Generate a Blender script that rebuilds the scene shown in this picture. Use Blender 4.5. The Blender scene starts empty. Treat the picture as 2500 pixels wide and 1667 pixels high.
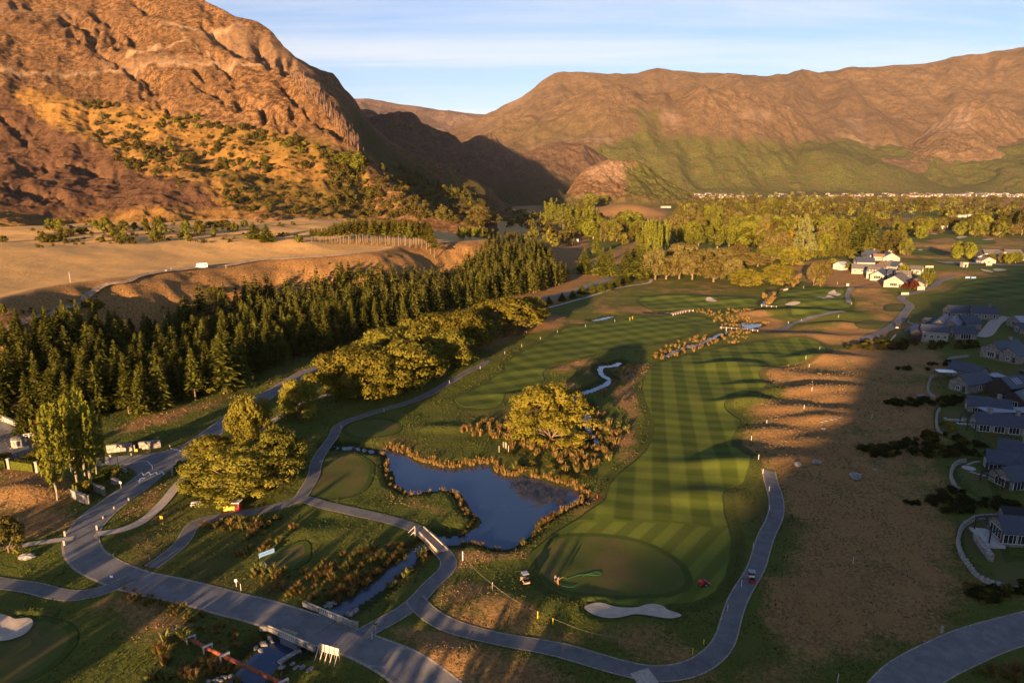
import bpy, math, random
import numpy as np
from mathutils import Vector, Matrix
from mathutils.bvhtree import BVHTree
from mathutils.geometry import delaunay_2d_cdt
random.seed(7)
RN = np.random.RandomState(11)
scene = bpy.context.scene
col = scene.collection
R = math.radians

# ---------------------------------------------------------------- camera
H = 74.0                       # drone height above the valley floor
PITCH = R(13.28)
cam_d = bpy.data.cameras.new('camera')
cam = bpy.data.objects.new('camera', cam_d); col.objects.link(cam)
cam.location = (0, 0, H); cam.rotation_euler = (R(90) - PITCH, 0, 0)
cam_d.sensor_width = 36; cam_d.lens = 24.0
cam_d.clip_start = 0.5; cam_d.clip_end = 60000
scene.camera = cam
# ---------------------------------------------------------------- light
SUN_HEAD = R(20.5)             # the light travels this far right of +Y
SUN_EL = R(7.2)
sun_d = bpy.data.lights.new('sun', 'SUN'); sun = bpy.data.objects.new('sun', sun_d); col.objects.link(sun)
sun_d.energy = 5.0; sun_d.angle = R(0.53); sun_d.color = (1.0, 0.61, 0.30)
L = Vector((math.sin(SUN_HEAD) * math.cos(SUN_EL), math.cos(SUN_HEAD) * math.cos(SUN_EL), -math.sin(SUN_EL)))
sun.rotation_euler = L.to_track_quat('-Z', 'Y').to_euler()
sun.location = (-300, -800, 400)
world = bpy.data.worlds.new('World'); scene.world = world; world.use_nodes = True
wn = world.node_tree; wn.nodes.clear()
def N(nt, typ, **kw):
    n = nt.nodes.new(typ)
    for k, v in kw.items():
        if hasattr(n, k): setattr(n, k, v)
    return n
w_out = N(wn, 'ShaderNodeOutputWorld'); w_bg = N(wn, 'ShaderNodeBackground')
sky = N(wn, 'ShaderNodeTexSky', sky_type='NISHITA', sun_disc=False)
sky.sun_elevation = SUN_EL; sky.sun_rotation = R(200.5)
sky.altitude = 400; sky.air_density = 1.0; sky.dust_density = 0.6; sky.ozone_density = 1.4
tc = N(wn, 'ShaderNodeTexCoord'); sep = N(wn, 'ShaderNodeSeparateXYZ')
wn.links.new(tc.outputs['Generated'], sep.inputs[0])
def M(nt, op, a, b=None, c=None, clamp=False):
    n = nt.nodes.new('ShaderNodeMath'); n.operation = op; n.use_clamp = clamp
    for i, v in enumerate((a, b, c)):
        if v is None: continue
        if isinstance(v, (int, float)): n.inputs[i].default_value = v
        else: nt.links.new(v, n.inputs[i])
    return n.outputs[0]
def MIX(nt, fac, a, b, blend='MIX'):
    n = nt.nodes.new('ShaderNodeMix'); n.data_type = 'RGBA'; n.blend_type = blend
    for i, v in ((0, fac), (6, a), (7, b)):
        if isinstance(v, (int, float)): n.inputs[i].default_value = v
        elif isinstance(v, tuple): n.inputs[i].default_value = (v[0], v[1], v[2], 1)
        else: nt.links.new(v, n.inputs[i])
    return n.outputs[2]
def MAPR(nt, v, a, b, c=0.0, d=1.0, smooth=True):
    n = nt.nodes.new('ShaderNodeMapRange'); n.interpolation_type = 'SMOOTHSTEP' if smooth else 'LINEAR'
    nt.links.new(v, n.inputs[0])
    for i, x in enumerate((a, b, c, d)): n.inputs[i + 1].default_value = x
    return n.outputs[0]
# thin cirrus over the whole sky, on a plane high above
zc = M(wn, 'MAXIMUM', sep.outputs[2], 0.02); zc = M(wn, 'ADD', zc, 0.05)
cx = M(wn, 'DIVIDE', sep.outputs[0], zc); cy = M(wn, 'DIVIDE', sep.outputs[1], zc)
cmb = N(wn, 'ShaderNodeCombineXYZ'); wn.links.new(cx, cmb.inputs[0]); wn.links.new(cy, cmb.inputs[1])
mp = N(wn, 'ShaderNodeMapping'); mp.inputs['Rotation'].default_value = (0, 0, R(-32)); mp.inputs['Scale'].default_value = (0.12, 0.60, 1)
wn.links.new(cmb.outputs[0], mp.inputs[0])
n1 = N(wn, 'ShaderNodeTexNoise'); n1.inputs['Scale'].default_value = 1.3; n1.inputs['Detail'].default_value = 9; n1.inputs['Roughness'].default_value = 0.62; n1.inputs['Distortion'].default_value = 0.7
wn.links.new(mp.outputs[0], n1.inputs['Vector'])
mp2 = N(wn, 'ShaderNodeMapping'); mp2.inputs['Scale'].default_value = (0.09, 0.09, 1); mp2.inputs['Location'].default_value = (0.35, 0.1, 0)
wn.links.new(cmb.outputs[0], mp2.inputs[0])
n2 = N(wn, 'ShaderNodeTexNoise'); n2.inputs['Scale'].default_value = 1.0; n2.inputs['Detail'].default_value = 3
wn.links.new(mp2.outputs[0], n2.inputs['Vector'])
streak = M(wn, 'MULTIPLY', MAPR(wn, n1.outputs[0], 0.42, 0.66), MAPR(wn, n2.outputs[0], 0.34, 0.56))
low = MAPR(wn, sep.outputs[2], 0.0, 0.20, 1.0, 0.0)            # long view through the thin layer near the horizon
veil = M(wn, 'MULTIPLY', low, MAPR(wn, n1.outputs[0], 0.30, 0.62, 0.25, 1.0))
cl = M(wn, 'MAXIMUM', M(wn, 'MULTIPLY', streak, 0.80), M(wn, 'MULTIPLY', veil, 0.85))
skyt = MIX(wn, 1.0, sky.outputs[0], (0.60, 0.755, 1.10), 'MULTIPLY')
skyc = MIX(wn, cl, skyt, (4.4, 4.5, 4.5))
wn.links.new(skyc, w_bg.inputs[0]); w_bg.inputs[1].default_value = 0.050
wn.links.new(w_bg.outputs[0], w_out.inputs[0])
scene.view_settings.view_transform = 'Standard'; scene.view_settings.look = 'None'
scene.view_settings.gamma = 1; scene.view_settings.exposure = 2.15
scene.render.engine = 'CYCLES'
scene.cycles.max_bounces = 5; scene.cycles.diffuse_bounces = 2; scene.cycles.glossy_bounces = 2
scene.cycles.transmission_bounces = 3; scene.cycles.volume_bounces = 0; scene.cycles.transparent_max_bounces = 4

# ---------------------------------------------------------------- small library
CP, SP = math.cos(PITCH), math.sin(PITCH)
F = 1666.7
def ray(px, py):
    r = (np.asarray(px, float) - 1250) / F; d = (np.asarray(py, float) - 833.5) / F
    return r, CP - d * SP, -SP - d * CP
def P(px, py, z=0.0):                       # pixel of the photograph -> point on the level z
    a, b, c = ray(px, py); t = (z - H) / c
    return np.stack([a * t, b * t], -1)
def PD(px, py, Y):                          # pixel at the forward distance Y
    a, b, c = ray(px, py); t = Y / b
    return np.stack([a * t, Y + 0 * t, H + c * t], -1)
def top_z(Y, py):                           # height of what shows at row py at forward distance Y
    return H - Y * math.tan(PITCH + math.atan((py - 833.5) / F))
def depth(Y, z): return Y * CP + (H - z) * SP
def smooth(x): x = np.clip(x, 0, 1); return x * x * (3 - 2 * x)

def _h(ix, iy, s):
    n = (ix.astype(np.int64) * 374761393 + iy.astype(np.int64) * 668265263 + s * 1442695041) & 0x7fffffff
    n = ((n ^ (n >> 13)) * 1274126177) & 0x7fffffff
    n = n ^ (n >> 16)
    return (n & 0xffff) / 65535.0 * 2 * math.pi
def perlin(x, y, s=0):
    x = np.asarray(x, float); y = np.asarray(y, float)
    ix = np.floor(x); iy = np.floor(y); fx = x - ix; fy = y - iy
    ux = fx * fx * fx * (fx * (fx * 6 - 15) + 10); uy = fy * fy * fy * (fy * (fy * 6 - 15) + 10)
    def g(dx, dy):
        a = _h(ix + dx, iy + dy, s); return np.cos(a) * (fx - dx) + np.sin(a) * (fy - dy)
    a = g(0, 0) + ux * (g(1, 0) - g(0, 0)); b = g(0, 1) + ux * (g(1, 1) - g(0, 1))
    return (a + uy * (b - a)) * 1.5
def fbm(x, y, o=4, s=0, g=0.5):
    v = 0; a = 1; f = 1
    for i in range(o): v = v + a * perlin(x * f, y * f, s + i * 17); a *= g; f *= 2.03
    return v
def ridged(x, y, o=4, s=0, g=0.5):
    v = 0; a = 1; f = 1
    for i in range(o): v = v + a * (1 - 2 * np.abs(perlin(x * f, y * f, s + i * 17))); a *= g; f *= 2.03
    return v
def catmull(pts, n=8, closed=False):
    p = np.asarray(pts, float); m = len(p); out = []
    for i in range(m if closed else m - 1):
        if closed: a, b, c, d = p[(i - 1) % m], p[i], p[(i + 1) % m], p[(i + 2) % m]
        else: a, b, c, d = p[max(i - 1, 0)], p[i], p[i + 1], p[min(i + 2, m - 1)]
        t = np.linspace(0, 1, n, endpoint=False)[:, None]
        out.append(0.5 * ((2 * b) + (c - a) * t + (2 * a - 5 * b + 4 * c - d) * t ** 2 + (3 * b - a - 3 * c + d) * t ** 3))
    if not closed: out.append(p[-1:])
    return np.concatenate(out)
def seg_dist(x, y, pts, closed=False):      # distance to a polyline, only near its box (999 elsewhere)
    p = np.asarray(pts); q = np.roll(p, -1, 0) if closed else p[1:]; p0 = p if closed else p[:-1]
    D = np.full(x.shape, 1e9)
    for a, b in zip(p0, q):
        ab = b - a; l2 = ab @ ab + 1e-9
        t = np.clip(((x - a[0]) * ab[0] + (y - a[1]) * ab[1]) / l2, 0, 1)
        D = np.minimum(D, (x - a[0] - t * ab[0]) ** 2 + (y - a[1] - t * ab[1]) ** 2)
    return np.sqrt(D)
def inside(x, y, pts):
    p = np.asarray(pts); c = np.zeros(x.shape, bool); j = len(p) - 1
    for i in range(len(p)):
        yi, yj = p[i][1], p[j][1]
        if yi != yj:
            k = ((yi > y) != (yj > y)) & (x < (p[j][0] - p[i][0]) * (y - yi) / (yj - yi) + p[i][0]); c ^= k
        j = i
    return c
def sdf_poly(x, y, pts, margin=30.0):       # positive inside
    p = np.asarray(pts); out = np.full(x.shape, -margin)
    m = (x > p[:, 0].min() - margin) & (x < p[:, 0].max() + margin) & (y > p[:, 1].min() - margin) & (y < p[:, 1].max() + margin)
    if m.any():
        xx, yy = x[m], y[m]; d = seg_dist(xx, yy, p, True)
        out[m] = np.maximum(np.where(inside(xx, yy, p), d, -d), -margin)
    return out
def sdf_line(x, y, pts, w, margin=30.0):
    p = np.asarray(pts); out = np.full(x.shape, -margin)
    m = (x > p[:, 0].min() - margin) & (x < p[:, 0].max() + margin) & (y > p[:, 1].min() - margin) & (y < p[:, 1].max() + margin)
    if m.any(): out[m] = np.maximum(w / 2 - seg_dist(x[m], y[m], p), -margin)
    return out
def tl(k, *pts):                            # points read in a crop of the photograph -> pixels of the photograph
    ox, oy, s = {'A': (0, 0, 2.6133), 'B': (800, 100, 2.6133), 'C': (1600, 100, 2.6133), 'D': (0, 500, 2.6133), 'E': (800, 600, 2.6133),
                 'F': (1600, 600, 2.6133), 'G': (0, 1067, 2.6133), 'K': (800, 1067, 2.6133), 'I': (1600, 1067, 2.6133), 'W': (0, 0, 0.9408),
                 't1': (1900, 580, 5.8725), 't2': (1400, 440, 5.8725), 't3': (1750, 440, 5.8725), 't4': (2100, 440, 5.8725), 't5': (1600, 680, 5.8725),
                 'r4': (2100, 650, 5.8725), 'r5': (2200, 880, 7.84), 'r6': (2250, 1050, 3.92), 'b3': (600, 1440, 7.84), 'j4': (230, 1040, 7.84), 'w5': (380, 1100, 7.84), 'e4': (150, 1130, 11.7), 'e5': (0, 1050, 11.7), 'm3': (620, 1320, 11.7), 'p1': (350, 1500, 5.88)}[k]
    return [(ox + a / s, oy + b / s) for a, b in pts]
def PW(pts, z=0.0):
    p = np.asarray(pts, float); return P(p[:, 0], p[:, 1], z)

def mesh_np(name, V, Fq, mats=(), smooth_=False, fm=None):
    me = bpy.data.meshes.new(name)
    V = np.asarray(V, np.float32); Fq = np.asarray(Fq, np.int32); k = Fq.shape[1]; n = len(Fq)
    me.vertices.add(len(V)); me.vertices.foreach_set('co', V.ravel())
    me.loops.add(n * k); me.loops.foreach_set('vertex_index', Fq.ravel())
    me.polygons.add(n); me.polygons.foreach_set('loop_start', np.arange(0, n * k, k, dtype=np.int32))
    me.polygons.foreach_set('loop_total', np.full(n, k, np.int32))
    if smooth_: me.polygons.foreach_set('use_smooth', np.ones(n, bool))
    for m in mats: me.materials.append(m)
    if fm is not None: me.polygons.foreach_set('material_index', np.asarray(fm, np.int32))
    me.update(calc_edges=True)
    return me
def attr(me, name, arr):
    a = me.attributes.new(name, 'FLOAT', 'POINT'); a.data.foreach_set('value', np.asarray(arr, np.float32))
def link(name, me, parent=None, loc=None, rz=0.0):
    o = bpy.data.objects.new(name, me); col.objects.link(o)
    if parent is not None: o.parent = parent
    if loc is not None: o.location = loc
    if rz: o.rotation_euler = (0, 0, rz)
    return o
def tag(o, label=None, cat=None, group=None, kind=None):
    for k, v in (('label', label), ('category', cat), ('group', group), ('kind', kind)):
        if v: o[k] = v
    return o
def empty(name, loc, rz=0.0, label=None, cat=None, group=None):
    o = bpy.data.objects.new(name, None); o.empty_display_size = 0.3; col.objects.link(o)
    o.location = loc; o.rotation_euler = (0, 0, rz)
    return tag(o, label, cat, group)
def kids(o): return [c for c in o.children]
def copy_tree(o, loc=None, rz=None, scale=None, parent=None, label=None):
    c = o.copy(); col.objects.link(c); c.parent = parent
    if loc is not None: c.location = loc
    if rz is not None: c.rotation_euler = (0, 0, rz)
    if scale is not None: c.scale = scale
    if label: c['label'] = label
    for ch in kids(o):
        d = ch.copy(); col.objects.link(d); d.parent = c
        for g in kids(ch):
            e = g.copy(); col.objects.link(e); e.parent = d
    return c
class MB:                                   # gathers simple shapes into one mesh
    def __init__(s): s.v = []; s.f = []; s.m = []
    def add(s, v, f, mi=0):
        b = len(s.v); s.v += [tuple(x) for x in v]; s.f += [tuple(i + b for i in q) for q in f]; s.m += [mi] * len(f)
    def box(s, x0, x1, y0, y1, z0, z1, mi=0, M4=None):
        v = [Vector((x, y, z)) for z in (z0, z1) for x, y in ((x0, y0), (x1, y0), (x1, y1), (x0, y1))]
        if M4: v = [M4 @ p for p in v]
        s.add(v, [(3, 2, 1, 0), (4, 5, 6, 7), (0, 1, 5, 4), (1, 2, 6, 5), (2, 3, 7, 6), (3, 0, 4, 7)], mi)
    def tube(s, pts, r, n=8, mi=0, cap=True, taper=None):
        pts = [Vector(p) for p in pts]; rings = []
        for i, p in enumerate(pts):
            d = (pts[min(i + 1, len(pts) - 1)] - pts[max(i - 1, 0)]).normalized()
            a = d.orthogonal().normalized() if abs(d.z) < .9 else Vector((1, 0, 0)); a = (a - d * a.dot(d)).normalized(); b = d.cross(a)
            rr = r[i] if isinstance(r, (list, tuple)) else r
            rings.append([p + a * (rr * math.cos(2 * math.pi * k / n)) + b * (rr * math.sin(2 * math.pi * k / n)) for k in range(n)])
        v = [q for ring in rings for q in ring]; f = []
        for i in range(len(pts) - 1):
            for k in range(n): f.append((i * n + k, i * n + (k + 1) % n, (i + 1) * n + (k + 1) % n, (i + 1) * n + k))
        if cap: f.append(tuple(range(n))[::-1]); f.append(tuple((len(pts) - 1) * n + k for k in range(n)))
        s.add(v, f, mi)
    def bar(s, a, b, w, h, mi=0):           # rectangular bar from a to b
        a = Vector(a); b = Vector(b); d = b - a; l = d.length; d.normalize()
        sx = d.cross(Vector((0, 0, 1))); sx = sx.normalized() if sx.length > .01 else Vector((1, 0, 0)); up = sx.cross(d)
        M4 = Matrix((( sx.x, d.x, up.x, a.x), (sx.y, d.y, up.y, a.y), (sx.z, d.z, up.z, a.z), (0, 0, 0, 1)))
        s.box(-w / 2, w / 2, 0, l, -h / 2, h / 2, mi, M4)
    def mesh(s, name, mats, smooth_=False):
        me = bpy.data.meshes.new(name); me.from_pydata(s.v, [], s.f)
        for m in (mats if isinstance(mats, (list, tuple)) else [mats]): me.materials.append(m)
        me.polygons.foreach_set('material_index', np.array(s.m, np.int32))
        if smooth_: me.polygons.foreach_set('use_smooth', np.ones(len(s.f), bool))
        me.update(); return me
    def build(s, name, mats, parent=None, loc=None, rz=0.0, smooth_=False):
        return link(name, s.mesh(name, mats, smooth_), parent, loc, rz)

# ---------------------------------------------------------------- materials
def new_mat(name):
    m = bpy.data.materials.new(name); m.use_nodes = True; nt = m.node_tree
    return m, nt, nt.nodes['Principled BSDF']
def NOISE(nt, scale, detail=4, rough=0.55, vec=None, dist=0.0):
    n = nt.nodes.new('ShaderNodeTexNoise'); n.inputs['Scale'].default_value = scale; n.inputs['Detail'].default_value = detail
    n.inputs['Roughness'].default_value = rough; n.inputs['Distortion'].default_value = dist
    if vec is None:
        t = nt.nodes.get('TC') or nt.nodes.new('ShaderNodeTexCoord'); t.name = 'TC'; vec = t.outputs['Object']
    nt.links.new(vec, n.inputs['Vector']); return n.outputs[0]
def BUMP(nt, bs, h, strength, dist):
    b = nt.nodes.new('ShaderNodeBump'); b.inputs['Strength'].default_value = strength; b.inputs['Distance'].default_value = dist
    nt.links.new(h, b.inputs['Height']); nt.links.new(b.outputs[0], bs.inputs['Normal'])
def SCALEV(nt, s):
    t = nt.nodes.get('TC') or nt.nodes.new('ShaderNodeTexCoord'); t.name = 'TC'
    m = nt.nodes.new('ShaderNodeMapping'); m.inputs['Scale'].default_value = s; nt.links.new(t.outputs['Object'], m.inputs[0]); return m.outputs[0]
def simple(name, c, rough=0.8, var=0.15, scale=3.0, metal=0.0, bump=0.0, spec=0.3, c2=None):
    m, nt, bs = new_mat(name)
    n = NOISE(nt, scale, 5)
    c2 = c2 or tuple(x * (1 - 2 * var) for x in c); c1 = tuple(min(1, x * (1 + var)) for x in c)
    nt.links.new(MIX(nt, MAPR(nt, n, 0.3, 0.7), c2, c1), bs.inputs['Base Color'])
    bs.inputs['Roughness'].default_value = rough; bs.inputs['Metallic'].default_value = metal
    bs.inputs['Specular IOR Level'].default_value = spec
    if bump: BUMP(nt, bs, n, bump, 0.05)
    return m
def ATTR(nt, name):
    a = nt.nodes.new('ShaderNodeAttribute'); a.attribute_name = name; return a.outputs['Fac']
def road_mat(name, c):
    m, nt, bs = new_mat(name); n1_ = NOISE(nt, .35, 6, .7); n2_ = NOISE(nt, 6.0, 4, .6); n3_ = NOISE(nt, .9, 8, .75, None, 2.5)
    k = MIX(nt, MAPR(nt, n1_, .3, .7), tuple(x * .72 for x in c), tuple(x * 1.22 for x in c)); k = MIX(nt, MAPR(nt, n2_, .3, .8, 0, .35), k, tuple(x * .5 for x in c))
    k = MIX(nt, MAPR(nt, M(nt, 'ABSOLUTE', M(nt, 'SUBTRACT', n3_, .5)), 0, .006, .6, 0), k, tuple(x * .35 for x in c)); nt.links.new(k, bs.inputs['Base Color']); bs.inputs['Roughness'].default_value = .85; bs.inputs['Specular IOR Level'].default_value = .3; BUMP(nt, bs, n2_, .25, .03); return m
M_asphalt = road_mat('asphalt', (0.150, 0.148, 0.144))
M_asphalt_dk = road_mat('asphalt_dark', (0.120, 0.119, 0.117))
M_gravel = simple('gravel', (0.36, 0.31, 0.25), 0.95, 0.12, 2.0, bump=0.3)
M_dirt = simple('dirt_track', (0.30, 0.22, 0.14), 0.95, 0.18, 0.6, bump=0.3)
M_sand = simple('bunker_sand', (0.42, 0.35, 0.27), 0.95, 0.08, 0.9, bump=0.2)
M_timber = simple('timber', (0.33, 0.25, 0.17), 0.8, 0.2, 3.0)
M_paint = simple('white_paint', (0.78, 0.77, 0.74), 0.6, 0.06, 2.0)
M_stone = simple('schist_stone', (0.29, 0.26, 0.22), 0.9, 0.25, 1.6, bump=0.5)
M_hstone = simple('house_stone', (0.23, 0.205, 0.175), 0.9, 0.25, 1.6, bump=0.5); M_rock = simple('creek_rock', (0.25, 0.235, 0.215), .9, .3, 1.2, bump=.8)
M_concrete = simple('concrete', (0.42, 0.40, 0.37), 0.85, 0.12, 1.5)
M_mark = simple('road_paint', (0.70, 0.70, 0.68), 0.7, 0.1, 3.0)

# ---------------------------------------------------------------- plan of the valley floor (pixels of the photograph -> ground)
POND = catmull(PW(tl('K', (375, 85), (450, 95), (520, 120), (600, 165), (700, 188), (790, 196), (860, 192), (960, 175), (1045, 172), (1080, 225), (1180, 250), (1280, 245), (1400, 285), (1500, 312), (1590, 335), (1630, 370), (1600, 420), (1500, 468), (1420, 512), (1345, 560), (1320, 605), (1210, 690), (1140, 715), (1060, 712), (980, 685), (900, 670), (820, 665), (850, 635), (940, 580), (950, 520), (895, 480), (862, 405), (800, 352), (700, 345), (600, 362), (550, 368), (480, 350), (465, 330), (420, 305), (402, 240), (388, 160)), -0.9), 4, True)
CREEKS = [  # (points, width)
    (catmull(PW(tl('K', (850, 655), (760, 665), (700, 660), (640, 690), (565, 748), (500, 810), (420, 860), (370, 920), (270, 985), (190, 1040), (110, 1085), (20, 1140), (-130, 1230), (-230, 1290)), -0.9), 5), 4.2),
    (catmull(PW(tl('G', (1870, 1330), (1760, 1370), (1690, 1430), (1620, 1510), (1540, 1590), (1480, 1700)), -0.9), 5), 7.0),
    (catmull(PW(tl('E', (1860, 745), (1830, 765), (1745, 775), (1750, 825), (1800, 855), (1765, 890), (1680, 925), (1600, 948), (1560, 970), (1590, 1005), (1615, 1040), (1655, 1085), (1645, 1130), (1680, 1190), (1710, 1240), (1720, 1290)), -0.9), 5), 3.4),
    (catmull(PW(tl('K', (10, 62), (90, 70), (170, 72), (270, 90), (380, 100)), -0.9), 5), 2.6),
    (catmull(PW(tl('E', (1690, 478), (1750, 468), (1810, 452)), -0.9), 5), 4.0),
    (catmull(PW(tl('E', (2050, 432), (2150, 430), (2260, 418)), -0.9), 5), 3.0),
    (catmull(PW(tl('F', (690, 380), (720, 340), (740, 300), (760, 285), (800, 285), (850, 262), (890, 235)), -0.9), 5), 5.0),
    (catmull(PW(tl('t5', (150, 1120), (240, 1060), (330, 1020), (420, 990), (530, 965), (640, 930), (740, 880), (830, 845), (930, 800), (1050, 760), (1200, 740)), -0.9), 4), 3.0),
]
POOLS = [catmull(PW(tl('t5', *q), -0.9), 4, True) for q in (
    ((1240, 630), (1330, 632), (1430, 650), (1510, 645), (1515, 690), (1440, 700), (1370, 720), (1260, 715)),
    ((770, 872), (830, 850), (870, 815), (900, 870), (860, 885)),
    ((425, 1000), (460, 952), (540, 940), (620, 932), (610, 990), (560, 1008)),
    ((195, 1090), (215, 1045), (300, 1030), (285, 1085)))]
FWS = [  # fairway outline, stripe heading (deg right of +Y), stripe width
    (tl('W', (1500, 838), (1480, 870), (1478, 900), (1490, 935), (1500, 960), (1499, 1000), (1480, 1040), (1430, 1080), (1402, 1112), (1388, 1150), (1330, 1188), (1262, 1230), (1228, 1272), (1236, 1325), (1290, 1368), (1400, 1394), (1550, 1390), (1640, 1362), (1672, 1300), (1680, 1240), (1662, 1165), (1664, 1130), (1705, 1110), (1722, 1078), (1715, 1050), (1680, 1020), (1690, 990), (1702, 965), (1662, 932), (1700, 908), (1762, 888), (1742, 862), (1770, 848), (1860, 830), (1900, 800), (1850, 780), (1750, 785), (1650, 800), (1560, 820)), 11, 4.3),
    (tl('E', (815, 970), (830, 1005), (900, 1030), (1020, 1033), (1100, 1012), (1130, 960), (1180, 920), (1300, 892), (1385, 855), (1372, 815), (1440, 770), (1550, 735), (1700, 690), (1850, 650), (2000, 640), (2180, 600), (2352, 545)) + tl('F', (200, 525), (400, 505), (300, 455), (0, 440)) + tl('E', (2250, 440), (2100, 450), (1950, 452), (1800, 482), (1640, 500), (1540, 512), (1460, 560), (1400, 600), (1250, 672), (1140, 750), (1135, 790), (1060, 840), (960, 900), (870, 940)), 62, 5.0),
    (tl('F', (-40, 325), (100, 308), (300, 332), (450, 352), (600, 350), (690, 368), (600, 388), (400, 400), (200, 408), (60, 408), (-20, 405)) + tl('E', (1990, 345),), 75, 6.0),
    (tl('F', (850, 428), (860, 400), (860, 350), (780, 305), (850, 268), (1000, 270), (1150, 290), (1225, 332), (1240, 400), (1200, 442), (1050, 462), (900, 470)), 70, 6.0),
    (tl('F', (1930, 290), (2050, 260), (2200, 250), (2600, 250), (2600, 400), (2300, 395), (2100, 370), (1960, 360), (1750, 345), (1900, 320)), 70, 9.0),
    (tl('F', (1830, 160), (2000, 155), (2400, 165), (2500, 235), (2200, 220), (1950, 185)), 70, 9.0),
    (tl('t4', (690, 790), (850, 790), (1200, 760), (1600, 780), (1900, 880), (1800, 930), (1500, 900), (1300, 830), (1000, 850), (800, 870)), 70, 12.0),
    (tl('t4', (720, 1000), (950, 990), (1250, 1080), (1200, 1110), (900, 1120), (740, 1070)), 70, 12.0),
    (tl('t4', (540, 450), (800, 460), (1000, 530), (900, 560), (700, 510)), 70, 12.0),
]
GREENS = [  # putting greens, tees and lawns: outline
    tl('K', (1335, 740), (1400, 690), (1500, 635), (1600, 625), (1750, 627), (1900, 645), (2050, 688), (2180, 760), (2260, 840), (2280, 920), (2230, 965), (2100, 1000), (1900, 1012), (1700, 1010), (1530, 985), (1400, 900), (1345, 820)),
    tl('W', (745, 1052), (800, 1040), (845, 1062), (848, 1085), (835, 1118), (800, 1140), (740, 1142), (712, 1120), (722, 1085)),
    tl('E', (120, 1175), (170, 1130), (250, 1112), (370, 1112), (440, 1140), (445, 1170), (390, 1205), (270, 1222), (170, 1212)),
    tl('G', (1930, 690), (1942, 735), (1930, 790), (1840, 838), (1760, 850), (1700, 820), (1690, 770), (1740, 735), (1850, 712)),
    tl('F', (1480, 390), (1560, 385), (1610, 405), (1570, 430), (1480, 430)), tl('F', (1290, 500), (1380, 485), (1500, 500), (1490, 528), (1380, 535), (1300, 525)),
    tl('F', (1510, 560), (1600, 545), (1640, 560), (1620, 600), (1500, 605)),
    tl('r5', (760, 830), (900, 780), (1200, 770), (1250, 900), (1400, 1200), (1400, 1420), (1250, 1430), (1020, 1380), (780, 1260), (740, 1050)),
    tl('r6', (400, 260), (480, 235), (620, 235), (640, 420), (700, 600), (560, 560), (420, 440), (340, 340)),
    tl('r6', (440, 850), (520, 800), (650, 790), (760, 800), (800, 1150), (1000, 1160), (1000, 1400), (860, 1380), (700, 1330), (560, 1240), (460, 1100), (420, 960)),
    tl('G', (-200, 1180), (0, 1170), (300, 1180), (420, 1230), (430, 1330), (300, 1460), (100, 1560), (-200, 1600)),
]
BUNKERS = [tl('K', (1638, 1112), (1660, 1092), (1740, 1074), (1830, 1098), (1900, 1104), (1980, 1096), (2030, 1074), (2080, 1069), (2140, 1085), (2170, 1115), (2230, 1140), (2255, 1163), (2200, 1190), (2120, 1185), (2020, 1163), (1950, 1160), (1880, 1180), (1800, 1187), (1710, 1165), (1650, 1130)),
    tl('G', (-60, 1120), (0, 1126), (60, 1145), (100, 1162), (170, 1153), (205, 1165), (208, 1200), (160, 1255), (80, 1290), (0, 1304), (-80, 1300)),
    tl('F', (1000, 330), (1040, 322), (1080, 326), (1100, 318), (1130, 325), (1142, 338), (1100, 342), (1070, 348), (1045, 336)), tl('F', (1100, 308), (1140, 298), (1155, 308), (1188, 314), (1160, 322), (1125, 318)),
    tl('F', (828, 372), (860, 363), (905, 362), (925, 368), (880, 376)), tl('F', (772, 405), (800, 398), (860, 393), (868, 408), (862, 420), (800, 422)),
    tl('F', (322, 345), (330, 335), (360, 337), (390, 350), (380, 355), (340, 352)),
    tl('F', (2072, 190), (2145, 202), (2140, 208), (2090, 203)), tl('F', (2148, 192), (2170, 182), (2232, 190), (2220, 198), (2170, 200)),
    tl('t4', (1335, 945), (1375, 935), (1435, 938), (1420, 955), (1370, 958)), tl('t4', (825, 1010), (860, 998), (900, 1010), (880, 1025), (840, 1024)), tl('t4', (1745, 845), (1820, 838), (1900, 832), (1905, 845), (1830, 856), (1760, 855)),
    tl('t4', (1000, 765), (1050, 755), (1105, 768), (1090, 778), (1040, 778)), tl('t4', (1390, 810), (1460, 802), (1530, 810), (1470, 822), (1410, 820)), tl('t4', (1365, 830), (1400, 820), (1465, 832), (1430, 840)),
    tl('t4', (540, 470), (590, 470), (585, 482), (545, 480)), tl('t4', (620, 484), (665, 484), (655, 495)), tl('t4', (730, 475), (780, 476), (765, 488))]
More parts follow.
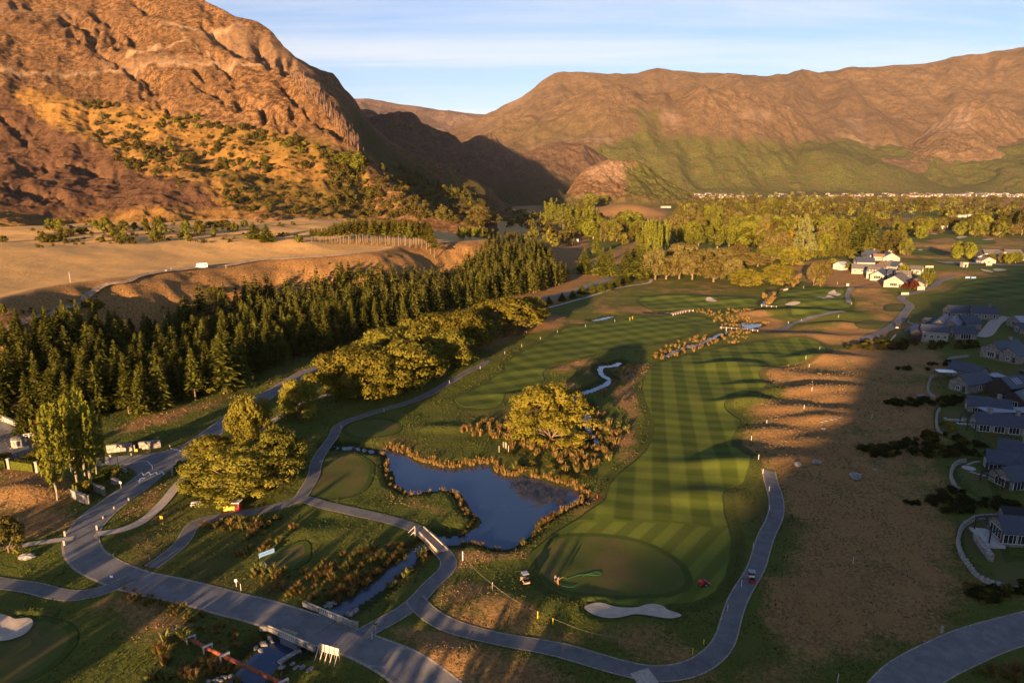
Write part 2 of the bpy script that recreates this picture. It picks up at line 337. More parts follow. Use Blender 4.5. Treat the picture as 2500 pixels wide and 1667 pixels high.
DRY = [  # (outline, strength, feather m)
    (tl('W', (1440, 1060), (1475, 1000), (1470, 960), (1450, 930), (1465, 880), (1500, 840), (1450, 850), (1420, 900), (1440, 960), (1400, 1010), (1430, 1040)), 1.0, 3),
    (tl('W', (1440, 1050), (1400, 1100), (1365, 1140), (1300, 1190), (1235, 1250), (1060, 1262), (1060, 1285), (1215, 1282), (1300, 1215), (1385, 1150), (1395, 1110), (1430, 1080), (1470, 1040)), .9, 2.5),
    (tl('W', (1700, 860), (1760, 890), (1720, 920), (1670, 935), (1715, 965), (1700, 1010), (1730, 1060), (1750, 1080), (1800, 1130), (1780, 1250), (1745, 1380), (1720, 1568), (1900, 1568), (2120, 1440), (2400, 1390), (2230, 1300), (2200, 1180), (2180, 1000), (2150, 860), (2200, 805), (2050, 790), (1900, 800)), .72, 5),
    (tl('W', (980, 1400), (1040, 1310), (1150, 1330), (1290, 1410), (1500, 1450), (1640, 1500), (1640, 1560), (1400, 1520), (1200, 1490), (1050, 1450)), .62, 5),
    (tl('W', (880, 1430), (960, 1430), (1060, 1470), (1200, 1500), (1400, 1545), (1480, 1600), (1100, 1600), (900, 1470)), .75, 3),
    (tl('W', (1055, 770), (1200, 730), (1290, 735), (1260, 760), (1150, 790), (1080, 830), (1030, 850)), .8, 3),
    (tl('W', (1260, 840), (1340, 820), (1380, 830), (1370, 850), (1300, 860)), .9, 2), (tl('W', (1270, 880), (1310, 865), (1350, 880), (1340, 900), (1280, 905)), .9, 2),
    (tl('W', (1040, 940), (1180, 940), (1250, 900), (1260, 930), (1190, 960), (1080, 965)), .75, 2),
    (tl('W', (1240, 735), (1400, 735), (1500, 720), (1500, 730), (1380, 750), (1280, 742)), .7, 2),
    (tl('W', (1360, 710), (1600, 700), (1720, 690), (1600, 715), (1440, 725)), .6, 3), (tl('W', (1340, 690), (1480, 640), (1700, 655), (1760, 690), (1500, 700), (1380, 715)), .42, 4),
    (tl('W', (780, 1010), (930, 1000), (1100, 975), (1150, 990), (900, 1060), (800, 1040)), .28, 4),
    (tl('W', (1740, 720), (1860, 770), (1740, 770), (1700, 755)), .85, 3), (tl('W', (1830, 620), (1900, 610), (2040, 640), (2120, 660), (2000, 680), (1860, 660)), 1.0, 4),
    (tl('W', (1760, 755), (1900, 750), (2000, 745), (2010, 790), (1900, 800), (1780, 780)), .9, 4),
    (tl('W', (1930, 665), (2060, 690), (2100, 720), (2150, 800), (2000, 790), (1960, 740)), .65, 6),
    (tl('W', (1960, 600), (2060, 560), (2100, 600), (2060, 640)), .9, 5),
    (tl('W', (2040, 640), (2500, 640), (2500, 700), (2200, 700)), .5, 10),
    (tl('W', (230, 1010), (430, 960), (560, 900), (760, 820), (1000, 740), (1060, 700), (1020, 700), (700, 860), (400, 940), (200, 1000)), 1.0, 3),
    ([(1440, 532), (1488, 493), (1530, 488), (1600, 498), (1645, 520), (1600, 538)], 1.2, 25), ([(2180, 540), (2330, 560), (2500, 590), (2500, 606), (2300, 600), (2200, 570)], .7, 15), ([(1990, 480), (2500, 484), (2500, 492), (2100, 492)], .6, 30),
    (tl('W', (0, 1080), (150, 1090), (200, 1180), (150, 1220), (0, 1260)), .85, 3),
    (tl('W', (1180, 650), (1320, 620), (1480, 540), (1530, 560), (1420, 640), (1240, 700)), .75, 5),
    (tl('W', (1110, 450), (1200, 460), (1240, 480), (1240, 540), (1150, 530), (1100, 490)), .85, 30),
    (tl('W', (1590, 465), (1740, 460), (1740, 472), (1600, 475)), .8, 40), (tl('W', (2050, 445), (2500, 445), (2500, 480), (2300, 475), (2100, 470)), .8, 40),
    (tl('W', (2030, 540), (2200, 570), (2300, 580), (2280, 600), (2050, 600)), .7, 15), (tl('W', (2000, 500), (2150, 505), (2080, 530)), .7, 15),
    (tl('W', (860, 1110), (980, 1150), (1060, 1160), (1040, 1190), (930, 1180)), .5, 2), (tl('W', (700, 1350), (900, 1300), (960, 1230), (820, 1200), (780, 1290)), .22, 3),
    (tl('G', (660, 620), (900, 560), (1080, 450), (1180, 600), (1000, 760), (760, 760)), .45, 3), (tl('G', (700, 480), (1000, 330), (1000, 420), (720, 560)), .6, 2),
    (tl('G', (0, 940), (600, 1000), (900, 1050), (1200, 1200), (1000, 1250), (800, 1200), (300, 1100), (0, 1080)), .5, 3),
]
def lip_z(): pass
# terrace on the left: its lip, at 28 m
LIPPX = [(-300, 850), (-120, 790), (0, 742), (60, 722), (130, 706), (200, 695), (330, 678), (480, 656), (640, 638), (760, 631), (900, 622), (960, 610), (1010, 600)]
lip = PW(LIPPX, 28.0)
LIP = catmull(np.concatenate([lip, [[-5, 560], [30, 700], [60, 1000], [120, 1500]]]), 5)
LIPZONE = np.concatenate([LIP, [[-300, 2200], [-2500, 2200], [-2500, -200], [-420, -200]]])
BUMPS = []   # x, y, height, half length, half depth, heading
def bump(px, py, h, a, b, ang=90): p = P(px, py, 0); BUMPS.append((p[0], p[1], h, a, b, R(ang)))
for q in ((1900, 915, 1.3, 14, 4), (2000, 925, 1.2, 16, 4.5), (1840, 940, 1.1, 10, 3.5), (1930, 1000, 1.3, 12, 4), (1890, 1055, 1.4, 11, 4), (1990, 1080, 1.5, 12, 4), (1840, 1100, 1.2, 9, 3.5), (1930, 1125, 1.3, 12, 4), (2030, 1140, 1.2, 12, 4), (2050, 975, 1.3, 12, 4), (1790, 893, 2.0, 15, 4.5), (1850, 905, 1.7, 12, 4), (1990, 882, 1.8, 16, 5), (2060, 876, 1.0, 12, 4), (1800, 985, 1.6, 9, 3.5), (1850, 982, 1.0, 8, 3.5), (1975, 958, 2.1, 16, 4.5), (2040, 950, 1.2, 14, 4), (2010, 1030, 2.0, 13, 4.5), (2070, 1010, 1.4, 12, 4),
          (1860, 868, .9, 9, 4), (1990, 876, 1.3, 13, 4.5), (1700, 846, .8, 20, 5), (1900, 820, 1.2, 30, 6), (1990, 825, 1.2, 20, 6), (1930, 735, 1.8, 30, 7), (2000, 742, 1.4, 28, 7), (1960, 768, 1.6, 34, 7), (2050, 775, 1.6, 22, 7), (2030, 795, 1.8, 14, 5), (1650, 726, 1.8, 28, 5), (1740, 731, 1.6, 30, 5), (1800, 738, 1.2, 22, 5), (1900, 769, 1.8, 30, 6), (1950, 780, 1.2, 20, 5),
          (1580, 790, .0, 9, 4), (1700, 1210, .8, 10, 4), (1350, 905, .7, 12, 3.5), (1260, 965, .8, 14, 2.5), (1080, 1046, .8, 8, 2.5), (1385, 1230, .7, 9, 4), (1780, 1135, 1.8, 12, 5), (1830, 1150, 1.4, 10, 5), (2250, 640, 2, 60, 12), (2300, 605, 3, 90, 14), (2500, 630, 3, 80, 14), (2080, 715, 2, 30, 8), (1880, 1450, 1.0, 12, 6), (1600, 1540, .9, 14, 5), (1250, 1480, 1.2, 12, 6), (1050, 1600, 1.0, 14, 4), (60, 1210, 2.2, 9, 5), (760, 1300, .6, 8, 4)): bump(*q)
TR = [  # a few broad knolls: px, py, z, height, radius x, radius y
]
def h0(x, y):                               # land without water
    x = np.asarray(x, float); y = np.asarray(y, float)
    z = 0.55 * fbm(x / 46, y / 46, 3, 3) + 0.10 * perlin(x / 9, y / 9, 9)
    z = z * smooth(np.abs(y) / 60 + .3)
    far = smooth((y - 500) / 1500); z = z + far * 5 * fbm(x / 330, y / 330, 3, 5)
    z = z + 6.0 * smooth((x - 150) / 260) * smooth((900 - y) / 500)         # the housing shelf on the right
    for (bx, by, h, a, b, an) in BUMPS:
        dx, dy = x - bx, y - by; m = (np.abs(dx) < 4 * a) & (np.abs(dy) < 4 * a)
        if np.any(m):
            k = h * np.exp(-(dx / a) ** 2 - (dy / b) ** 2); z = z + np.where(m, k, 0)
    # terrace
    s = sdf_poly(np.atleast_1d(x).ravel(), np.atleast_1d(y).ravel(), LIPZONE, 80.0).reshape(np.shape(np.atleast_1d(x)))
    if np.ndim(x) == 0: s = s[0]
    gul = 3.2 * (fbm(x / 18 + y / 50, y / 18 - x / 50, 2, 21)) * smooth((s + 75) / 40) * smooth((8 - s) / 20)
    t = smooth((s + 52 + gul) / 54)
    fade = smooth((y - 192) / 66) * (1 - smooth((y - 520) / 260) * smooth((x + 240) / 200))
    rise = 28 * t + 9 * smooth((s - 15) / 90) + 2.6 * fbm(x / 120, y / 120, 3, 31) * smooth(s / 60) + 0.9 * np.exp(-((s - 3) / 5) ** 2)
    z = z + rise * np.where(fade < 0, 0, fade) + 22 * smooth((y - 520) / 300) * smooth((x + 240) / 200) * smooth((90 - x) / 240) * t
    # tan knoll beyond the poplars, and the low fields at the gorge mouth
    k = P(1530, 514, 8.0); z = z + 24 * np.exp(-((x - k[0]) / 75) ** 2 - ((y - k[1]) / 120) ** 4)
    k = P(2165, 655, 0); z = z + 5 * np.exp(-((x - k[0]) / 55) ** 2 - ((y - k[1]) / 60) ** 2)
    return z
def water_sd(x, y):
    s = sdf_poly(x, y, POND, 12)
    for p in POOLS: s = np.maximum(s, sdf_poly(x, y, p, 12))
    for p, w in CREEKS: s = np.maximum(s, sdf_line(x, y, p, w, 12))
    return s
BK = [catmull(PW(b, 0.0 if i < 2 else 1.0), 3, True) for i, b in enumerate(BUNKERS)]
def h(x, y, wat=None):
    x = np.asarray(x, float); y = np.asarray(y, float); shp = np.shape(x)
    z = h0(x, y); xr, yr = np.atleast_1d(x).ravel(), np.atleast_1d(y).ravel()
    w = (water_sd(xr, yr) if wat is None else wat).reshape(shp)
    bank = smooth((w + 3.0) / 6.0)
    z = z * (1 - smooth((w + 7) / 8)) - 1.8 * bank
    for i, b in enumerate(BK[:6]):
        s = sdf_poly(xr, yr, b, 8).reshape(shp); z = z - 0.35 * smooth((s + .4) / 3.6) + 0.35 * np.exp(-((s + 1.4) / 1.1) ** 2)
    return z
def G(pts, iters=12):                       # pixels -> points on the land (fixed point on the view ray)
    p = np.asarray(pts, float).reshape(-1, 2); z = np.zeros(len(p)); best = None
    a, b, c = ray(p[:, 0], p[:, 1]); t = None
    for i in range(iters):
        t = (z - H) / np.minimum(c, -0.004); x, y = a * t, b * t
        zn = h(x, y); z = z + (zn - z) * (0.7 if i < 6 else 0.45)
    return np.stack([x, y, h(x, y)], -1)
# ---------------------------------------------------------------- ground sheet
ang = np.concatenate([np.arange(-180, -52, 8.0), np.linspace(-52, 52, 800), np.arange(58, 181, 8.0)])
rad = np.concatenate([[0.5, 15, 30, 45, 60, 70], np.geomspace(78, 4600, 560), [5200, 6200, 8000, 11000]])
A_, R_ = np.meshgrid(np.radians(ang), rad)
gx = (np.sin(A_) * R_).ravel(); gy = (np.cos(A_) * R_).ravel()
wsd = water_sd(gx, gy); gz = h(gx, gy, wsd)
gz = np.where(gy > 3300, gz * smooth((4600 - gy) / 1300), gz)
na, nr = len(ang), len(rad)
GZ = gz.reshape(nr, na); _lr = np.log(rad)
def hq(x, y):                               # quick height of the built ground sheet
    x = np.atleast_1d(np.asarray(x, float)); y = np.atleast_1d(np.asarray(y, float))
    a = np.degrees(np.arctan2(x, y)); r = np.log(np.maximum(np.hypot(x, y), .6))
    fi = np.interp(r, _lr, np.arange(nr)); fj = np.interp(a, ang, np.arange(na))
    i = np.minimum(fi.astype(int), nr - 2); j = np.minimum(fj.astype(int), na - 2); u = fi - i; v = fj - j
    return (GZ[i, j] * (1 - u) * (1 - v) + GZ[i + 1, j] * u * (1 - v) + GZ[i, j + 1] * (1 - u) * v + GZ[i + 1, j + 1] * u * v)
def gq(arr, x, y):
    a = np.degrees(np.arctan2(x, y)); r = np.log(np.maximum(np.hypot(x, y), .6)); i = np.clip(np.rint(np.interp(r, _lr, np.arange(nr))), 0, nr - 1).astype(int); j = np.clip(np.rint(np.interp(a, ang, np.arange(na))), 0, na - 1).astype(int)
    return arr.reshape(nr, na)[i, j]
def hq1(x, y): return float(hq(x, y)[0])
_G = G
def G(pts, iters=12):
    p = np.asarray(pts, float).reshape(-1, 2); z = np.zeros(len(p)); a, b, c = ray(p[:, 0], p[:, 1])
    for i in range(iters):
        t = (z - H) / np.minimum(c, -0.004); zn = hq(a * t, b * t); z = z + (zn - z) * (0.7 if i < 6 else 0.45)
    return np.stack([a * t, b * t, hq(a * t, b * t)], -1)
ii = (np.arange(nr - 1)[:, None] * na + np.arange(na - 1)[None, :]).ravel()
gme = mesh_np('ground', np.stack([gx, gy, gz], -1), np.stack([ii, ii + 1, ii + na + 1, ii + na], -1)[:, ::-1], smooth_=True)
wob = 0.35 * fbm(gx / 5, gy / 5, 2, 77)
fw = np.full(gx.shape, -30.0); su = np.zeros(gx.shape); sv = np.zeros(gx.shape)
for i, (p, hd, wd) in enumerate(FWS):
    s = sdf_poly(gx, gy, catmull(PW(p, 0.0), 4, True)); m = s > fw; m &= s > -29
    hd = R(hd); u = (gx * math.cos(hd) - gy * math.sin(hd)) / wd; v = (gx * math.sin(hd) + gy * math.cos(hd)) / wd
    if i == 0:  # mown again on a slant just above the green
        low_ = sdf_poly(gx, gy, PW(tl('W', (1200, 1400), (1200, 1190), (1420, 1196), (1560, 1200), (1700, 1215), (1740, 1420))))
        u2 = (gx * math.cos(R(38)) - gy * math.sin(R(38))) / 2.6; k = low_ > 0
        u = np.where(k, u2, u); v = np.where(k, 0.25 + 0 * v, v * 1.2)
    su = np.where(m, u, su); sv = np.where(m, v, sv); fw = np.where(m, s, fw)
gr = np.full(gx.shape, -30.0)
for i, p in enumerate(GREENS): gr = np.maximum(gr, sdf_poly(gx, gy, catmull(PW(p, 2.0 if 7 <= i <= 9 else 0.0), 4, True)))
dry = np.zeros(gx.shape)
for p, a, f in DRY:
    q = PW(p, 0.0); f = max(f, 3 + .022 * np.linalg.norm(q.mean(0))); s = sdf_poly(gx, gy, catmull(q, 3, True), 3 * f) + f * .9 * fbm(gx / (4 * f), gy / (4 * f), 2, 8); dry = np.maximum(dry, a * smooth((s + f) / (2 * f)))
lipsd = sdf_poly(gx, gy, LIPZONE, 80.0)
dry = np.maximum(dry, smooth((lipsd + 58) / 20))
terr = smooth((lipsd + 3) / 8)
attr(gme, 'fw', fw + wob * .5); attr(gme, 'gr', gr); attr(gme, 'dry', dry); attr(gme, 'su', su); attr(gme, 'sv', sv)
attr(gme, 'wat', np.maximum(wsd, -12)); attr(gme, 'terr', terr); attr(gme, 'lush', smooth((fw + 20) / 18) * .30); attr(gme, 'slope', smooth((lipsd + 60) / 15) * (1 - terr))
M_ground, nt, bs = new_mat('ground_cover')
fine = NOISE(nt, 1.4, 6, .7); mid = NOISE(nt, 0.12, 5, .6); big = NOISE(nt, 0.022, 4, .55); tiny = NOISE(nt, 5.0, 3, .6)
streak_ = NOISE(nt, 1.0, 4, .6, SCALEV(nt, (0.9, 0.12, 0.5)))
dryv = M(nt, 'ADD', ATTR(nt, 'dry'), M(nt, 'MULTIPLY', M(nt, 'SUBTRACT', mid, .5), 1.15)); dryv = M(nt, 'ADD', dryv, M(nt, 'MULTIPLY', M(nt, 'SUBTRACT', fine, .5), .75))
dryv = M(nt, 'ADD', dryv, M(nt, 'MULTIPLY', M(nt, 'SUBTRACT', big, .5), M(nt, 'SUBTRACT', .95, ATTR(nt, 'terr'))))
dryv = M(nt, 'SUBTRACT', dryv, M(nt, 'MULTIPLY', ATTR(nt, 'lush'), M(nt, 'SUBTRACT', 1.0, ATTR(nt, 'dry'))))
dmask = MAPR(nt, dryv, 0.26, 0.74)
green = MIX(nt, fine, (0.042, 0.056, 0.009), (0.130, 0.145, 0.024)); green = MIX(nt, MAPR(nt, big, .45, .7), green, (0.085, 0.080, 0.020))
tan = MIX(nt, MAPR(nt, fine, .3, .7), (0.110, 0.064, 0.024), (0.380, 0.222, 0.086)); tan = MIX(nt, MAPR(nt, mid, .35, .7), tan, (0.28, 0.155, 0.056))
tan = MIX(nt, MAPR(nt, tiny, .60, .72), tan, (0.06, 0.055, 0.018))
tan = MIX(nt, M(nt, 'MULTIPLY', ATTR(nt, 'terr'), .85), tan, MIX(nt, streak_, (0.42, 0.250, 0.085), (0.72, 0.450, 0.170)))
tan = MIX(nt, M(nt, 'MULTIPLY', ATTR(nt, 'slope'), .8), tan, MIX(nt, MAPR(nt, fine, .35, .65), (0.095, 0.052, 0.018), (0.42, 0.225, 0.078)))
base = MIX(nt, dmask, green, tan)
# mown turf with stripes
def STR(att, sharp):
    s = M(nt, 'SINE', M(nt, 'MULTIPLY', ATTR(nt, att), math.pi)); return MAPR(nt, s, -sharp, sharp)
st = M(nt, 'ADD', M(nt, 'MULTIPLY', STR('su', .35), .6), M(nt, 'MULTIPLY', STR('sv', .5), .4))
fairway = MIX(nt, st, (0.048, 0.072, 0.009), (0.116, 0.144, 0.020)); fairway = MIX(nt, MAPR(nt, mid, .45, .8, 0, .35), fairway, (0.12, 0.095, 0.028))
fairway = MIX(nt, MAPR(nt, fine, .3, .8, 0, .25), fairway, (0.04, 0.05, 0.01))
wb = M(nt, 'MULTIPLY', M(nt, 'SUBTRACT', fine, .5), .7)
fm_ = MAPR(nt, M(nt, 'ADD', ATTR(nt, 'fw'), wb), -0.25, 0.25)
base = MIX(nt, MAPR(nt, M(nt, 'ADD', ATTR(nt, 'fw'), wb), -3.2, -2.4, 0, .7), base, MIX(nt, fine, (0.035, 0.048, 0.010), (0.06, 0.075, 0.016)))
base = MIX(nt, fm_, base, fairway)
gsd = M(nt, 'ADD', ATTR(nt, 'gr'), M(nt, 'MULTIPLY', wb, .4))
base = MIX(nt, MAPR(nt, gsd, -1.6, -1.2), base, MIX(nt, fine, (0.040, 0.060, 0.010), (0.055, 0.075, 0.014)))
base = MIX(nt, MAPR(nt, gsd, -0.15, 0.15), base, MIX(nt, MAPR(nt, mid, .4, .65), (0.070, 0.088, 0.018), (0.105, 0.085, 0.030)))
# dark wet banks
base = MIX(nt, MAPR(nt, M(nt, 'ADD', ATTR(nt, 'wat'), M(nt, 'MULTIPLY', M(nt, 'SUBTRACT', fine, .5), 2.5)), -3.0, -0.4, 0, .85), base, (0.030, 0.034, 0.010))
nt.links.new(base, bs.inputs['Base Color']); bs.inputs['Roughness'].default_value = .95; bs.inputs['Specular IOR Level'].default_value = .08
rough_only = M(nt, 'SUBTRACT', 1.0, M(nt, 'MAXIMUM', fm_, MAPR(nt, gsd, -1.6, -1.2)))
hgt = M(nt, 'MULTIPLY', M(nt, 'ADD', fine, M(nt, 'MULTIPLY', mid, 1.2)), M(nt, 'ADD', M(nt, 'MULTIPLY', rough_only, .92), .08))
BUMP(nt, bs, hgt, 0.9, 0.55)
gme.materials.append(M_ground)
ground = link('ground', gme); tag(ground, kind='structure')
ground['label'] = 'mown fairways, dry tan rough and dark wet banks of the valley floor'

# ---------------------------------------------------------------- hills
HB = []      # (verts, faces) for ray casting
def hill(name, colsd, ncol, nrow, amp, seed, mat, x_ext=None, back=1.25, masks=None, carve=None, fold=None, label=None, near_drop=True, silh=1.0):
    """columns of (row, forward distance) from foot to crest; the crest rolls over to a back slope"""
    xs = np.array([c[0] for c in colsd], float); K = len(colsd[0][1])
    yy = np.array([[q[0] for q in c[1]] for c in colsd], float); dd = np.array([[q[1] for q in c[1]] for c in colsd], float)
    cx_ = np.linspace(xs[0], xs[-1], ncol)
    def along(arr):
        out = np.empty((K, ncol))
        for k in range(K): out[k] = np.interp(cx_, xs, arr[:, k])
        return out
    Y0 = along(yy); D0 = along(dd)
    tt = np.linspace(0, K - 1, nrow)
    py = np.empty((nrow, ncol)); dist = np.empty((nrow, ncol))
    for j in range(ncol):
        py[:, j] = np.interp(tt, np.arange(K), Y0[:, j]); dist[:, j] = np.interp(tt, np.arange(K), D0[:, j])
    for _ in range(6):
        dist[1:-1] = (dist[:-2] + 2 * dist[1:-1] + dist[2:]) / 4
        dist[:, 1:-1] = (dist[:, :-2] + 2 * dist[:, 1:-1] + dist[:, 2:]) / 4
    px = np.repeat(cx_[None], nrow, 0)
    p = PD(px, py, dist)                                    # nrow, ncol, 3
    v = np.repeat((tt / (K - 1))[:, None], ncol, 1)
    env = smooth(v / .12) * (1 - (1 - .35 * silh) * smooth((v - .86) / .14))
    X, Y = p[..., 0], p[..., 1]
    nz = 0
    for (a, sc, kind, rot) in amp:
        c, s = math.cos(rot), math.sin(rot); u, w = (X * c + Y * s) / sc, (-X * s + Y * c) / (sc * (2.6 if kind == 'g' else 1))
        nz = nz + a * (ridged(u, w, 4, seed) - .6 if kind in 'rg' else fbm(u, w, 4, seed + 5)); seed += 31
    p[..., 2] += nz * env
    for pts, wd, dp in (carve or []):
        q = catmull(pts, 5); wx = px + 7 * perlin(px / 30, py / 30, 61) + 3 * perlin(px / 10, py / 10, 63); wy = py + 7 * perlin(px / 30, py / 30, 62) + 3 * perlin(px / 10, py / 10, 64); dd_ = seg_dist(wx, wy, q)
        p[..., 2] -= dp * 1.25 * np.maximum(0, 1 - dd_ / (wd * 1.7)) ** 1.15 * np.clip(.75 + .8 * perlin(px / 22, py / 22, 65), .15, 1.4) * env
    rows = [p]
    crest = p[-1]                                            # back slope
    for i, (k, dz) in enumerate(((1.06, .10), (1.25, .5), (1.6, 1.2))):
        q = crest.copy(); q[:, :2] = crest[:, :2] * k; q[:, 2] = crest[:, 2] - dz * (crest[:, 2] + 20) * .85; rows.append(q[None])
    foot = p[0].copy(); foot[:, :2] *= .93; foot[:, 2] = np.minimum(foot[:, 2], 30) - 22; rows.insert(0, foot[None])
    V = np.concatenate(rows); nr_, nc_ = V.shape[:2]
    i_ = (np.arange(nr_ - 1)[:, None] * nc_ + np.arange(nc_ - 1)[None]).ravel()
    Fq = np.stack([i_, i_ + 1, i_ + nc_ + 1, i_ + nc_], -1)
    me = mesh_np(name, V.reshape(-1, 3), Fq, [mat], True)
    vpx = np.concatenate([px[:1], px, px[-1:], px[-1:], px[-1:]]).ravel(); vpy = np.concatenate([py[:1], py, py[-1:], py[-1:], py[-1:]]).ravel()
    for nm, polys in (masks or {}).items():
        a = np.zeros(vpx.shape)
        for pl, val, f in polys:
            s = sdf_poly(vpx + 9 * perlin(vpx / 23, vpy / 23, 4) + 4 * perlin(vpx / 7, vpy / 7, 5), vpy + 7 * perlin(vpx / 19, vpy / 19, 6) + 3 * perlin(vpx / 6, vpy / 6, 8), pl, 100); a = np.maximum(a, val * smooth((s + f) / (2 * f)))
        attr(me, nm, a)
    o = link(name, me); tag(o, label, kind='structure'); HB.append((V[:-3].reshape(-1, 3), nr_ - 3, nc_)); return o

def hill_mat(name, dark, light, rockc, greenc, gsc=0.01, z0=None, z1=None, gmax=.9, fine_s=.05):
    m, nt, bs = new_mat(name)
    t = nt.nodes.new('ShaderNodeTexCoord'); t.name = 'TC'
    b = NOISE(nt, gsc, 8, .6); f = NOISE(nt, fine_s, 8, .68); f2 = NOISE(nt, fine_s * 5, 4, .65)
    c = MIX(nt, MAPR(nt, f, .40, .60), dark, light); c = MIX(nt, MAPR(nt, b, .42, .62, 0, .6), c, tuple((a + b_) / 2 * .8 for a, b_ in zip(dark, light)))
    c = MIX(nt, MAPR(nt, f2, .50, .62, 0, .6), c, tuple(x * .5 for x in dark)); c = MIX(nt, MAPR(nt, f2, .36, .44, .35, 0), c, tuple(min(1, x * 1.5) for x in light))
    c = MIX(nt, M(nt, 'MULTIPLY', ATTR(nt, 'gold'), MAPR(nt, f, .2, .5, .5, 1)), c, MIX(nt, f, (0.15, 0.082, 0.020), (0.31, 0.172, 0.046)))
    c = MIX(nt, M(nt, 'MULTIPLY', ATTR(nt, 'rock'), MAPR(nt, f2, .35, .6)), c, rockc)
    c = MIX(nt, M(nt, 'MULTIPLY', ATTR(nt, 'slash'), .9), c, MIX(nt, MAPR(nt, f2, .35, .65), (0.030, 0.016, 0.010), (0.13, 0.068, 0.040)))
    c = MIX(nt, M(nt, 'MULTIPLY', ATTR(nt, 'track'), .8), c, (0.36, 0.25, 0.15))
    c = MIX(nt, MAPR(nt, NOISE(nt, fine_s * 3.2, 5, .7, SCALEV(nt, (1, .5, 2.2)), 1.5), .56, .66, 0, .55), c, tuple(x * .35 for x in dark))
    g = ATTR(nt, 'green')
    if z0 is not None:
        s = nt.nodes.new('ShaderNodeSeparateXYZ'); nt.links.new(t.outputs['Object'], s.inputs[0])
        zz = M(nt, 'ADD', s.outputs[2], M(nt, 'MULTIPLY', M(nt, 'SUBTRACT', b, .5), (z1 - z0) * 1.6))
        g = M(nt, 'MAXIMUM', g, MAPR(nt, zz, z0, z1, gmax, 0))
    g = M(nt, 'MULTIPLY', g, MAPR(nt, f, .38, .55, .45, 1))
    c = MIX(nt, g, c, MIX(nt, MAPR(nt, f2, .35, .65), tuple(x * .4 for x in greenc), greenc))
    nt.links.new(c, bs.inputs['Base Color']); bs.inputs['Roughness'].default_value = .95; bs.inputs['Specular IOR Level'].default_value = .05
    BUMP(nt, bs, M(nt, 'ADD', f, M(nt, 'MULTIPLY', f2, .35)), .9, .35 / fine_s * .8)
    return m
M_hillL = hill_mat('burnt_hillside', (0.050, 0.028, 0.015), (0.212, 0.116, 0.050), (0.22, 0.145, 0.085), (0.060, 0.070, 0.016), .006, fine_s=.11)
M_hillR = hill_mat('tussock_range', (0.096, 0.061, 0.034), (0.158, 0.101, 0.054), (0.21, 0.145, 0.10), (0.100, 0.105, 0.024), .0016, fine_s=.022)
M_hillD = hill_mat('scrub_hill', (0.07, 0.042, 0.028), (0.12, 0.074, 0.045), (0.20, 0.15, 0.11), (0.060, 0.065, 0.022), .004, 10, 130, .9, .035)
M_knoll = hill_mat('rocky_knoll', (0.09, 0.050, 0.026), (0.18, 0.108, 0.055), (0.23, 0.155, 0.10), (0.085, 0.095, 0.020), .006, 5, 40, .9, .06)
M_far = hill_mat('far_range', (0.11, 0.07, 0.05), (0.16, 0.10, 0.07), (0.3, 0.24, 0.2), (0.07, 0.07, 0.04), .001, fine_s=.006)

c0 = [(600, 520), (575, 600), (510, 700), (400, 900), (300, 1050), (220, 1180), (60, 1480), (-150, 1950)]
M1C = [(-300, c0), (0, [(590, 540)] + c0[1:]),
    (250, [(590, 540), (565, 640), (500, 740), (400, 900), (300, 1060), (250, 1170), (120, 1420), (-110, 1900)]),
    (430, [(590, 560), (562, 650), (490, 760), (400, 900), (320, 1040), (250, 1170), (120, 1380), (-35, 1620)]),
    (500, [(590, 570), (560, 660), (480, 780), (390, 930), (320, 1040), (230, 1170), (120, 1350), (2, 1570)]),
    (574, [(590, 580), (555, 670), (470, 790), (390, 930), (320, 1040), (240, 1150), (140, 1280), (40, 1500)]),
    (631, [(590, 590), (550, 680), (470, 800), (390, 920), (330, 1020), (250, 1120), (160, 1240), (56, 1480)]),
    (660, [(590, 600), (548, 690), (470, 800), (390, 915), (330, 1010), (260, 1100), (170, 1210), (75, 1460)]),
    (690, [(590, 610), (545, 700), (470, 800), (390, 910), (335, 1000), (265, 1090), (190, 1190), (112, 1400)]),
    (720, [(590, 620), (543, 710), (465, 810), (385, 915), (335, 1000), (270, 1080), (200, 1160), (143, 1350)]),
    (765, [(590, 640), (538, 730), (460, 830), (385, 920), (335, 1000), (270, 1070), (200, 1140), (166, 1380)]),
    (815, [(585, 660), (530, 750), (450, 850), (385, 930), (340, 1000), (290, 1060), (235, 1130), (188, 1480)]),
    (845, [(585, 670), (525, 770), (450, 860), (390, 940), (345, 1000), (310, 1050), (285, 1100), (225, 1560)]),
    (869, [(585, 680), (520, 790), (450, 870), (395, 950), (355, 1020), (330, 1090), (305, 1200), (249, 1620)]),
    (900, [(580, 700), (515, 810), (450, 890), (400, 980), (370, 1070), (350, 1180), (330, 1350), (303, 1700)]),
    (953, [(580, 700), (510, 830), (455, 930), (420, 1030), (400, 1130), (385, 1260), (370, 1420), (349, 1700)]),
    (1068, [(580, 720), (520, 850), (480, 950), (455, 1050), (440, 1170), (430, 1300), (420, 1430), (408, 1650)]),
    (1183, [(580, 720), (530, 850), (505, 950), (490, 1050), (482, 1150), (476, 1250), (470, 1380), (463, 1550)]),
    (1225, [(585, 820), (560, 980), (540, 1170), (522, 1400), (512, 1550), (505, 1650), (498, 1740), (490, 1800)]),
    (1262, [(585, 860), (562, 1030), (545, 1230), (532, 1400), (524, 1560), (518, 1700), (513, 1820), (509, 1900)])]
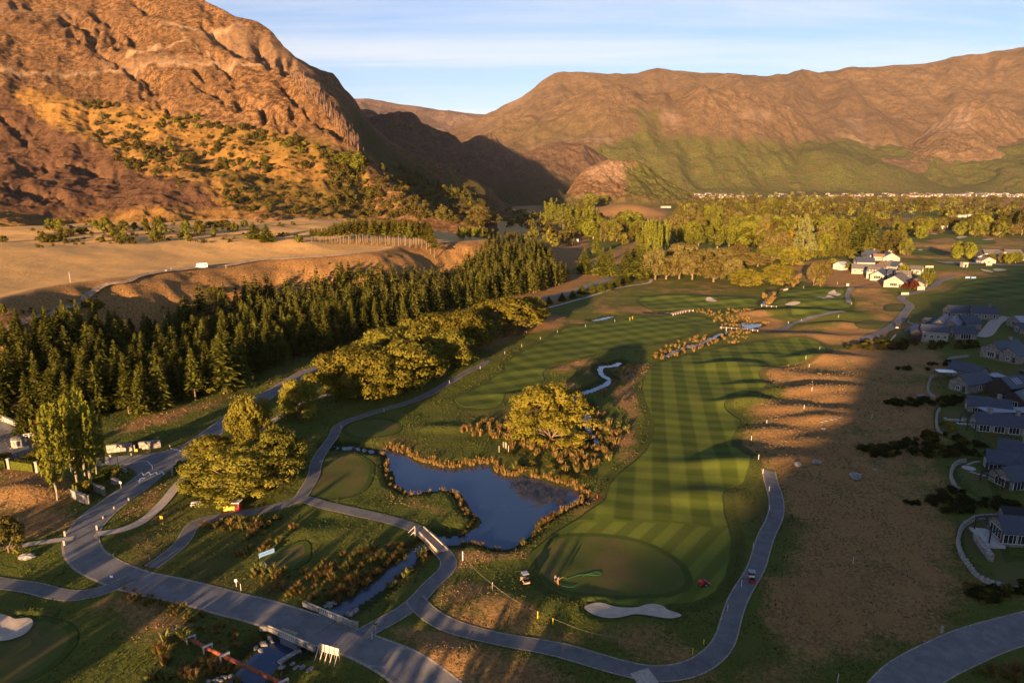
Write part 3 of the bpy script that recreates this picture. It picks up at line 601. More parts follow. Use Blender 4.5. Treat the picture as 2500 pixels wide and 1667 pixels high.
GOLD = [(tl('A', (60, 590), (160, 555), (400, 590), (620, 640), (1000, 700), (1100, 760), (1300, 800), (1700, 860), (2000, 960), (2352, 1150), (2352, 1420), (1700, 1440), (1450, 1400), (1250, 1290), (900, 1150), (800, 1080), (640, 940), (440, 860), (250, 720)), 1.0, 9),
        (tl('A', (-900, 1440), (300, 1460), (1500, 1400), (1700, 1568), (-900, 1568)), .8, 12), (tl('A', (0, 1180), (200, 1200), (500, 1230), (400, 1260)), .4, 8)]
SLASH = [(tl('A', (-900, 560), (0, 560), (60, 600), (250, 730), (430, 860), (640, 960), (800, 1090), (900, 1160), (1250, 1290), (1400, 1400), (900, 1420), (300, 1440), (-900, 1440)), .75, 6)]
GUL = [(tl('A', *q), w_, d_) for q, w_, d_ in (
    (((430, 150), (520, 200), (620, 260), (750, 300)), 16, 22), (((630, 130), (720, 200), (880, 300)), 13, 18), (((480, 280), (620, 340), (740, 410)), 12, 16), (((860, -10), (900, 40), (950, 100)), 13, 20),
    (((1340, 160), (1450, 260), (1530, 350)), 16, 24), (((1260, 300), (1330, 370), (1400, 440)), 10, 14), (((820, 450), (900, 510), (1010, 590)), 14, 18), (((920, 600), (990, 660), (1070, 725)), 10, 12), (((1270, 500), (1320, 590)), 10, 12), (((1420, 440), (1500, 540), (1480, 600)), 12, 14),
    (((1520, 690), (1700, 760), (1870, 870)), 13, 18), (((1880, 780), (2060, 860), (2220, 960)), 13, 18), (((1650, 250), (1700, 370), (1830, 440)), 18, 26), (((1830, 600), (1970, 780)), 10, 14), (((1310, 40), (1430, 140)), 12, 18), (((1240, 590), (1330, 620), (1450, 680)), 10, 12),
    (((0, 730), (100, 800), (190, 900)), 9, 9), (((560, 650), (600, 800), (800, 1010), (870, 1100)), 9, 3), (((300, 1080), (500, 1100), (740, 1160)), 10, 10), (((0, 1300), (200, 1330), (400, 1360)), 10, 8), (((60, 20), (300, 60), (420, 40)), 10, 9), (((1000, 560), (1100, 580), (1170, 540)), 9, 8))]
hill('left_mountain', M1C, 480, 350, [(17, 330, 'g', R(32)), (5, 130, 'g', R(28)), (3.2, 62, 'r', .5), (1.3, 18, 'r', .2)], 101, M_hillL, carve=GUL,
     masks={'gold': GOLD, 'slash': SLASH,
            'rock': [(tl('A', (600, 400), (1500, 420), (1500, 480), (700, 470)), .6, 10), (tl('A', (1150, 200), (1500, 160), (1750, 250), (2000, 480), (2300, 900), (2200, 700), (1700, 420)), .7, 12), (tl('A', (0, 60), (500, 60), (520, 120), (0, 130)), .5, 8)],
            'green': [(tl('B', (100, 420), (250, 520), (400, 700), (800, 900), (1000, 950), (1000, 1100), (500, 900), (200, 700)), .9, 14), (tl('A', (1300, 1180), (1800, 1200), (2352, 1250), (2352, 1430), (1700, 1400), (1500, 1300)), .6, 12), (tl('A', (1300, 830), (1900, 900), (2352, 1100), (2352, 1200), (1700, 1000)), .4, 12)],
            'track': [(tl('A', (0, 465), (600, 462), (900, 455), (1300, 450), (1780, 440), (1780, 452), (1300, 464), (900, 468), (0, 484)), .8, 4), (tl('A', (800, 380), (870, 365), (1050, 330), (1240, 290), (1250, 300), (900, 375), (820, 400)), .9, 3), (tl('A', (1000, 220), (1060, 185), (1350, 170), (1600, 150), (1600, 165), (1340, 190), (1070, 200)), .7, 3), (tl('A', (1110, 200), (1200, 280), (1400, 420), (1385, 430), (1180, 290)), .6, 3)]},
     label='tall burnt orange mountainside with gullies and a grassy lower slope')

def simple_hill(name, sil, foot_y, d0, d1, ncol, nrow, amp, seed, mat, ks=(.0, .3, .62, .86, 1.0), ds=(0, .3, .62, .85, 1.0), label=None, masks=None, foot_d=None):
    colsd = []
    for i, (x, y) in enumerate(sil):
        fy = foot_y(x) if callable(foot_y) else foot_y
        c = [(fy + (y - fy) * k, d0 + (d1 - d0) * q) for k, q in zip(ks, ds)]; colsd.append((x, c))
    return hill(name, colsd, ncol, nrow, amp, seed, mat, label=label, masks=masks)
simple_hill('far_range', tl('B', (-200, 380), (100, 362), (170, 365), (350, 380), (480, 405), (600, 430), (700, 448), (800, 460), (970, 475), (1200, 500), (1600, 520)), 420, 6500, 9500, 160, 60, [(60, 1500, 'r', .4), (25, 500, 'r', .8)], 5, M_far, label='pale brown range on the horizon behind the gorge')
simple_hill('orange_hill', tl('B', (100, 480), (200, 445), (240, 438), (290, 447), (320, 470), (345, 520)), 420, 3000, 3600, 60, 50, [(15, 300, 'r', .4)], 7, M_knoll, label='small rounded orange hill behind the dark shoulder')
R_SIL = [(980, 330), (1083, 322), (1121, 309), (1175, 284), (1229, 253), (1271, 234), (1300, 212), (1324, 192), (1355, 177), (1393, 173), (1450, 170), (1519, 178), (1554, 178), (1580, 171), (1604, 167), (1661, 171), (1715, 182), (1772, 187), (1830, 192), (1887, 194), (1945, 191), (2002, 190), (2030, 185), (2059, 177), (2120, 169), (2174, 163), (2250, 157), (2308, 146), (2340, 134), (2361, 129), (2404, 129), (2430, 124), (2461, 121), (2500, 123), (2600, 118), (2900, 150)]
RG = {'green': [([(1330, 440), (1430, 395), (1540, 352), (1700, 345), (1900, 350), (2060, 368), (2300, 376), (2500, 370), (2950, 372), (2950, 500), (1250, 500)], 1.0, 12), ([(1200, 330), (1330, 290), (1460, 300), (1500, 340), (1380, 370), (1240, 380)], .22, 20), ([(1540, 290), (1600, 300), (1620, 350), (1560, 345)], .7, 10)], 'track': [([(2040, 352), (2200, 355), (2400, 358), (2400, 368), (2200, 366), (2060, 364)], .6, 5)], 'rock': [([(1610, 290), (1650, 285), (1660, 320), (1620, 315)], .8, 8), ([(1810, 290), (1880, 290), (1870, 310), (1815, 305)], .8, 8), ([(2060, 310), (2100, 305), (2110, 345), (2070, 335)], .8, 8), ([(1230, 235), (1290, 225), (1250, 260)], .7, 8), ([(1370, 340), (1480, 350), (1500, 380), (1400, 365)], .7, 8)]}
simple_hill('right_range', R_SIL, 474, 3700, 6800, 460, 190, [(120, 1700, 'g', R(-25)), (38, 720, 'g', R(-10)), (9, 200, 'f', .8), (3, 60, 'f', .2)], 11, M_hillR, masks=RG, label='long brown range rising behind the town')
simple_hill('front_shoulder', [(1090, 350), (1130, 335), (1230, 305), (1320, 275), (1380, 245), (1420, 226), (1460, 215), (1510, 217), (1560, 234), (1600, 232), (1660, 226), (1720, 224), (1790, 228), (1850, 246), (1930, 276), (1990, 320), (2040, 356), (2100, 367), (2160, 370), (2260, 366), (2360, 372), (2500, 378), (2800, 384)], 474, 3650, 4900, 380, 150, [(70, 1000, 'g', R(-20)), (22, 400, 'g', R(-5)), (8, 130, 'f', .8), (2.5, 45, 'f', .3)], 17, M_hillR, masks=RG, label='rounded brown shoulder above a green scrub slope')
simple_hill('right_knob', [(2150, 376), (2208, 358), (2250, 330), (2275, 306), (2289, 295), (2327, 264), (2345, 254), (2365, 249), (2404, 251), (2461, 272), (2500, 299), (2600, 350), (2700, 380)], 400, 4300, 5100, 170, 110, [(30, 420, 'g', .3), (14, 150, 'r', .8), (5, 50, 'r', .2)], 23, M_hillR,
            masks={'rock': [(tl('C', (1650, 620), (1850, 470), (2000, 420), (2050, 560), (1800, 610)), .8, 12)]}, label='craggy orange knob standing in front of the range')
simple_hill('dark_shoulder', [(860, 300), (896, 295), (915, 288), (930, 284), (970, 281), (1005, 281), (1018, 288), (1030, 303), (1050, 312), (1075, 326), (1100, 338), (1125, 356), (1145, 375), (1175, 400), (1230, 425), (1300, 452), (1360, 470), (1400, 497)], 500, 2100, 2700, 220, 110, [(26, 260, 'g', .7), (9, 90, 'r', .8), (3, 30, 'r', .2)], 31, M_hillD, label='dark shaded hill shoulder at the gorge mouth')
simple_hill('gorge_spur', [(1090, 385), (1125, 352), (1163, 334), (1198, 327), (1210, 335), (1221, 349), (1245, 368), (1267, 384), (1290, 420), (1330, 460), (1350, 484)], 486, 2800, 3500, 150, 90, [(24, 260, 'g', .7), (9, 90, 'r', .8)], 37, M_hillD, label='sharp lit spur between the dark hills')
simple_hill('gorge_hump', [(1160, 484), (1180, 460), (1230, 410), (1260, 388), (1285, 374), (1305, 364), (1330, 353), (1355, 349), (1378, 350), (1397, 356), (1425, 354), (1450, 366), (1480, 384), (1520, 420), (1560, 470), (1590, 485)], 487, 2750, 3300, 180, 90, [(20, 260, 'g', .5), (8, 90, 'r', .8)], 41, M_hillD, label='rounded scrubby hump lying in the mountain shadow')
simple_hill('rocky_knoll', [(1370, 500), (1385, 472), (1405, 436), (1425, 418), (1443, 406), (1460, 399), (1481, 393), (1505, 394), (1527, 395), (1548, 395), (1565, 399), (1585, 412), (1604, 425), (1630, 441), (1661, 460), (1695, 480), (1720, 501)], 503, 2000, 2350, 200, 100, [(9, 90, 'g', .5), (5, 35, 'r', .8), (1.5, 12, 'r', .2)], 43, M_knoll,
            masks={'green': [(tl('B', (1900, 800), (2050, 800), (2340, 980), (2300, 1050), (1900, 1000)), 1, 8)], 'rock': [(tl('B', (1620, 840), (1780, 780), (1950, 800), (1900, 880), (1700, 900)), .9, 8)]}, label='low rocky knoll with green scrub on its right side')
# the land behind the camera that keeps the right foreground in shade
sdir = np.array([math.sin(SUN_HEAD), math.cos(SUN_HEAD)]); sperp = np.array([math.cos(SUN_HEAD), -math.sin(SUN_HEAD)])
prof = [(-1500, 5), (-260, 6), (-150, 20), (-75, 34), (-45, 39), (-20, 45), (5, 50), (22, 56), (38, 66), (55, 72), (90, 80), (150, 98), (190, 108), (240, 114), (420, 128), (900, 140), (1700, 120)]
ss = np.linspace(-1500, 1700, 420); pz = np.interp(ss, [q[0] for q in prof], [q[1] * 1.12 + max(0, min(q[0] - 30, 60)) * .12 for q in prof])
pz = np.convolve(np.pad(pz, 3, 'edge'), np.ones(7) / 7, 'valid') + 1.6 * fbm(ss / 22, ss * 0 + 3.1, 3, 4)
aa = np.linspace(0, 1, 24); V = []
for t in aa:
    prof_t = math.sin(math.pi * min(t * 1.0, 1)) ** 1.2
    along_ = -300 + (t - .5) * 420
    q = ss[:, None] * sperp + along_ * sdir
    V.append(np.concatenate([q, (pz * prof_t - 3 * (1 - prof_t))[:, None]], 1))
V = np.concatenate(V); i_ = (np.arange(23)[:, None] * 420 + np.arange(419)[None]).ravel()
tag(link('rear_hills', mesh_np('rear_hills', V, np.stack([i_, i_ + 420, i_ + 421, i_ + 1], -1), [M_hillL], True)), 'brown hills behind the viewpoint', kind='structure')

vs = []; fs = []; b0 = 0
for V, nr_, nc_ in HB:
    if nr_ * nc_ > 60000:
        V = V.reshape(nr_, nc_, 3)[::2, ::2]; nr_, nc_ = V.shape[:2]; V = V.reshape(-1, 3)
    i_ = (np.arange(nr_ - 1)[:, None] * nc_ + np.arange(nc_ - 1)[None]).ravel() + b0
    vs.append(V); fs.append(np.stack([i_, i_ + 1, i_ + nc_ + 1, i_ + nc_], -1)); b0 += len(V)
BV = BVHTree.FromPolygons(np.concatenate(vs).tolist(), np.concatenate(fs).tolist())
def HIT(px, py):                            # pixel -> nearest of hills and land
    a, b, c = ray(px, py); d = Vector((float(a), float(b), float(c))).normalized()
    q = BV.ray_cast(Vector((0, 0, H)), d); g = G([(px, py)])[0] if c < -.01 else None
    if g is not None and (g[1] > 5000 or abs(g[2] - (H + c * g[1] / b)) > 3): g = None
    if q[0] is None: return tuple(g) if g is not None else None
    if g is None or q[0].y < g[1]: return tuple(q[0])
    return tuple(g)
# ---------------------------------------------------------------- water
M_water, nt, bs = new_mat('pond_water')
bs.inputs['Base Color'].default_value = (0.016, 0.033, 0.072, 1); bs.inputs['Roughness'].default_value = .05
bs.inputs['IOR'].default_value = 1.333; bs.inputs['Specular IOR Level'].default_value = 1.0
BUMP(nt, bs, NOISE(nt, 2.2, 3, .5, SCALEV(nt, (1, .5, 1))), .25, .03)
def sheet(name, poly, mat, z=None, off=0.05, step=None, label=None, kind='structure', zf=h):
    poly = np.asarray(poly); pts = [Vector((float(a), float(b))) for a, b in poly]; n = len(pts)
    if step:
        xs = np.arange(poly[:, 0].min(), poly[:, 0].max(), step); ys = np.arange(poly[:, 1].min(), poly[:, 1].max(), step)
        X, Y = np.meshgrid(xs, ys); X = X.ravel(); Y = Y.ravel(); k = sdf_poly(X, Y, poly) > step * .4
        pts += [Vector((float(a), float(b))) for a, b in zip(X[k], Y[k])]
    v, e, f, *_ = delaunay_2d_cdt(pts, [], [list(range(n))], 1, 1e-5)
    xy = np.array([(p.x, p.y) for p in v]); zz = np.full(len(xy), z) if z is not None else zf(xy[:, 0], xy[:, 1]) + off
    me = bpy.data.meshes.new(name); me.from_pydata(np.column_stack([xy, zz]).tolist(), [], [tuple(q) for q in f]); me.materials.append(mat)
    me.update()
    if len(me.polygons) and me.polygons[0].normal.z < 0: me.flip_normals()
    me.polygons.foreach_set('use_smooth', np.ones(len(me.polygons), bool))
    o = link(name, me); tag(o, label, kind=kind); return o
def ribbon(name, pts, w, mat, off=0.06, nx=5, flat=None, label=None, zf=None, ext=0.0, kind='structure', parent=None, step=2.0, rise=None):
    zf = zf or (lambda a, b: np.maximum(h0(a, b), hq(a.ravel(), b.ravel()).reshape(a.shape)))
    p = np.asarray(pts, float); seg = np.linalg.norm(np.diff(p, axis=0), axis=1); s = np.concatenate([[0], np.cumsum(seg)])
    m = max(2, int(s[-1] / step)); t = np.linspace(0, s[-1], m); q = np.column_stack([np.interp(t, s, p[:, 0]), np.interp(t, s, p[:, 1])])
    for _ in range(2): q[1:-1] = (q[:-2] + 2 * q[1:-1] + q[2:]) / 4
    d = np.gradient(q, axis=0); d /= np.linalg.norm(d, axis=1)[:, None] + 1e-9; nrm = np.column_stack([-d[:, 1], d[:, 0]])
    ww = np.interp(t, s, w) if np.ndim(w) else np.full(m, w)
    u = np.linspace(-.5, .5, nx); V = q[:, None, :] + nrm[:, None, :] * (u[None, :, None] * ww[:, None, None])
    ds = np.hypot(V[..., 0], V[..., 1])
    if flat is not None: z = np.full(V.shape[:2], flat)
    else: z = np.maximum(zf(V[..., 0], V[..., 1]), zf(np.repeat(q[:, None, 0], nx, 1), np.repeat(q[:, None, 1], nx, 1)) - .3) + off * np.maximum(1, ds / 130)
    if rise is not None: z = z + np.interp(t / s[-1], [0, .15, .85, 1], [0, rise, rise, 0])[:, None]
    V = np.concatenate([V, z[..., None]], -1)
    i_ = (np.arange(m - 1)[:, None] * nx + np.arange(nx - 1)[None]).ravel()
    o = link(name, mesh_np(name, V.reshape(-1, 3), np.stack([i_, i_ + nx, i_ + nx + 1, i_ + 1], -1), [mat], True), parent)
    if o.data.polygons[0].normal.z < 0: o.data.flip_normals()
    tag(o, label, kind=kind if parent is None else None); return o
sheet('pond', catmull(POND[::4] + 0, 4, True) if False else POND, M_water, z=-.9, label='dark blue pond ringed by tussock')
for p in POOLS: sheet('pool', p, M_water, z=-.9, label='small pool in the tussock strip')
for i, (p, w) in enumerate(CREEKS): ribbon('creek', p, w + 1.6, M_water, flat=-.90 - .012 * (i + 1), nx=2, label='narrow dark creek')
for i, b in enumerate(BK): sheet('sand_bunker', b, M_sand, off=0.16 if i < 2 else (.12 if i < 9 else .5), step=1.2 if i < 2 else None, label='pale sand bunker beside the mown grass')

# ---------------------------------------------------------------- roads and paths
ROAD = [(1508, 672), (1397, 713), (1309, 736), (1183, 774), (1050, 816), (900, 855), (804, 892), (746, 912), (651, 966), (555, 1030), (494, 1072), (440, 1112), (395, 1140), (348, 1178), (300, 1210), (250, 1247), (212, 1284), (196, 1315), (203, 1347), (228, 1371), (276, 1395), (344, 1418), (459, 1447), (574, 1476), (670, 1503), (727, 1520), (804, 1546), (900, 1583), (991, 1633), (1045, 1664), (1150, 1740), (1260, 1830)]
def gw(pts, n=6): return catmull(G(pts)[:, :2], n)
road_c = catmull(PW(ROAD, 0.0), 6)
ribbon('road', road_c, 6.0, M_asphalt, nx=7, off=.07, label='grey sealed road curving round the golf course')
M_verge = simple('road_edge', (0.30, 0.25, 0.19), .9, .2, 2.0)
ribbon('road_edge', road_c, 6.9, M_verge, nx=7, off=.045, label='pale gravel margin along the road')
apron = catmull(PW(tl('j4', (-200, 620), (170, 628), (300, 606), (700, 588), (1100, 538), (1500, 440), (1700, 400), (1760, 500), (1600, 560), (1460, 610), (1412, 690), (1420, 790), (1385, 890), (1290, 1000), (1100, 1130), (800, 1280), (640, 1200), (700, 1100), (810, 1000), (790, 900), (700, 830), (500, 768), (300, 755), (170, 775), (-200, 790)), 0.0), 3, True)
sheet('road_junction', apron, M_asphalt, off=.085, step=1.5, label='wide sealed junction with painted markings', zf=h0)
road_w = PW([(40, 1200)] , 0)
sheet('entrance_court', PW([(-160, 1040), (0, 1027), (60, 1060), (75, 1100), (30, 1122), (-200, 1130)], 0.0), M_asphalt_dk, off=.06, step=3, zf=h0, label='dark sealed court beside the gatehouse')
A1 = [(367, 1381), (402, 1358), (440, 1327), (459, 1297), (467, 1276), (497, 1264), (574, 1252), (650, 1240), (727, 1220), (746, 1193), (765, 1163), (773, 1124), (796, 1090), (815, 1067), (826, 1040), (857, 1024), (915, 1006), (984, 986), (1037, 967), (1098, 933), (1137, 910), (1175, 893), (1190, 880)]
B1 = [(727, 1218), (746, 1215), (784, 1232), (842, 1246), (877, 1255), (945, 1270), (999, 1285), (1037, 1300), (1060, 1325), (1083, 1350), (1100, 1369), (1091, 1394), (1049, 1430), (1018, 1469), (972, 1499), (926, 1522), (880, 1548)]
C1 = [(1012, 1462), (1026, 1482), (1049, 1504), (1106, 1534), (1183, 1557), (1259, 1572), (1355, 1587), (1431, 1607), (1508, 1629), (1565, 1645), (1623, 1647), (1690, 1634), (1734, 1609), (1768, 1576), (1782, 1526), (1795, 1480), (1818, 1442), (1845, 1392), (1860, 1342), (1872, 1304), (1894, 1258), (1895, 1220), (1883, 1182), (1875, 1160)]
def path(name, px, w, mat, off, label, edge=True, **kw):
    c = catmull(PW(px, 0.0), 6)
    if edge: ribbon(name + '_edge', c, w + .5, M_verge, nx=5, off=off - .02, label='thin worn margin of the ' + label)
    return ribbon(name, c, w, mat, nx=5, off=off, label=label, **kw)
path('path', A1, 2.7, M_asphalt_dk, .095, 'cart path running past the willows and tee')
path('path', B1, 2.9, M_asphalt_dk, .12, 'cart path crossing the timber footbridge')
path('path', C1, 3.0, M_asphalt_dk, .145, 'cart path looping below the green')
path('path', [(1560, 1640), (1600, 1690), (1640, 1760)], 3.2, M_gravel, .16, 'short spur leaving the lower path', False)
path('path', [(-60, 1412), (0, 1419), (77, 1430), (134, 1447), (184, 1453), (237, 1444), (283, 1427), (320, 1408)], 2.9, M_asphalt_dk, .10, 'cart path joining the road from the left')
path('gravel_path', [(-60, 1355), (0, 1343), (57, 1334), (115, 1323), (180, 1314)], 1.8, M_gravel, .11, 'narrow pale gravel path on the left', False)
path('gravel_path', [(811, 962), (765, 975), (681, 1020), (600, 1070), (540, 1112), (497, 1134), (448, 1170), (402, 1222), (367, 1254), (337, 1277), (291, 1296), (232, 1304)], 2.4, M_gravel, .10, 'pale gravel path beside the big willow', False)
path('road', [(2150, 1730), (2205, 1667), (2260, 1628), (2330, 1592), (2396, 1560), (2500, 1528), (2620, 1500)], 6.6, M_asphalt, .07, 'wide grey road at the lower right corner')
path('path', [(2090, 842), (2109, 832), (2143, 817), (2174, 804), (2197, 784), (2212, 766), (2221, 753), (2208, 743), (2197, 736), (2212, 729), (2250, 721), (2281, 709), (2292, 699), (2330, 690)], 4.0, M_asphalt_dk, .12, 'winding path below the lit houses')
path('path', [(1848, 807), (1880, 808), (1910, 807), (1925, 796), (1952, 787), (2002, 779), (2059, 772)], 3.0, M_asphalt_dk, .14, 'short dark path right of the boardwalk', False)
path('path', [(2072, 746), (2068, 727), (2080, 713), (2096, 706), (2140, 700)], 3.2, M_asphalt_dk, .15, 'short path beside the far bunkers', False)
path('gravel_path', [(1313, 759), (1355, 749), (1412, 732), (1470, 715), (1508, 705), (1546, 698), (1584, 692), (1590, 684)], 2.6, M_gravel, .12, 'pale gravel path winding toward the conifers', False)
path('driveway', [(2386, 830), (2405, 824), (2420, 806), (2432, 794), (2460, 786)], 6.0, M_gravel, .12, 'pale driveway behind the slate roofed houses', False)
path('road', [(2290, 663), (2400, 660), (2520, 664)], 14.0, M_asphalt, .14, 'sealed yard below the grey roofed houses', False)
tr = G([(-60, 835), (0, 812), (77, 781), (134, 760), (191, 738), (249, 714), (306, 692), (344, 675), (383, 668), (440, 662), (478, 657), (560, 650), (640, 643), (727, 634), (800, 628), (900, 618)])[:, :2]
ribbon('dirt_track', catmull(tr, 6), 2.6, M_dirt, nx=5, off=.22, label='pale dirt track climbing onto the terrace', zf=h)
# painted markings on the junction
def mark(pts, w=.18, z=.115, label=None):
    q = PW(pts, 0.0); o = ribbon('road_marking', q, w, M_mark, nx=2, off=z, step=.5, label=label or 'thin white line painted on the junction'); return o
mark(tl('j4', (560, 755), (1015, 683), (1120, 800), (1118, 860)))
mark(tl('j4', (835, 975), (900, 918)) , .14); 
zz = tl('j4', (910, 915), (955, 972), (1045, 905), (1085, 965), (1180, 905), (1215, 958), (1310, 903), (1345, 958))
for a, b in zip(zz[:-1], zz[1:]): mark([a, b], .26, .118, 'white zigzag line painted across the give way')
tri = tl('j4', (850, 1095), (890, 1020), (980, 1020)); 
for a, b in zip(tri, tri[1:] + tri[:1]): mark([a, b], .32, .122, 'white triangle outline painted on the road')
for k in range(5):
    mark(tl('j4', (1460 + k * 55, 430 + k * 13), (1500 + k * 55, 455 + k * 14)), .28, .118, 'short white bars painted near the junction')
    mark(tl('j4', (190, 630 + k * 28), (280, 640 + k * 26)), .3, .118, 'short white bars painted near the gates')
mark(tl('j4', (440, 1390), (740, 1235)), .12, .10)

# ---------------------------------------------------------------- the hazy air
M_haze = bpy.data.materials.new('haze'); M_haze.use_nodes = True; nt = M_haze.node_tree; nt.nodes.clear()
vo = N(nt, 'ShaderNodeVolumePrincipled'); vo.inputs['Color'].default_value = (.95, .96, 1, 1); vo.inputs['Density'].default_value = 0.9e-5; vo.inputs['Anisotropy'].default_value = 0.0
nt.links.new(vo.outputs[0], N(nt, 'ShaderNodeOutputMaterial').inputs['Volume'])
hz = MB(); hz.box(-13500, 14500, -12500, 16500, -26, 2500); o = hz.build('haze', M_haze); tag(o, 'thin evening haze filling the valley', kind='stuff')
# ---------------------------------------------------------------- foliage materials
def leaf_mat(name, c1, c2, var=.5, trans=.25, scale=1.2, hue=True):
    m = bpy.data.materials.new(name); m.use_nodes = True; nt = m.node_tree; nt.nodes.clear()
    out = N(nt, 'ShaderNodeOutputMaterial'); d = N(nt, 'ShaderNodeBsdfDiffuse'); t = N(nt, 'ShaderNodeBsdfTranslucent'); mx = N(nt, 'ShaderNodeMixShader')
    tc_ = N(nt, 'ShaderNodeTexCoord'); tc_.name = 'TC'
    n = NOISE(nt, scale, 3, .6); oi = N(nt, 'ShaderNodeObjectInfo')
    c = MIX(nt, MAPR(nt, n, .3, .7), c1, c2)
    c = MIX(nt, M(nt, 'MULTIPLY', oi.outputs['Random'], var), c, tuple(x * k for x, k in zip(c1, (1.5, 1.0, .8))) if hue else c1)
    c = MIX(nt, MAPR(nt, oi.outputs['Random'], 0, 1, .0, .30), c, (0.012, 0.016, 0.004))
    nt.links.new(c, d.inputs[0]); nt.links.new(c, t.inputs[0]); mx.inputs[0].default_value = trans
    nt.links.new(d.outputs[0], mx.inputs[1]); nt.links.new(t.outputs[0], mx.inputs[2]); nt.links.new(mx.outputs[0], out.inputs[0])
    return m
L_pine = leaf_mat('pine_needles', (0.028, 0.042, 0.008), (0.215, 0.205, 0.030), .5, .12, .5)
L_willow = leaf_mat('willow_leaves', (0.105, 0.105, 0.014), (0.300, 0.262, 0.040), .4, .3, .5)
L_grey = leaf_mat('grey_willow_leaves', (0.105, 0.090, 0.026), (0.200, 0.165, 0.052), .4, .25, .5)
L_poplar = leaf_mat('poplar_leaves', (0.110, 0.130, 0.015), (0.265, 0.265, 0.034), .4, .3, .6)
L_green = leaf_mat('broad_leaves', (0.065, 0.078, 0.012), (0.250, 0.225, 0.040), .9, .25, .3)
L_pale = leaf_mat('silver_poplar_leaves', (0.14, 0.15, 0.045), (0.23, 0.22, 0.07), .2, .3, .3)
L_gold = leaf_mat('golden_leaves', (0.22, 0.15, 0.015), (0.32, 0.22, 0.025), .3, .35, .3)
L_red = leaf_mat('red_leaves', (0.05, 0.014, 0.010), (0.085, 0.028, 0.016), .3, .2, .3)
L_scrub = leaf_mat('scrub_leaves', (0.050, 0.050, 0.012), (0.135, 0.115, 0.026), .8, .2, .25)
L_dark = leaf_mat('dark_shrub_leaves', (0.018, 0.020, 0.007), (0.045, 0.046, 0.012), .4, .15, .6)
L_tuss = leaf_mat('tussock_blades', (0.15, 0.100, 0.030), (0.32, 0.215, 0.075), .5, .3, 2.0)
L_flax = leaf_mat('flax_blades', (0.12, 0.13, 0.030), (0.24, 0.235, 0.075), .4, .25, 1.5)
L_hedge = leaf_mat('hedge_leaves', (0.070, 0.085, 0.014), (0.12, 0.13, 0.022), .2, .2, 2.0)
L_grass = leaf_mat('rough_grass_blades', (0.036, 0.046, 0.009), (0.105, 0.105, 0.024), .0, .25, .11)
M_bark = simple('bark', (0.20, 0.14, 0.085), .95, .25, 2.0); M_barkp = simple('pale_bark', (0.28, 0.23, 0.17), .9, .2, 1.5)

def quads(c, n, up, w, l):
    """cards: centre c, facing n, long axis up, width w, length l"""
    n = n / (np.linalg.norm(n, axis=1)[:, None] + 1e-9); r = np.cross(up, n); r /= np.linalg.norm(r, axis=1)[:, None] + 1e-9
    u = np.cross(n, r); w = np.asarray(w).reshape(-1, 1) / 2; l = np.asarray(l).reshape(-1, 1) / 2
    V = np.stack([c - r * w * .5 - u * l, c + r * w * .5 - u * l, c + r * w + u * l * .3, c + r * w * .1 + u * l, c - r * w + u * l * .3], 1)
    k = len(c); V = np.stack([c - u * l, c + r * w, c + u * l, c - r * w], 1)
    return V.reshape(-1, 3), np.arange(4 * k).reshape(k, 4)
def tubes(paths, n=6):
    m = MB()
    for pts, r in paths: m.tube(pts, r, n, 0, False)
    return m
def join(parts):                            # [(V, F(4), mat)]
    v = []; f = []; fm = []; b = 0
    for V, Fq, m in parts:
        v.append(V); f.append(Fq + b); fm.append(np.full(len(Fq), m)); b += len(V)
    return np.concatenate(v), np.concatenate(f), np.concatenate(fm)
def to4(m):                                 # MB -> arrays with quads only
    return np.array(m.v), np.array([q if len(q) == 4 else (q + (q[-1],))[:4] for q in m.f if len(q) in (3, 4)])
def rs(n): v = RN.normal(size=(n, 3)); return v / np.linalg.norm(v, axis=1)[:, None]

def crown_clumps(nclump, per, shape='dome', rad=.5, z0=.2, cs=(.13, .2), lw=.03, stretch=1.0, jit=.42, inner=.15):
    """cards on many overlapping clumps; unit tree: height 1"""
    cc = []; 
    for i in range(nclump):
        a = RN.rand() * 2 * math.pi
        if shape == 'dome': v = RN.rand() ** .8; rr = rad * math.sqrt(max(0, 1 - (2 * v * .95 - .75) ** 2 / 1.45)) * (RN.rand() ** .35); z = z0 + (1 - z0 - cs[0]) * v
        elif shape == 'cone': v = RN.rand() ** 1.25; rr = rad * (1 - v) ** .8 * (RN.rand() ** .3) + .02; z = z0 + (1 - z0 - .05) * v
        elif shape == 'vase': v = RN.rand(); rr = rad * (.35 + .65 * math.sin(math.pi * min(.92, v * .9 + .08))) * (RN.rand() ** .4); z = z0 + (1 - z0 - cs[0]) * v
        else: v = RN.rand(); rr = rad * math.sin(math.pi * (.08 + .84 * v)) ** .6 * RN.rand() ** .4; z = z0 + (1 - z0 - cs[0]) * v
        cc.append((rr * math.cos(a), rr * math.sin(a), z, RN.uniform(*cs) * (1 if shape != 'cone' else (1.25 - .8 * v))))
    cc = np.array(cc); Cn = []; Nn = []; W = []
    for (x, y, z, r) in cc:
        d = rs(per); d[:, 2] = np.where(d[:, 2] < -.35, -d[:, 2] * .6, d[:, 2])
        k = r * (.75 + .35 * RN.rand(per, 1)); c = np.array([x, y, z]) + d * k * np.array([1, 1, stretch])
        Cn.append(c); Nn.append(d + jit * rs(per)); W.append(lw * RN.uniform(.6, 1.4, per))
    C_, N_, W_ = np.concatenate(Cn), np.concatenate(Nn), np.concatenate(W)
    k = C_[:, 2] > z0 * .45
    return quads(C_[k], N_[k], rs(k.sum()) + np.array([0, 0, .6]), W_[k], W_[k] * 1.5), cc
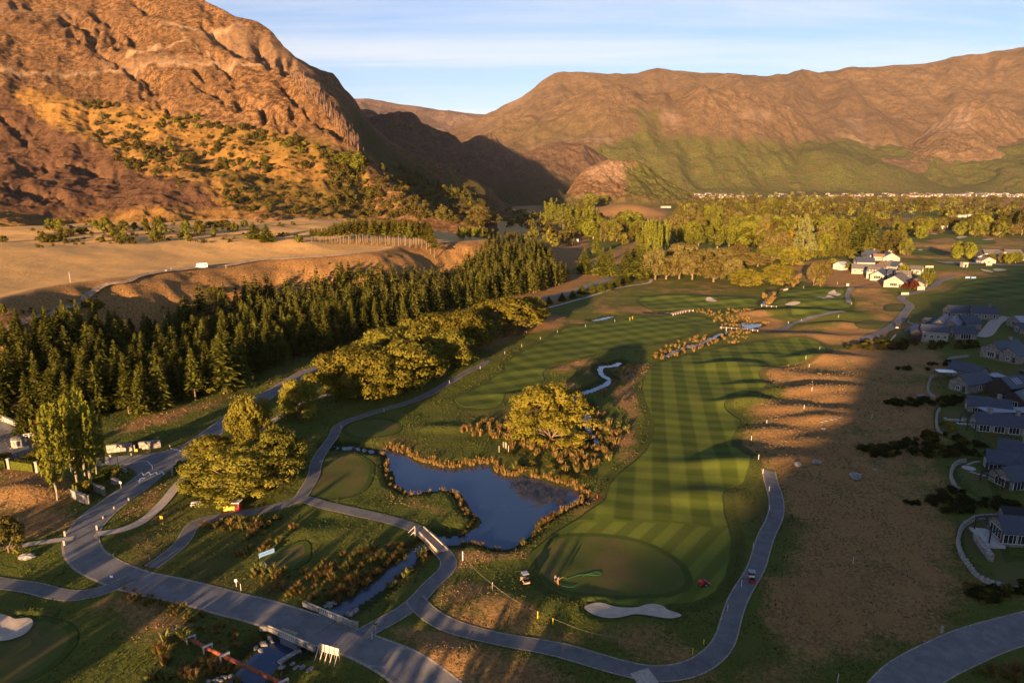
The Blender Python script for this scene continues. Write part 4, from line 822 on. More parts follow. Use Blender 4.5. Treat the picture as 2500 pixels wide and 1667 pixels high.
def limbs(cc, n, r0, fork=.28, spread=.6, seed=0, tr=1.0):
    P_ = []; idx = RN.permutation(len(cc))[:n]; tk = [(0, 0, -.03), (0.006, 0.004, fork * .5), (0, 0, fork)]
    P_.append((tk, [r0 * 1.25, r0, r0 * .85]))
    for i in idx:
        x, y, z, r = cc[i]; b = fork * RN.uniform(.35, 1); z = max(z, b + .08)
        P_.append(([(0, 0, b), (x * .35, y * .35, b + (z - b) * .45), (x * .8, y * .8, z * .97)], [r0 * .55, r0 * .36, r0 * .08]))
    return tubes(P_, 6)
class Proto: pass
def proto(name, leafV, leafF, trunkMB, leafm, barkm):
    p = Proto(); p.name = name
    p.crown = mesh_np(name + '_crown', leafV, leafF, [leafm]); V, Fq = to4(trunkMB); p.trunk = mesh_np(name + '_trunk', V, Fq, [barkm])
    v, f, fm = join([(leafV, leafF, 0), (V, Fq, 1)]); p.one = mesh_np(name, v, f, [leafm, barkm], fm=fm); p.arr = (v, f, fm); return p
def make_round(name, leafm, barkm, nc=46, per=110, rad=.55, z0=.18, cs=(.10, .17), lw=.028, shape='dome', nl=12, r0=.028, fork=.2, **k):
    (V, Fq), cc = crown_clumps(nc, per, shape, rad, z0, cs, lw, **k)
    return proto(name, V, Fq, limbs(cc, nl, r0, fork), leafm, barkm)
def make_pine(name, leafm=None, R0=.20, lv=30, nb=8, z0=.08, droop=.35, k=4, bare=False, pw=.85, wd=1.0, seg=.075):
    C_ = []; N_ = []; U_ = []; W = []; Ln = []
    for i in range(lv):
        v = (i + .5 * RN.rand()) / lv; z = z0 + (1 - z0) * v; r = R0 * (1 - v) ** pw * RN.uniform(.8, 1.12) + .012
        if not bare and v < .12: r *= .75 + v * 2
        for b in range(nb):
            a = 2 * math.pi * (b + RN.rand() * .9) / nb + i * 1.3; rb = r * RN.uniform(.72, 1.15)
            for q in range(k):
                t = (q + .6) / k; s = rb * t
                C_.append((s * math.cos(a), s * math.sin(a), z - droop * rb * t ** 1.5 + .03 * RN.rand() * (1 - v)))
                d = np.array([math.cos(a), math.sin(a), -droop * 1.2]); U_.append(d + .25 * RN.normal(size=3)); N_.append(np.array([-.1 * math.cos(a), -.1 * math.sin(a), 1]) * .9 + .55 * RN.normal(size=3))
                W.append(wd * (.020 + .040 * (1 - t * .6)) * (1.05 - .55 * v)); Ln.append((rb / k * 1.7 + .02) * (1.0))
    # leader
    C_.append((0, 0, .985)); U_.append(np.array([0, 0, 1.])); N_.append(np.array([0, -1., 0])); W.append(.012); Ln.append(.05)
    V, Fq = quads(np.array(C_), np.array(N_), np.array(U_), np.array(W), np.array(Ln))
    t = MB(); t.tube([(0, 0, -.03), (0, 0, .45), (0, 0, .97)], [.014, .010, .002], 6, 0, False)
    return proto(name, V, Fq, t, leafm or L_pine, M_bark)
def make_poplar(name, leafm, n=7, per=130, rad=.10, spread=.07, z0=.16, lw=.022):
    Cs = []; Ns = []; Us = []; W = []; cc = []
    for i in range(n):
        a = 2 * math.pi * i / n + RN.rand(); rr = spread * RN.rand() ** .5 if i else 0; top = RN.uniform(.72, 1.0) if i else 1.0; w = rad * RN.uniform(.55, 1)
        x, y = rr * math.cos(a), rr * math.sin(a); b = z0 + RN.rand() * .14
        v = RN.rand(per) ** .9; th = RN.rand(per) * 2 * math.pi; q = w * np.sin(np.pi * np.clip(v * .93 + .07, 0, 1)) ** .55 * (1 - .55 * v) * RN.uniform(.6, 1.15, per)
        z = b + (top - b) * v; sp = 1 + .9 * v * 0
        Cs.append(np.stack([x * (1 + .5 * v) + q * np.cos(th), y * (1 + .5 * v) + q * np.sin(th), z], -1)); Ns.append(np.stack([np.cos(th), np.sin(th), .3 + 0 * th], -1) + .55 * rs(per))
        Us.append(np.tile([0, 0, 1.], (per, 1)) + .4 * rs(per)); W.append(lw * RN.uniform(.6, 1.3, per)); cc.append((x * 1.4, y * 1.4, top * .8, .05))
    C_ = np.concatenate(Cs); W = np.concatenate(W)
    V, Fq = quads(C_, np.concatenate(Ns), np.concatenate(Us), W, W * 1.9)
    return proto(name, V, Fq, limbs(np.array(cc), n - 1, .0075, .22), leafm, M_barkp)

PINES = [make_pine('pine%d' % i, R0=r, lv=l, nb=b, z0=z, droop=d, k=kk, pw=p_) for i, (r, l, b, z, d, kk, p_) in enumerate(((.19, 30, 8, .06, .35, 4, .85), (.17, 32, 8, .10, .45, 4, .8), (.21, 27, 8, .08, .30, 4, .95), (.16, 30, 7, .22, .40, 4, .7), (.18, 26, 8, .05, .25, 4, .8)))]
PINE_LO = [make_pine('pinelo%d' % i, R0=.21, lv=12, nb=6, z0=.15, droop=.4, k=2, wd=2.2) for i in range(3)]
SPRUCE = [make_pine('spruce%d' % i, R0=.27, lv=34, nb=10, z0=.03, droop=.25, k=5, pw=.9) for i in range(2)]
PLANT = [make_pine('plantation%d' % i, L_green, R0=.13, lv=16, nb=6, z0=.42, droop=.1, k=3, bare=True, pw=.5, wd=1.5) for i in range(3)]
WIL = [make_round('willow%d' % i, (L_willow, L_willow, L_green)[i], M_bark, nc=92, per=110, rad=.55, z0=.07, cs=(.10, .17), lw=.032, nl=13, r0=.030, fork=.16) for i in range(3)]
L_centre = leaf_mat('golden_willow_leaves', (0.17, 0.155, 0.016), (0.36, 0.30, 0.045), .1, .3, .5)
BIGW = [make_round('bigwillow%d' % i, (L_centre, L_willow)[i], M_bark, nc=150, per=115, rad=.60, z0=.05, cs=(.08, .135), lw=.024, nl=14, r0=.030, fork=.12) for i in range(2)]
HEDW = [make_round('hedgewillow%d' % i, L_green if i == 9 else L_willow, M_bark, nc=84, per=90, rad=.60, z0=.04, cs=(.11, .18), lw=.036, nl=5, r0=.03, fork=.12) for i in range(3)]
GREYW = [make_round('greywillow%d' % i, L_grey, M_bark, nc=70, per=72, rad=.50, z0=.20, cs=(.10, .16), lw=.036, nl=11, r0=.035, fork=.22, shape='vase') for i in range(3)]
L_olive = leaf_mat('olive_leaves', (0.055, 0.056, 0.014), (0.180, 0.145, 0.034), .6, .2, .3)
GRN = [make_round('broadleaf%d' % i, (L_green, L_poplar, L_olive, L_grey)[i], M_bark, nc=46, per=52, rad=.48, z0=.07, cs=(.13, .20), lw=.052, nl=4, r0=.03, fork=.2, shape=s_) for i, s_ in enumerate(('dome', 'egg', 'dome', 'vase'))]
GRNL = [make_round('small_broadleaf%d' % i, L_green, M_bark, nc=24, per=36, rad=.46, z0=.03, cs=(.18, .26), lw=.095, nl=2, r0=.03, fork=.2, shape=s_) for i, s_ in enumerate(('dome', 'egg', 'dome'))]
CONE = [make_round('cone_tree%d' % i, m_, M_bark, nc=90, per=60, rad=.30, z0=.04, cs=(.06, .10), lw=.028, nl=2, r0=.02, shape='cone', stretch=1.5) for i, m_ in enumerate((L_pale, L_green, L_scrub))]
POP = [make_poplar('poplar%d' % i, L_poplar, n=11, per=125, rad=.052, spread=.085) for i in range(4)]
POPN = [make_poplar('narrow_poplar%d' % i, L_poplar, n=4, per=110, rad=.09, spread=.03, z0=.06, lw=.032) for i in range(2)]
POPG = make_poplar('golden_poplar', L_gold, n=4, per=110, rad=.10, spread=.04, z0=.05, lw=.034)
SHR = [make_round('shrub%d' % i, m_, M_bark, nc=14, per=26, rad=.48, z0=.02, cs=(.24, .36), lw=.15, nl=2, r0=.03, fork=.1) for i, m_ in enumerate((L_scrub, L_green, L_scrub, L_willow, L_red, L_grey, L_dark))]
def blades(n, spread, lean, w, l, mat, name, seg=1):
    a = RN.rand(n) * 2 * math.pi; r = spread * RN.rand(n) ** .5; ln = l * RN.uniform(.6, 1, n); le = lean * (.3 + .9 * RN.rand(n))
    b = np.stack([r * np.cos(a), r * np.sin(a), 0 * a], -1); o = np.stack([np.cos(a), np.sin(a), 0 * a], -1); s = np.stack([-np.sin(a + .6), np.cos(a + .6), 0 * a], -1)
    m_ = b + o * (le * ln * .35)[:, None] + np.array([0, 0, 1]) * (ln * .62)[:, None]; t = b + o * (le * ln)[:, None] + np.array([0, 0, 1]) * (ln * (1 - .35 * le))[:, None]
    V = np.stack([b - s * w, b + s * w, m_ + s * w, m_ - s * w, t], 1).reshape(-1, 3); k = np.arange(n)[:, None] * 5
    Fq = np.concatenate([k + [[0, 1, 2, 3]], k + [[3, 2, 4, 4]]])
    me = bpy.data.meshes.new(name); me.from_pydata(V.tolist(), [], [tuple(int(i) for i in q[:4]) if q[3] != q[2] else tuple(int(i) for i in q[:3]) for q in Fq]); me.materials.append(mat); return me
L_tuss2 = leaf_mat('green_tussock_blades', (0.110, 0.095, 0.020), (0.260, 0.215, 0.055), .5, .3, 2.0)
TUSS = [blades(70, .32, .75, .028, 1.0, (L_tuss, L_tuss2, L_tuss, L_tuss2)[i], 'tussock', 1) for i in range(4)]
FLAX = [blades(40, .22, .65, .05, 1.3, L_flax, 'flax', 1) for i in range(2)]

def unit_scale(p):
    v = p.arr[0]; lv = v[:p.crown.vertices.__len__()]; return max(.05, np.percentile(np.abs(lv[:, 0]), 98) * 2)
for lst in (PINES, PINE_LO, SPRUCE, PLANT, WIL, BIGW, HEDW, GREYW, GRN, GRNL, CONE, POP, POPN, [POPG], SHR):
    for p in lst: p.w = unit_scale(p)
cnt = {}
def plant(p, name, loc, ht, wd, label, cat, group=None, parts=True, leafm=None, rz=None, sink=.02):
    """put one tree: parts crown and trunk, or a single mesh when it is tiny in view"""
    s = (wd / p.w if wd else ht, wd / p.w if wd else ht, ht); rz = RN.rand() * 6.28 if rz is None else rz
    loc = (loc[0], loc[1], loc[2] - sink)
    if parts:
        e = empty(name, loc, rz, label, cat, group); e.scale = s
        link('crown', p.crown, e); link('trunk', p.trunk, e); o = e
        if leafm: pass
    else:
        o = link(name, p.one, None, loc, rz); o.scale = s; tag(o, label, cat, group)
    return o
def T(p, px, yb, yt, wpx, name, label, cat='tree', group=None, parts=True, onhill=False, loc=None, kmax=None, hang=None):
    if hang is None: hang = .62 if (p in WIL or p in BIGW or p in HEDW) else (.3 if p in GRN or p in GREYW or p in GRNL else .15)
    yb0 = yb; yb = yb - hang * .5 * wpx * math.sin(PITCH + math.atan((yb - 833.5) / F))
    g = loc if loc is not None else (HIT(px, yb) if onhill else G([(px, yb)])[0])
    if g is None: return None
    z1 = top_z(g[1], yt); ht = max(1.0, z1 - g[2]); wd = wpx * depth(g[1], g[2] + ht / 2) / F
    if kmax and ht > kmax: ht = kmax
    return plant(p, name, g, ht, wd, label, cat, group, parts)

# ---------------------------------------------------------------- named trees
T(BIGW[0], 1345, 1083, 946, 200, 'willow_tree', 'great golden green willow standing alone between pond and stream', hang=.12)
T(BIGW[1], 586, 1240, 1098, 232, 'willow_tree', 'huge round willow over the yellow stand beside the cart path', hang=.85)
T(WIL[0], 618, 1120, 966, 112, 'willow_tree', 'tall feathery willow behind the big round one, next to the road')
T(WIL[2], 684, 1185, 1050, 120, 'willow_tree', 'broad dark willow right of the yellow stand, by the tee')
T(WIL[1], 512, 1140, 1066, 100, 'willow_tree', 'low willow leaning out to the road junction')
T(WIL[1], 729, 1030, 926, 96, 'willow_tree', 'small round willow alone between the road and the pale gravel path')
G_H = 'willows in the long row beside the cart path'
for i, (x, b, t, w, pk, lab) in enumerate(((862, 972, 850, 140, 0, 'nearest wide willow of the long row, at its left end'), (912, 978, 862, 120, 1, 'willow at the near end of the long row, right of the widest'), (985, 955, 838, 135, 2, 'bulging yellow lit willow at the front of the long row'), (1046, 895, 842, 60, 1, 'small bright willow sticking out of the long row'),
        (950, 905, 806, 125, 0, 'willow at the back left of the long row'), (1015, 888, 783, 130, 1, 'flat topped willow in the middle of the long row'), (1075, 872, 768, 125, 2, 'dark sided willow past the middle of the long row'), (1130, 862, 760, 105, 0, 'tall willow near the far end of the long row'), (1165, 848, 768, 75, 1, 'last dark willow of the long row before the gap'),
        (1238, 822, 728, 128, 2, 'big round willow standing after the gap in the row'), (1296, 796, 726, 62, 0, 'narrow dark willow behind the one after the gap'), (1035, 925, 850, 90, 2, 'deep green willow on the fairway side of the long row'), (1095, 905, 810, 95, 0, 'shaded willow on the fairway side of the row, farther along'))):
    T(HEDW[pk], x, b, t, w * 1.18, 'willow_tree', lab, group=G_H)
G_P = 'tall poplars beside the entrance walls'
for i, (x, b, t, w, lab) in enumerate(((140, 1222, 990, 62, 'leftmost tall poplar with its whole pale trunk showing'), (155, 1168, 982, 58, 'tall poplar behind the leftmost one'), (191, 1187, 962, 60, 'poplar with a forked crown in the middle of the clump'), (209, 1165, 942, 52, 'tallest poplar of the clump, thin pointed top'), (223, 1184, 958, 62, 'poplar nearest the stone planter walls'), (236, 1163, 990, 50, 'rightmost poplar of the clump, reaching toward the road'), (176, 1158, 975, 52, 'poplar at the back of the clump, half hidden'))):
    T(POP[i % 4], x, b, t, w, 'poplar_tree', lab, group=G_P)
T(SPRUCE[0], 62, 1062, 985, 44, 'spruce_tree', 'dark green spruce beside the sealed court', parts=True)
T(GRN[0], 92, 1128, 1098, 52, 'young_tree', 'low spreading tree behind the clipped hedge'); T(GRN[2], 8, 1125, 1106, 34, 'young_tree', 'small tree at the left frame edge behind the hedge')
T(GRN[2], 22, 1352, 1262, 66, 'bushy_tree', 'round leafy tree beside the boulder, at the left edge')
T(SHR[3], 214, 1204, 1174, 24, 'autumn_tree', 'small orange leaved tree in the near planter'); T(SHR[3], 282, 1166, 1142, 20, 'autumn_tree', 'small orange leaved tree in the far planter')
G_G = 'grey green willows on the far side of the meadow'
for (x, b, t, w, pk, lab) in ((1600, 684, 606, 60, 0, 'grey willow right beside the dark conifers'), (1626, 683, 624, 70, 1, 'low spreading grey willow with a pale forked base'), (1658, 682, 612, 58, 2, 'grey willow with bare twigs at its top'), (1690, 684, 618, 62, 0, 'grey willow with two leaning trunks'), (1712, 668, 610, 60, 1, 'grey willow set back behind the leaning ones'), (1742, 690, 630, 74, 2, 'wide grey willow with a leaning pale trunk'), (1790, 694, 630, 50, 0, 'slim grey willow with a bare leaning stem'), (1668, 660, 594, 100, 1, 'tall broad grey willow behind the front row'), (1735, 655, 606, 60, 2, 'rounded grey willow in the second row'), (1770, 650, 604, 55, 0, 'grey willow top in the second row'), (1815, 655, 612, 70, 1, 'domed grey willow behind the yellow one'), (1850, 652, 618, 60, 2, 'low grey willow at the end of the second row'), (1805, 625, 598, 55, 0, 'grey willow far back in the shade gap')):
    T(GREYW[pk], x, b, t, w, 'grey_willow', lab, group=G_G)
T(WIL[0], 1823, 702, 656, 80, 'willow_tree', 'bright yellow green round willow at the meadow edge'); T(WIL[1], 1899, 696, 644, 72, 'willow_tree', 'olive green round willow beside the far stream')
T(WIL[2], 1885, 645, 600, 62, 'willow_tree', 'olive willow with a flat crown on the left of the sunlit clearing'); T(WIL[0], 1935, 650, 602, 70, 'willow_tree', 'wide olive willow on the edge of the sunlit clearing')
T(GREYW[0], 1986, 698, 640, 34, 'leaning_tree', 'left one of two trees on the tan clearing'); T(GREYW[1], 2008, 694, 636, 40, 'leaning_tree', 'right one of two trees on the tan clearing'); T(SHR[5], 2002, 700, 676, 24, 'bush', 'round olive bush below the two trees on the clearing')
T(CONE[0], 1960, 620, 520, 58, 'silver_poplar', 'very tall pale cone shaped tree above the valley trees')
T(POPG, 1927, 606, 556, 30, 'golden_poplar', 'golden poplar clump just left of the pale cone tree'); T(POPG, 1874, 582, 546, 20, 'golden_poplar', 'slim golden tree among the green ones')
T(CONE[1], 2056, 616, 536, 34, 'cone_tree', 'dark green cone tree left of the giant brown conifer'); T(SPRUCE[1], 2092, 618, 512, 52, 'giant_conifer', 'giant brown green conifer above the lit houses'); T(SPRUCE[0], 2118, 618, 516, 52, 'giant_conifer', 'second giant conifer beside the first, above the lit houses')
T(CONE[1], 2112, 619, 572, 16, 'cone_tree', 'small cone tree in front of the giant conifers'); T(CONE[1], 2127, 619, 568, 18, 'cone_tree', 'small cone tree right of the giant conifers'); T(CONE[2], 2160, 620, 560, 46, 'olive_tree', 'olive tree mass just above the white gabled house'); T(CONE[2], 2182, 622, 562, 36, 'olive_tree', 'right hand olive tree above the white gabled house'); T(GRN[0], 2210, 626, 580, 34, 'bushy_tree', 'dark bushy tree at the top of the sunlit bank')
T(POP[0], 2262, 702, 655, 30, 'yellow_tree', 'feathery yellow tree at the corner of the lit houses'); T(SHR[4], 2228, 706, 682, 26, 'red_shrub', 'dark red shrub beside the shingled gable'); T(SHR[4], 2212, 704, 690, 22, 'red_shrub', 'lower dark red shrub left of the taller one')
T(GRN[1], 2206, 672, 646, 26, 'bushy_tree', 'bright green tree behind the barn roofed house')
for (x, b, t, w, lab) in ((1530, 677, 602, 44, 'left conifer of the dark trio beside the track'), (1566, 680, 597, 52, 'front conifer of the dark trio'), (1552, 668, 588, 44, 'tallest conifer of the dark trio, at the back'), (1585, 672, 604, 40, 'right conifer of the dark trio'), (1470, 674, 602, 40, 'left one of a pair of sunlit spruces'), (1488, 675, 602, 32, 'right one of a pair of sunlit spruces'), (1426, 668, 604, 38, 'spruce in shade with one lit side'), (1455, 620, 558, 20, 'slim spruce standing alone on the paddock')):
    T(SPRUCE[x % 2], x, b, t, w, 'spruce_tree', lab)
G_Y = 'young conifers beside the road'
for (x, b, t, w) in ((1420, 717, 694, 22), (1446, 716, 688, 18), (1467, 714, 686, 20), (1487, 708, 686, 20), (1506, 702, 674, 22), (1526, 692, 668, 24), (1340, 742, 724, 18), (1372, 735, 714, 18), (1398, 728, 706, 18)):
    T(SPRUCE[x % 2], x, b, t, w, 'young_conifer', 'young green conifer in the loose row beside the road', group=G_Y, parts=True)
T(GRN[0], 1495, 582, 538, 34, 'round_tree', 'single round tree on the shaded paddock'); T(SHR[3], 1525, 598, 570, 18, 'bush', 'small yellowish bush below the tall poplar block')
T(GRN[1], 1440, 506, 472, 36, 'round_tree', 'big round tree on the edge of the mountain shadow'); T(POP[1], 1470, 504, 474, 34, 'round_tree', 'feathery tree right of the big round one at the shadow edge')
for k, (x, b, t, w, lab) in enumerate(((1345, 556, 484, 42, 'bright poplar at the left end of the far block'), (1375, 566, 496, 46, 'poplar second from the left in the far block'), (1408, 572, 496, 50, 'poplar in the middle of the far block'), (1440, 570, 500, 40, 'poplar at the right end of the far block'))):
    T(POP[k], x, b, t, w, 'poplar_tree', lab)
for k, (x, b, t, w, lab) in enumerate(((1578, 618, 532, 26, 'leftmost poplar of the tall dense block'), (1592, 620, 530, 28, 'second poplar of the tall dense block'), (1608, 622, 532, 28, 'third poplar of the tall dense block'), (1624, 618, 536, 26, 'rightmost poplar of the tall dense block'), (1565, 640, 560, 30, 'lower poplar in front of the tall block, left'), (1598, 645, 566, 34, 'lower poplar in front of the tall block, right'), (1752, 610, 545, 48, 'broad upright poplar right of the grey willows'), (1780, 606, 552, 26, 'slim poplar beside the broad one'), (1690, 600, 570, 34, 'short poplar in the gap, left'), (1706, 600, 572, 30, 'short poplar in the gap, right'))):
    T(POP[k % 4], x, b, t, w, 'poplar_tree', lab)
T(GREYW[2], 1655, 588, 520, 64, 'bare_topped_tree', 'big pale limbed tree behind the tall poplars'); T(GREYW[1], 1692, 585, 520, 60, 'bare_topped_tree', 'second big pale limbed tree behind the tall poplars')

# ---------------------------------------------------------------- the pine forest
front = [(-60, 1020), (60, 1035), (200, 1022), (268, 1016), (360, 1006), (440, 978), (536, 956), (597, 930), (650, 897), (727, 867), (842, 836), (900, 820), (953, 806), (1037, 784), (1106, 757), (1175, 742), (1259, 719), (1320, 708), (1384, 684)]
back = [((-60, 850), 18), ((134, 800), 18), ((268, 768), 19), ((383, 752), 19), ((497, 714), 20), ((650, 689), 20), ((803, 664), 22), ((900, 649), 24), ((953, 636), 26), ((1068, 596), 34), ((1144, 572), 36), ((1221, 566), 34), ((1317, 582), 26), ((1385, 624), 18)]
fr = PW(front, 1.5); bk = np.array([P(a[0], a[1], z) for a, z in back])
poly = np.concatenate([fr, bk[::-1]])
def scatter(poly, sp, jit=.38):
    poly = np.asarray(poly); xs = np.arange(poly[:, 0].min(), poly[:, 0].max(), sp); ys = np.arange(poly[:, 1].min(), poly[:, 1].max(), sp)
    X, Y = np.meshgrid(xs, ys); X = X + (np.arange(len(ys)) % 2)[:, None] * sp / 2; X = X.ravel() + RN.uniform(-jit, jit, X.size) * sp; Y = Y.ravel() + RN.uniform(-jit, jit, Y.size) * sp
    k = inside(X, Y, poly); return X[k], Y[k]
X, Y = scatter(poly, 5.8); Z = hq(X, Y)
o_ = np.argsort(np.hypot(X, Y)); X, Y, Z = X[o_], Y[o_], Z[o_]; ang_ = X / Y; k = ang_ > -.80; X, Y, Z = X[k], Y[k], Z[k]
sdb = seg_dist(X, Y, bk); stuffV = []; print('pines', len(X))
near = []; 
for i in range(len(X)):
    ht = RN.uniform(13.5, 20.5) * (1 - .18 * smooth((30 - sdb[i]) / 30)); ht = min(ht, max(9, 27 - Z[i] * .9)); wd = ht * RN.uniform(.28, .44)
    if i < 280: plant(PINES[RN.randint(5)], 'pine_tree', (X[i], Y[i], Z[i]), ht, wd, 'dark green pine in the dense forest strip below the terrace', 'pine tree', 'pines of the forest strip')
    else: stuffV.append((X[i], Y[i], Z[i], ht, wd))
def join_copies(protos, items, name, label, mats, cat=None):
    vs = []; fs = []; ms = []; b = 0
    for (x, y, z, ht, wd) in items:
        p = protos[RN.randint(len(protos))]; v, f, fm = p.arr; a = RN.rand() * 6.28; c, s = math.cos(a), math.sin(a); k = wd / p.w
        vs.append(np.stack([x + (v[:, 0] * c - v[:, 1] * s) * k, y + (v[:, 0] * s + v[:, 1] * c) * k, z + v[:, 2] * ht], -1)); fs.append(f + b); ms.append(fm); b += len(v)
    o = link(name, mesh_np(name, np.concatenate(vs), np.concatenate(fs), mats, fm=np.concatenate(ms))); tag(o, label, kind='stuff'); return o
join_copies(PINE_LO, stuffV, 'pine_forest', 'far end of the pine forest strip, read as one mass', [L_pine, M_bark])
for (x, b, t, w, lab) in ((478, 978, 848, 42, 'lone front pine with a long bare trunk at the forest edge'), (547, 962, 812, 70, 'large full pine at the forest corner above the road'), (360, 1008, 880, 50, 'front pine left of the bare trunked one'), (1035, 786, 694, 34, 'slim sunlit pine in front of the forest'), (1176, 744, 664, 32, 'small pine alone in front of the forest edge'), (1259, 720, 663, 30, 'pine standing free of the forest near its far end')):
    T(PINES[3 if x == 478 else 0], x, b, t, w, 'pine_tree', lab, 'pine tree')

# terrace trees
G_T = 'bushy trees along the back of the terrace'
for (x, b, t, w) in ((122, 562, 533, 24), (148, 562, 530, 26), (237, 560, 536, 24), (260, 566, 529, 32), (281, 578, 555, 26), (302, 566, 536, 28), (356, 564, 531, 18), (390, 568, 526, 28), (377, 590, 561, 26), (398, 572, 545, 20), (440, 580, 566, 18), (456, 574, 536, 26), (459, 588, 566, 22), (494, 573, 548, 20), (488, 566, 536, 24), (524, 578, 552, 16), (520, 556, 538, 34), (548, 556, 536, 36), (573, 566, 545, 22), (597, 556, 535, 16), (330, 562, 542, 18), (202, 572, 552, 24), (170, 576, 558, 28), (112, 592, 570, 36), (138, 592, 572, 30), (301, 586, 566, 24), (8, 592, 574, 20), (245, 592, 578, 22)):
    T(GRNL[x % 3], x, b, t, w, 'bushy_tree', 'bushy green tree in the loose row at the foot of the mountain', group=G_T, parts=False, onhill=True)
T(SPRUCE[0], 620, 584, 541, 34, 'dark_conifer', 'left dark conifer on the terrace', onhill=True); T(SPRUCE[1], 651, 592, 546, 34, 'dark_conifer', 'right dark conifer on the terrace', onhill=True); T(GRNL[1], 731, 592, 572, 18, 'bush', 'small bush at the end of the plantation', onhill=True)
pl = G([(758, 590), (800, 594), (850, 596), (900, 598), (950, 600), (1000, 604), (1035, 614), (1062, 616)])
path_ = catmull(pl[:, :2], 12); L_ = np.concatenate([[0], np.cumsum(np.linalg.norm(np.diff(path_, axis=0), axis=1))])
G_PL = 'tall thin plantation trees on the terrace'
for r in range(3):
    for s in np.arange(r * 2.0, L_[-1], 5.2):
        x = np.interp(s, L_, path_[:, 0]) + RN.uniform(-.8, .8) - r * 1.5; y = np.interp(s, L_, path_[:, 1]) + r * 6 + RN.uniform(-1, 1); z = hq1(x, y)
        fr_ = s / L_[-1]; ht = (9 + 9 * smooth(fr_ * 3)) * RN.uniform(.9, 1.08)
        plant(PLANT[RN.randint(3)], 'plantation_tree', (x, y, z), ht, ht * .32, 'tall thin bare stemmed tree in the plantation row', 'tree', G_PL, parts=False)
G_LY = 'low bright poplars behind the forest'
for i in range(9): T(POPN[i % 2], 1122 + i * 8.5, 585 + (i % 2) * 3, 552 + (i % 3) * 2, 15, 'poplar_tree', 'low yellow green poplar in the short bright row behind the forest', group=G_LY, parts=False)

# mountain slope scrub: countable bushes on the golden grass
reg = [(tl('A', (560, 640), (820, 650), (800, 700), (580, 720)), 9, (0, 2)), (tl('A', (560, 720), (900, 700), (1000, 760), (900, 900), (640, 900)), 16, (0, 5)), (tl('A', (650, 880), (820, 860), (1000, 960), (1060, 1020), (900, 1110), (800, 1080), (700, 980)), 34, (0, 2)), (tl('A', (960, 800), (1100, 730), (1300, 770), (1300, 820), (1100, 850)), 16, (0, 1)),
       (tl('A', (1300, 790), (1500, 800), (1900, 880), (1950, 960), (1600, 940), (1330, 900)), 40, (0, 2)), (tl('A', (1100, 860), (1700, 960), (1750, 1160), (1150, 1120), (1000, 980)), 46, (0, 1, 2)), (tl('A', (900, 1100), (1150, 1050), (1250, 1220), (1000, 1200)), 10, (1, 0)), (tl('A', (1900, 900), (2352, 1000), (2352, 1240), (1750, 1130)), 30, (0, 3, 2)),
       (tl('A', (1300, 1180), (2352, 1230), (2352, 1400), (1500, 1390)), 30, (2, 0)), (tl('B', (0, 700), (300, 800), (700, 900), (1000, 980), (1040, 1180), (700, 1130), (200, 1100), (0, 1000)), 80, (0, 1, 3, 5, 2))]
G_S = 'dark bushes dotted over the golden hillside'
ns = 0
for pg, n, kinds in reg:
    pg = np.array(pg); i = 0; t_ = 0
    while i < n and t_ < 4000:
        t_ += 1; x, y = RN.uniform(pg[:, 0].min(), pg[:, 0].max()), RN.uniform(pg[:, 1].min(), pg[:, 1].max())
        if not inside(np.array([x]), np.array([y]), pg)[0]: continue
        q = HIT(x, y)
        if q is None: continue
        wd = RN.uniform(4, 10) * (.8 if q[1] < 800 else 1.1); ht = wd * RN.uniform(.7, 1.1); i += 1; ns += 1
        plant(SHR[kinds[RN.randint(len(kinds))]], 'hillside_bush', q, ht, wd, 'dark rounded bush on the golden grass hillside', 'bush', G_S, parts=False, sink=.4)
for (x, b, t, w, lab) in ((838, 405, 372, 44, 'bright yellow green tree on the dark edge of the slope, left one'), (874, 415, 370, 40, 'bright yellow green tree on the dark edge of the slope, right one'), (933, 418, 398, 16, 'small dark conifer beside the bright slope trees'), (699, 362, 344, 20, 'single bright bush on the slope'), (1170, 548, 500, 56, 'large tawny tree at the foot of the slope'), (1195, 560, 515, 60, 'wide conifer at the lower end of the slope'), (1085, 540, 505, 40, 'pale tree above the bright poplar row')):
    T(GRN[x % 3] if x < 1160 else GREYW[x % 3], x, b, t, w, 'slope_tree', lab, onhill=True)
for (x, b, t, w, lab) in ((214, 752, 728, 34, 'yellow green bush beside the terrace track'), (240, 750, 730, 26, 'dark bush beside the terrace track'), (152, 790, 758, 44, 'bush below the terrace track, at the left'), (520, 720, 700, 40, 'yellow green tree at the top edge of the pine forest'), (6, 770, 740, 20, 'dark bush at the left edge below the terrace')): T(GRNL[0], x, b, t, w, 'bank_tree', lab, parts=False)
# standing burnt trunks on the ridge edge
bt = MB()
for i in range(330):
    t = RN.rand(); x = 715 + 165 * t + RN.normal() * 5; y = 182 + 175 * t ** 1.25 + RN.uniform(-6, 26)
    q = HIT(x, y)
    if q is None or q[1] > 1500: continue
    ht = RN.uniform(5, 12); bt.tube([(q[0], q[1], q[2] - 2), (q[0] + RN.uniform(-.5, .5), q[1], q[2] + ht)], [.45, .12], 4, 0, False)
tag(bt.build('burnt_trees', simple('burnt_trunk', (0.19, 0.115, 0.075), .9, .25, .2)), 'pale standing dead trees fringing the dark edge of the ridge', kind='stuff')
G_C = 'conifers along the shaded edge of the slope'
for i in range(34):
    t = i / 33; x = 975 + 170 * t + RN.uniform(-8, 8); y = 410 + 82 * t + RN.uniform(-2, 10) 
    T(PINE_LO[i % 3], x, y, y - RN.uniform(12, 22), RN.uniform(7, 10), 'slope_conifer', 'small dark conifer on the shaded edge of the slope', group=G_C, parts=False, onhill=True)

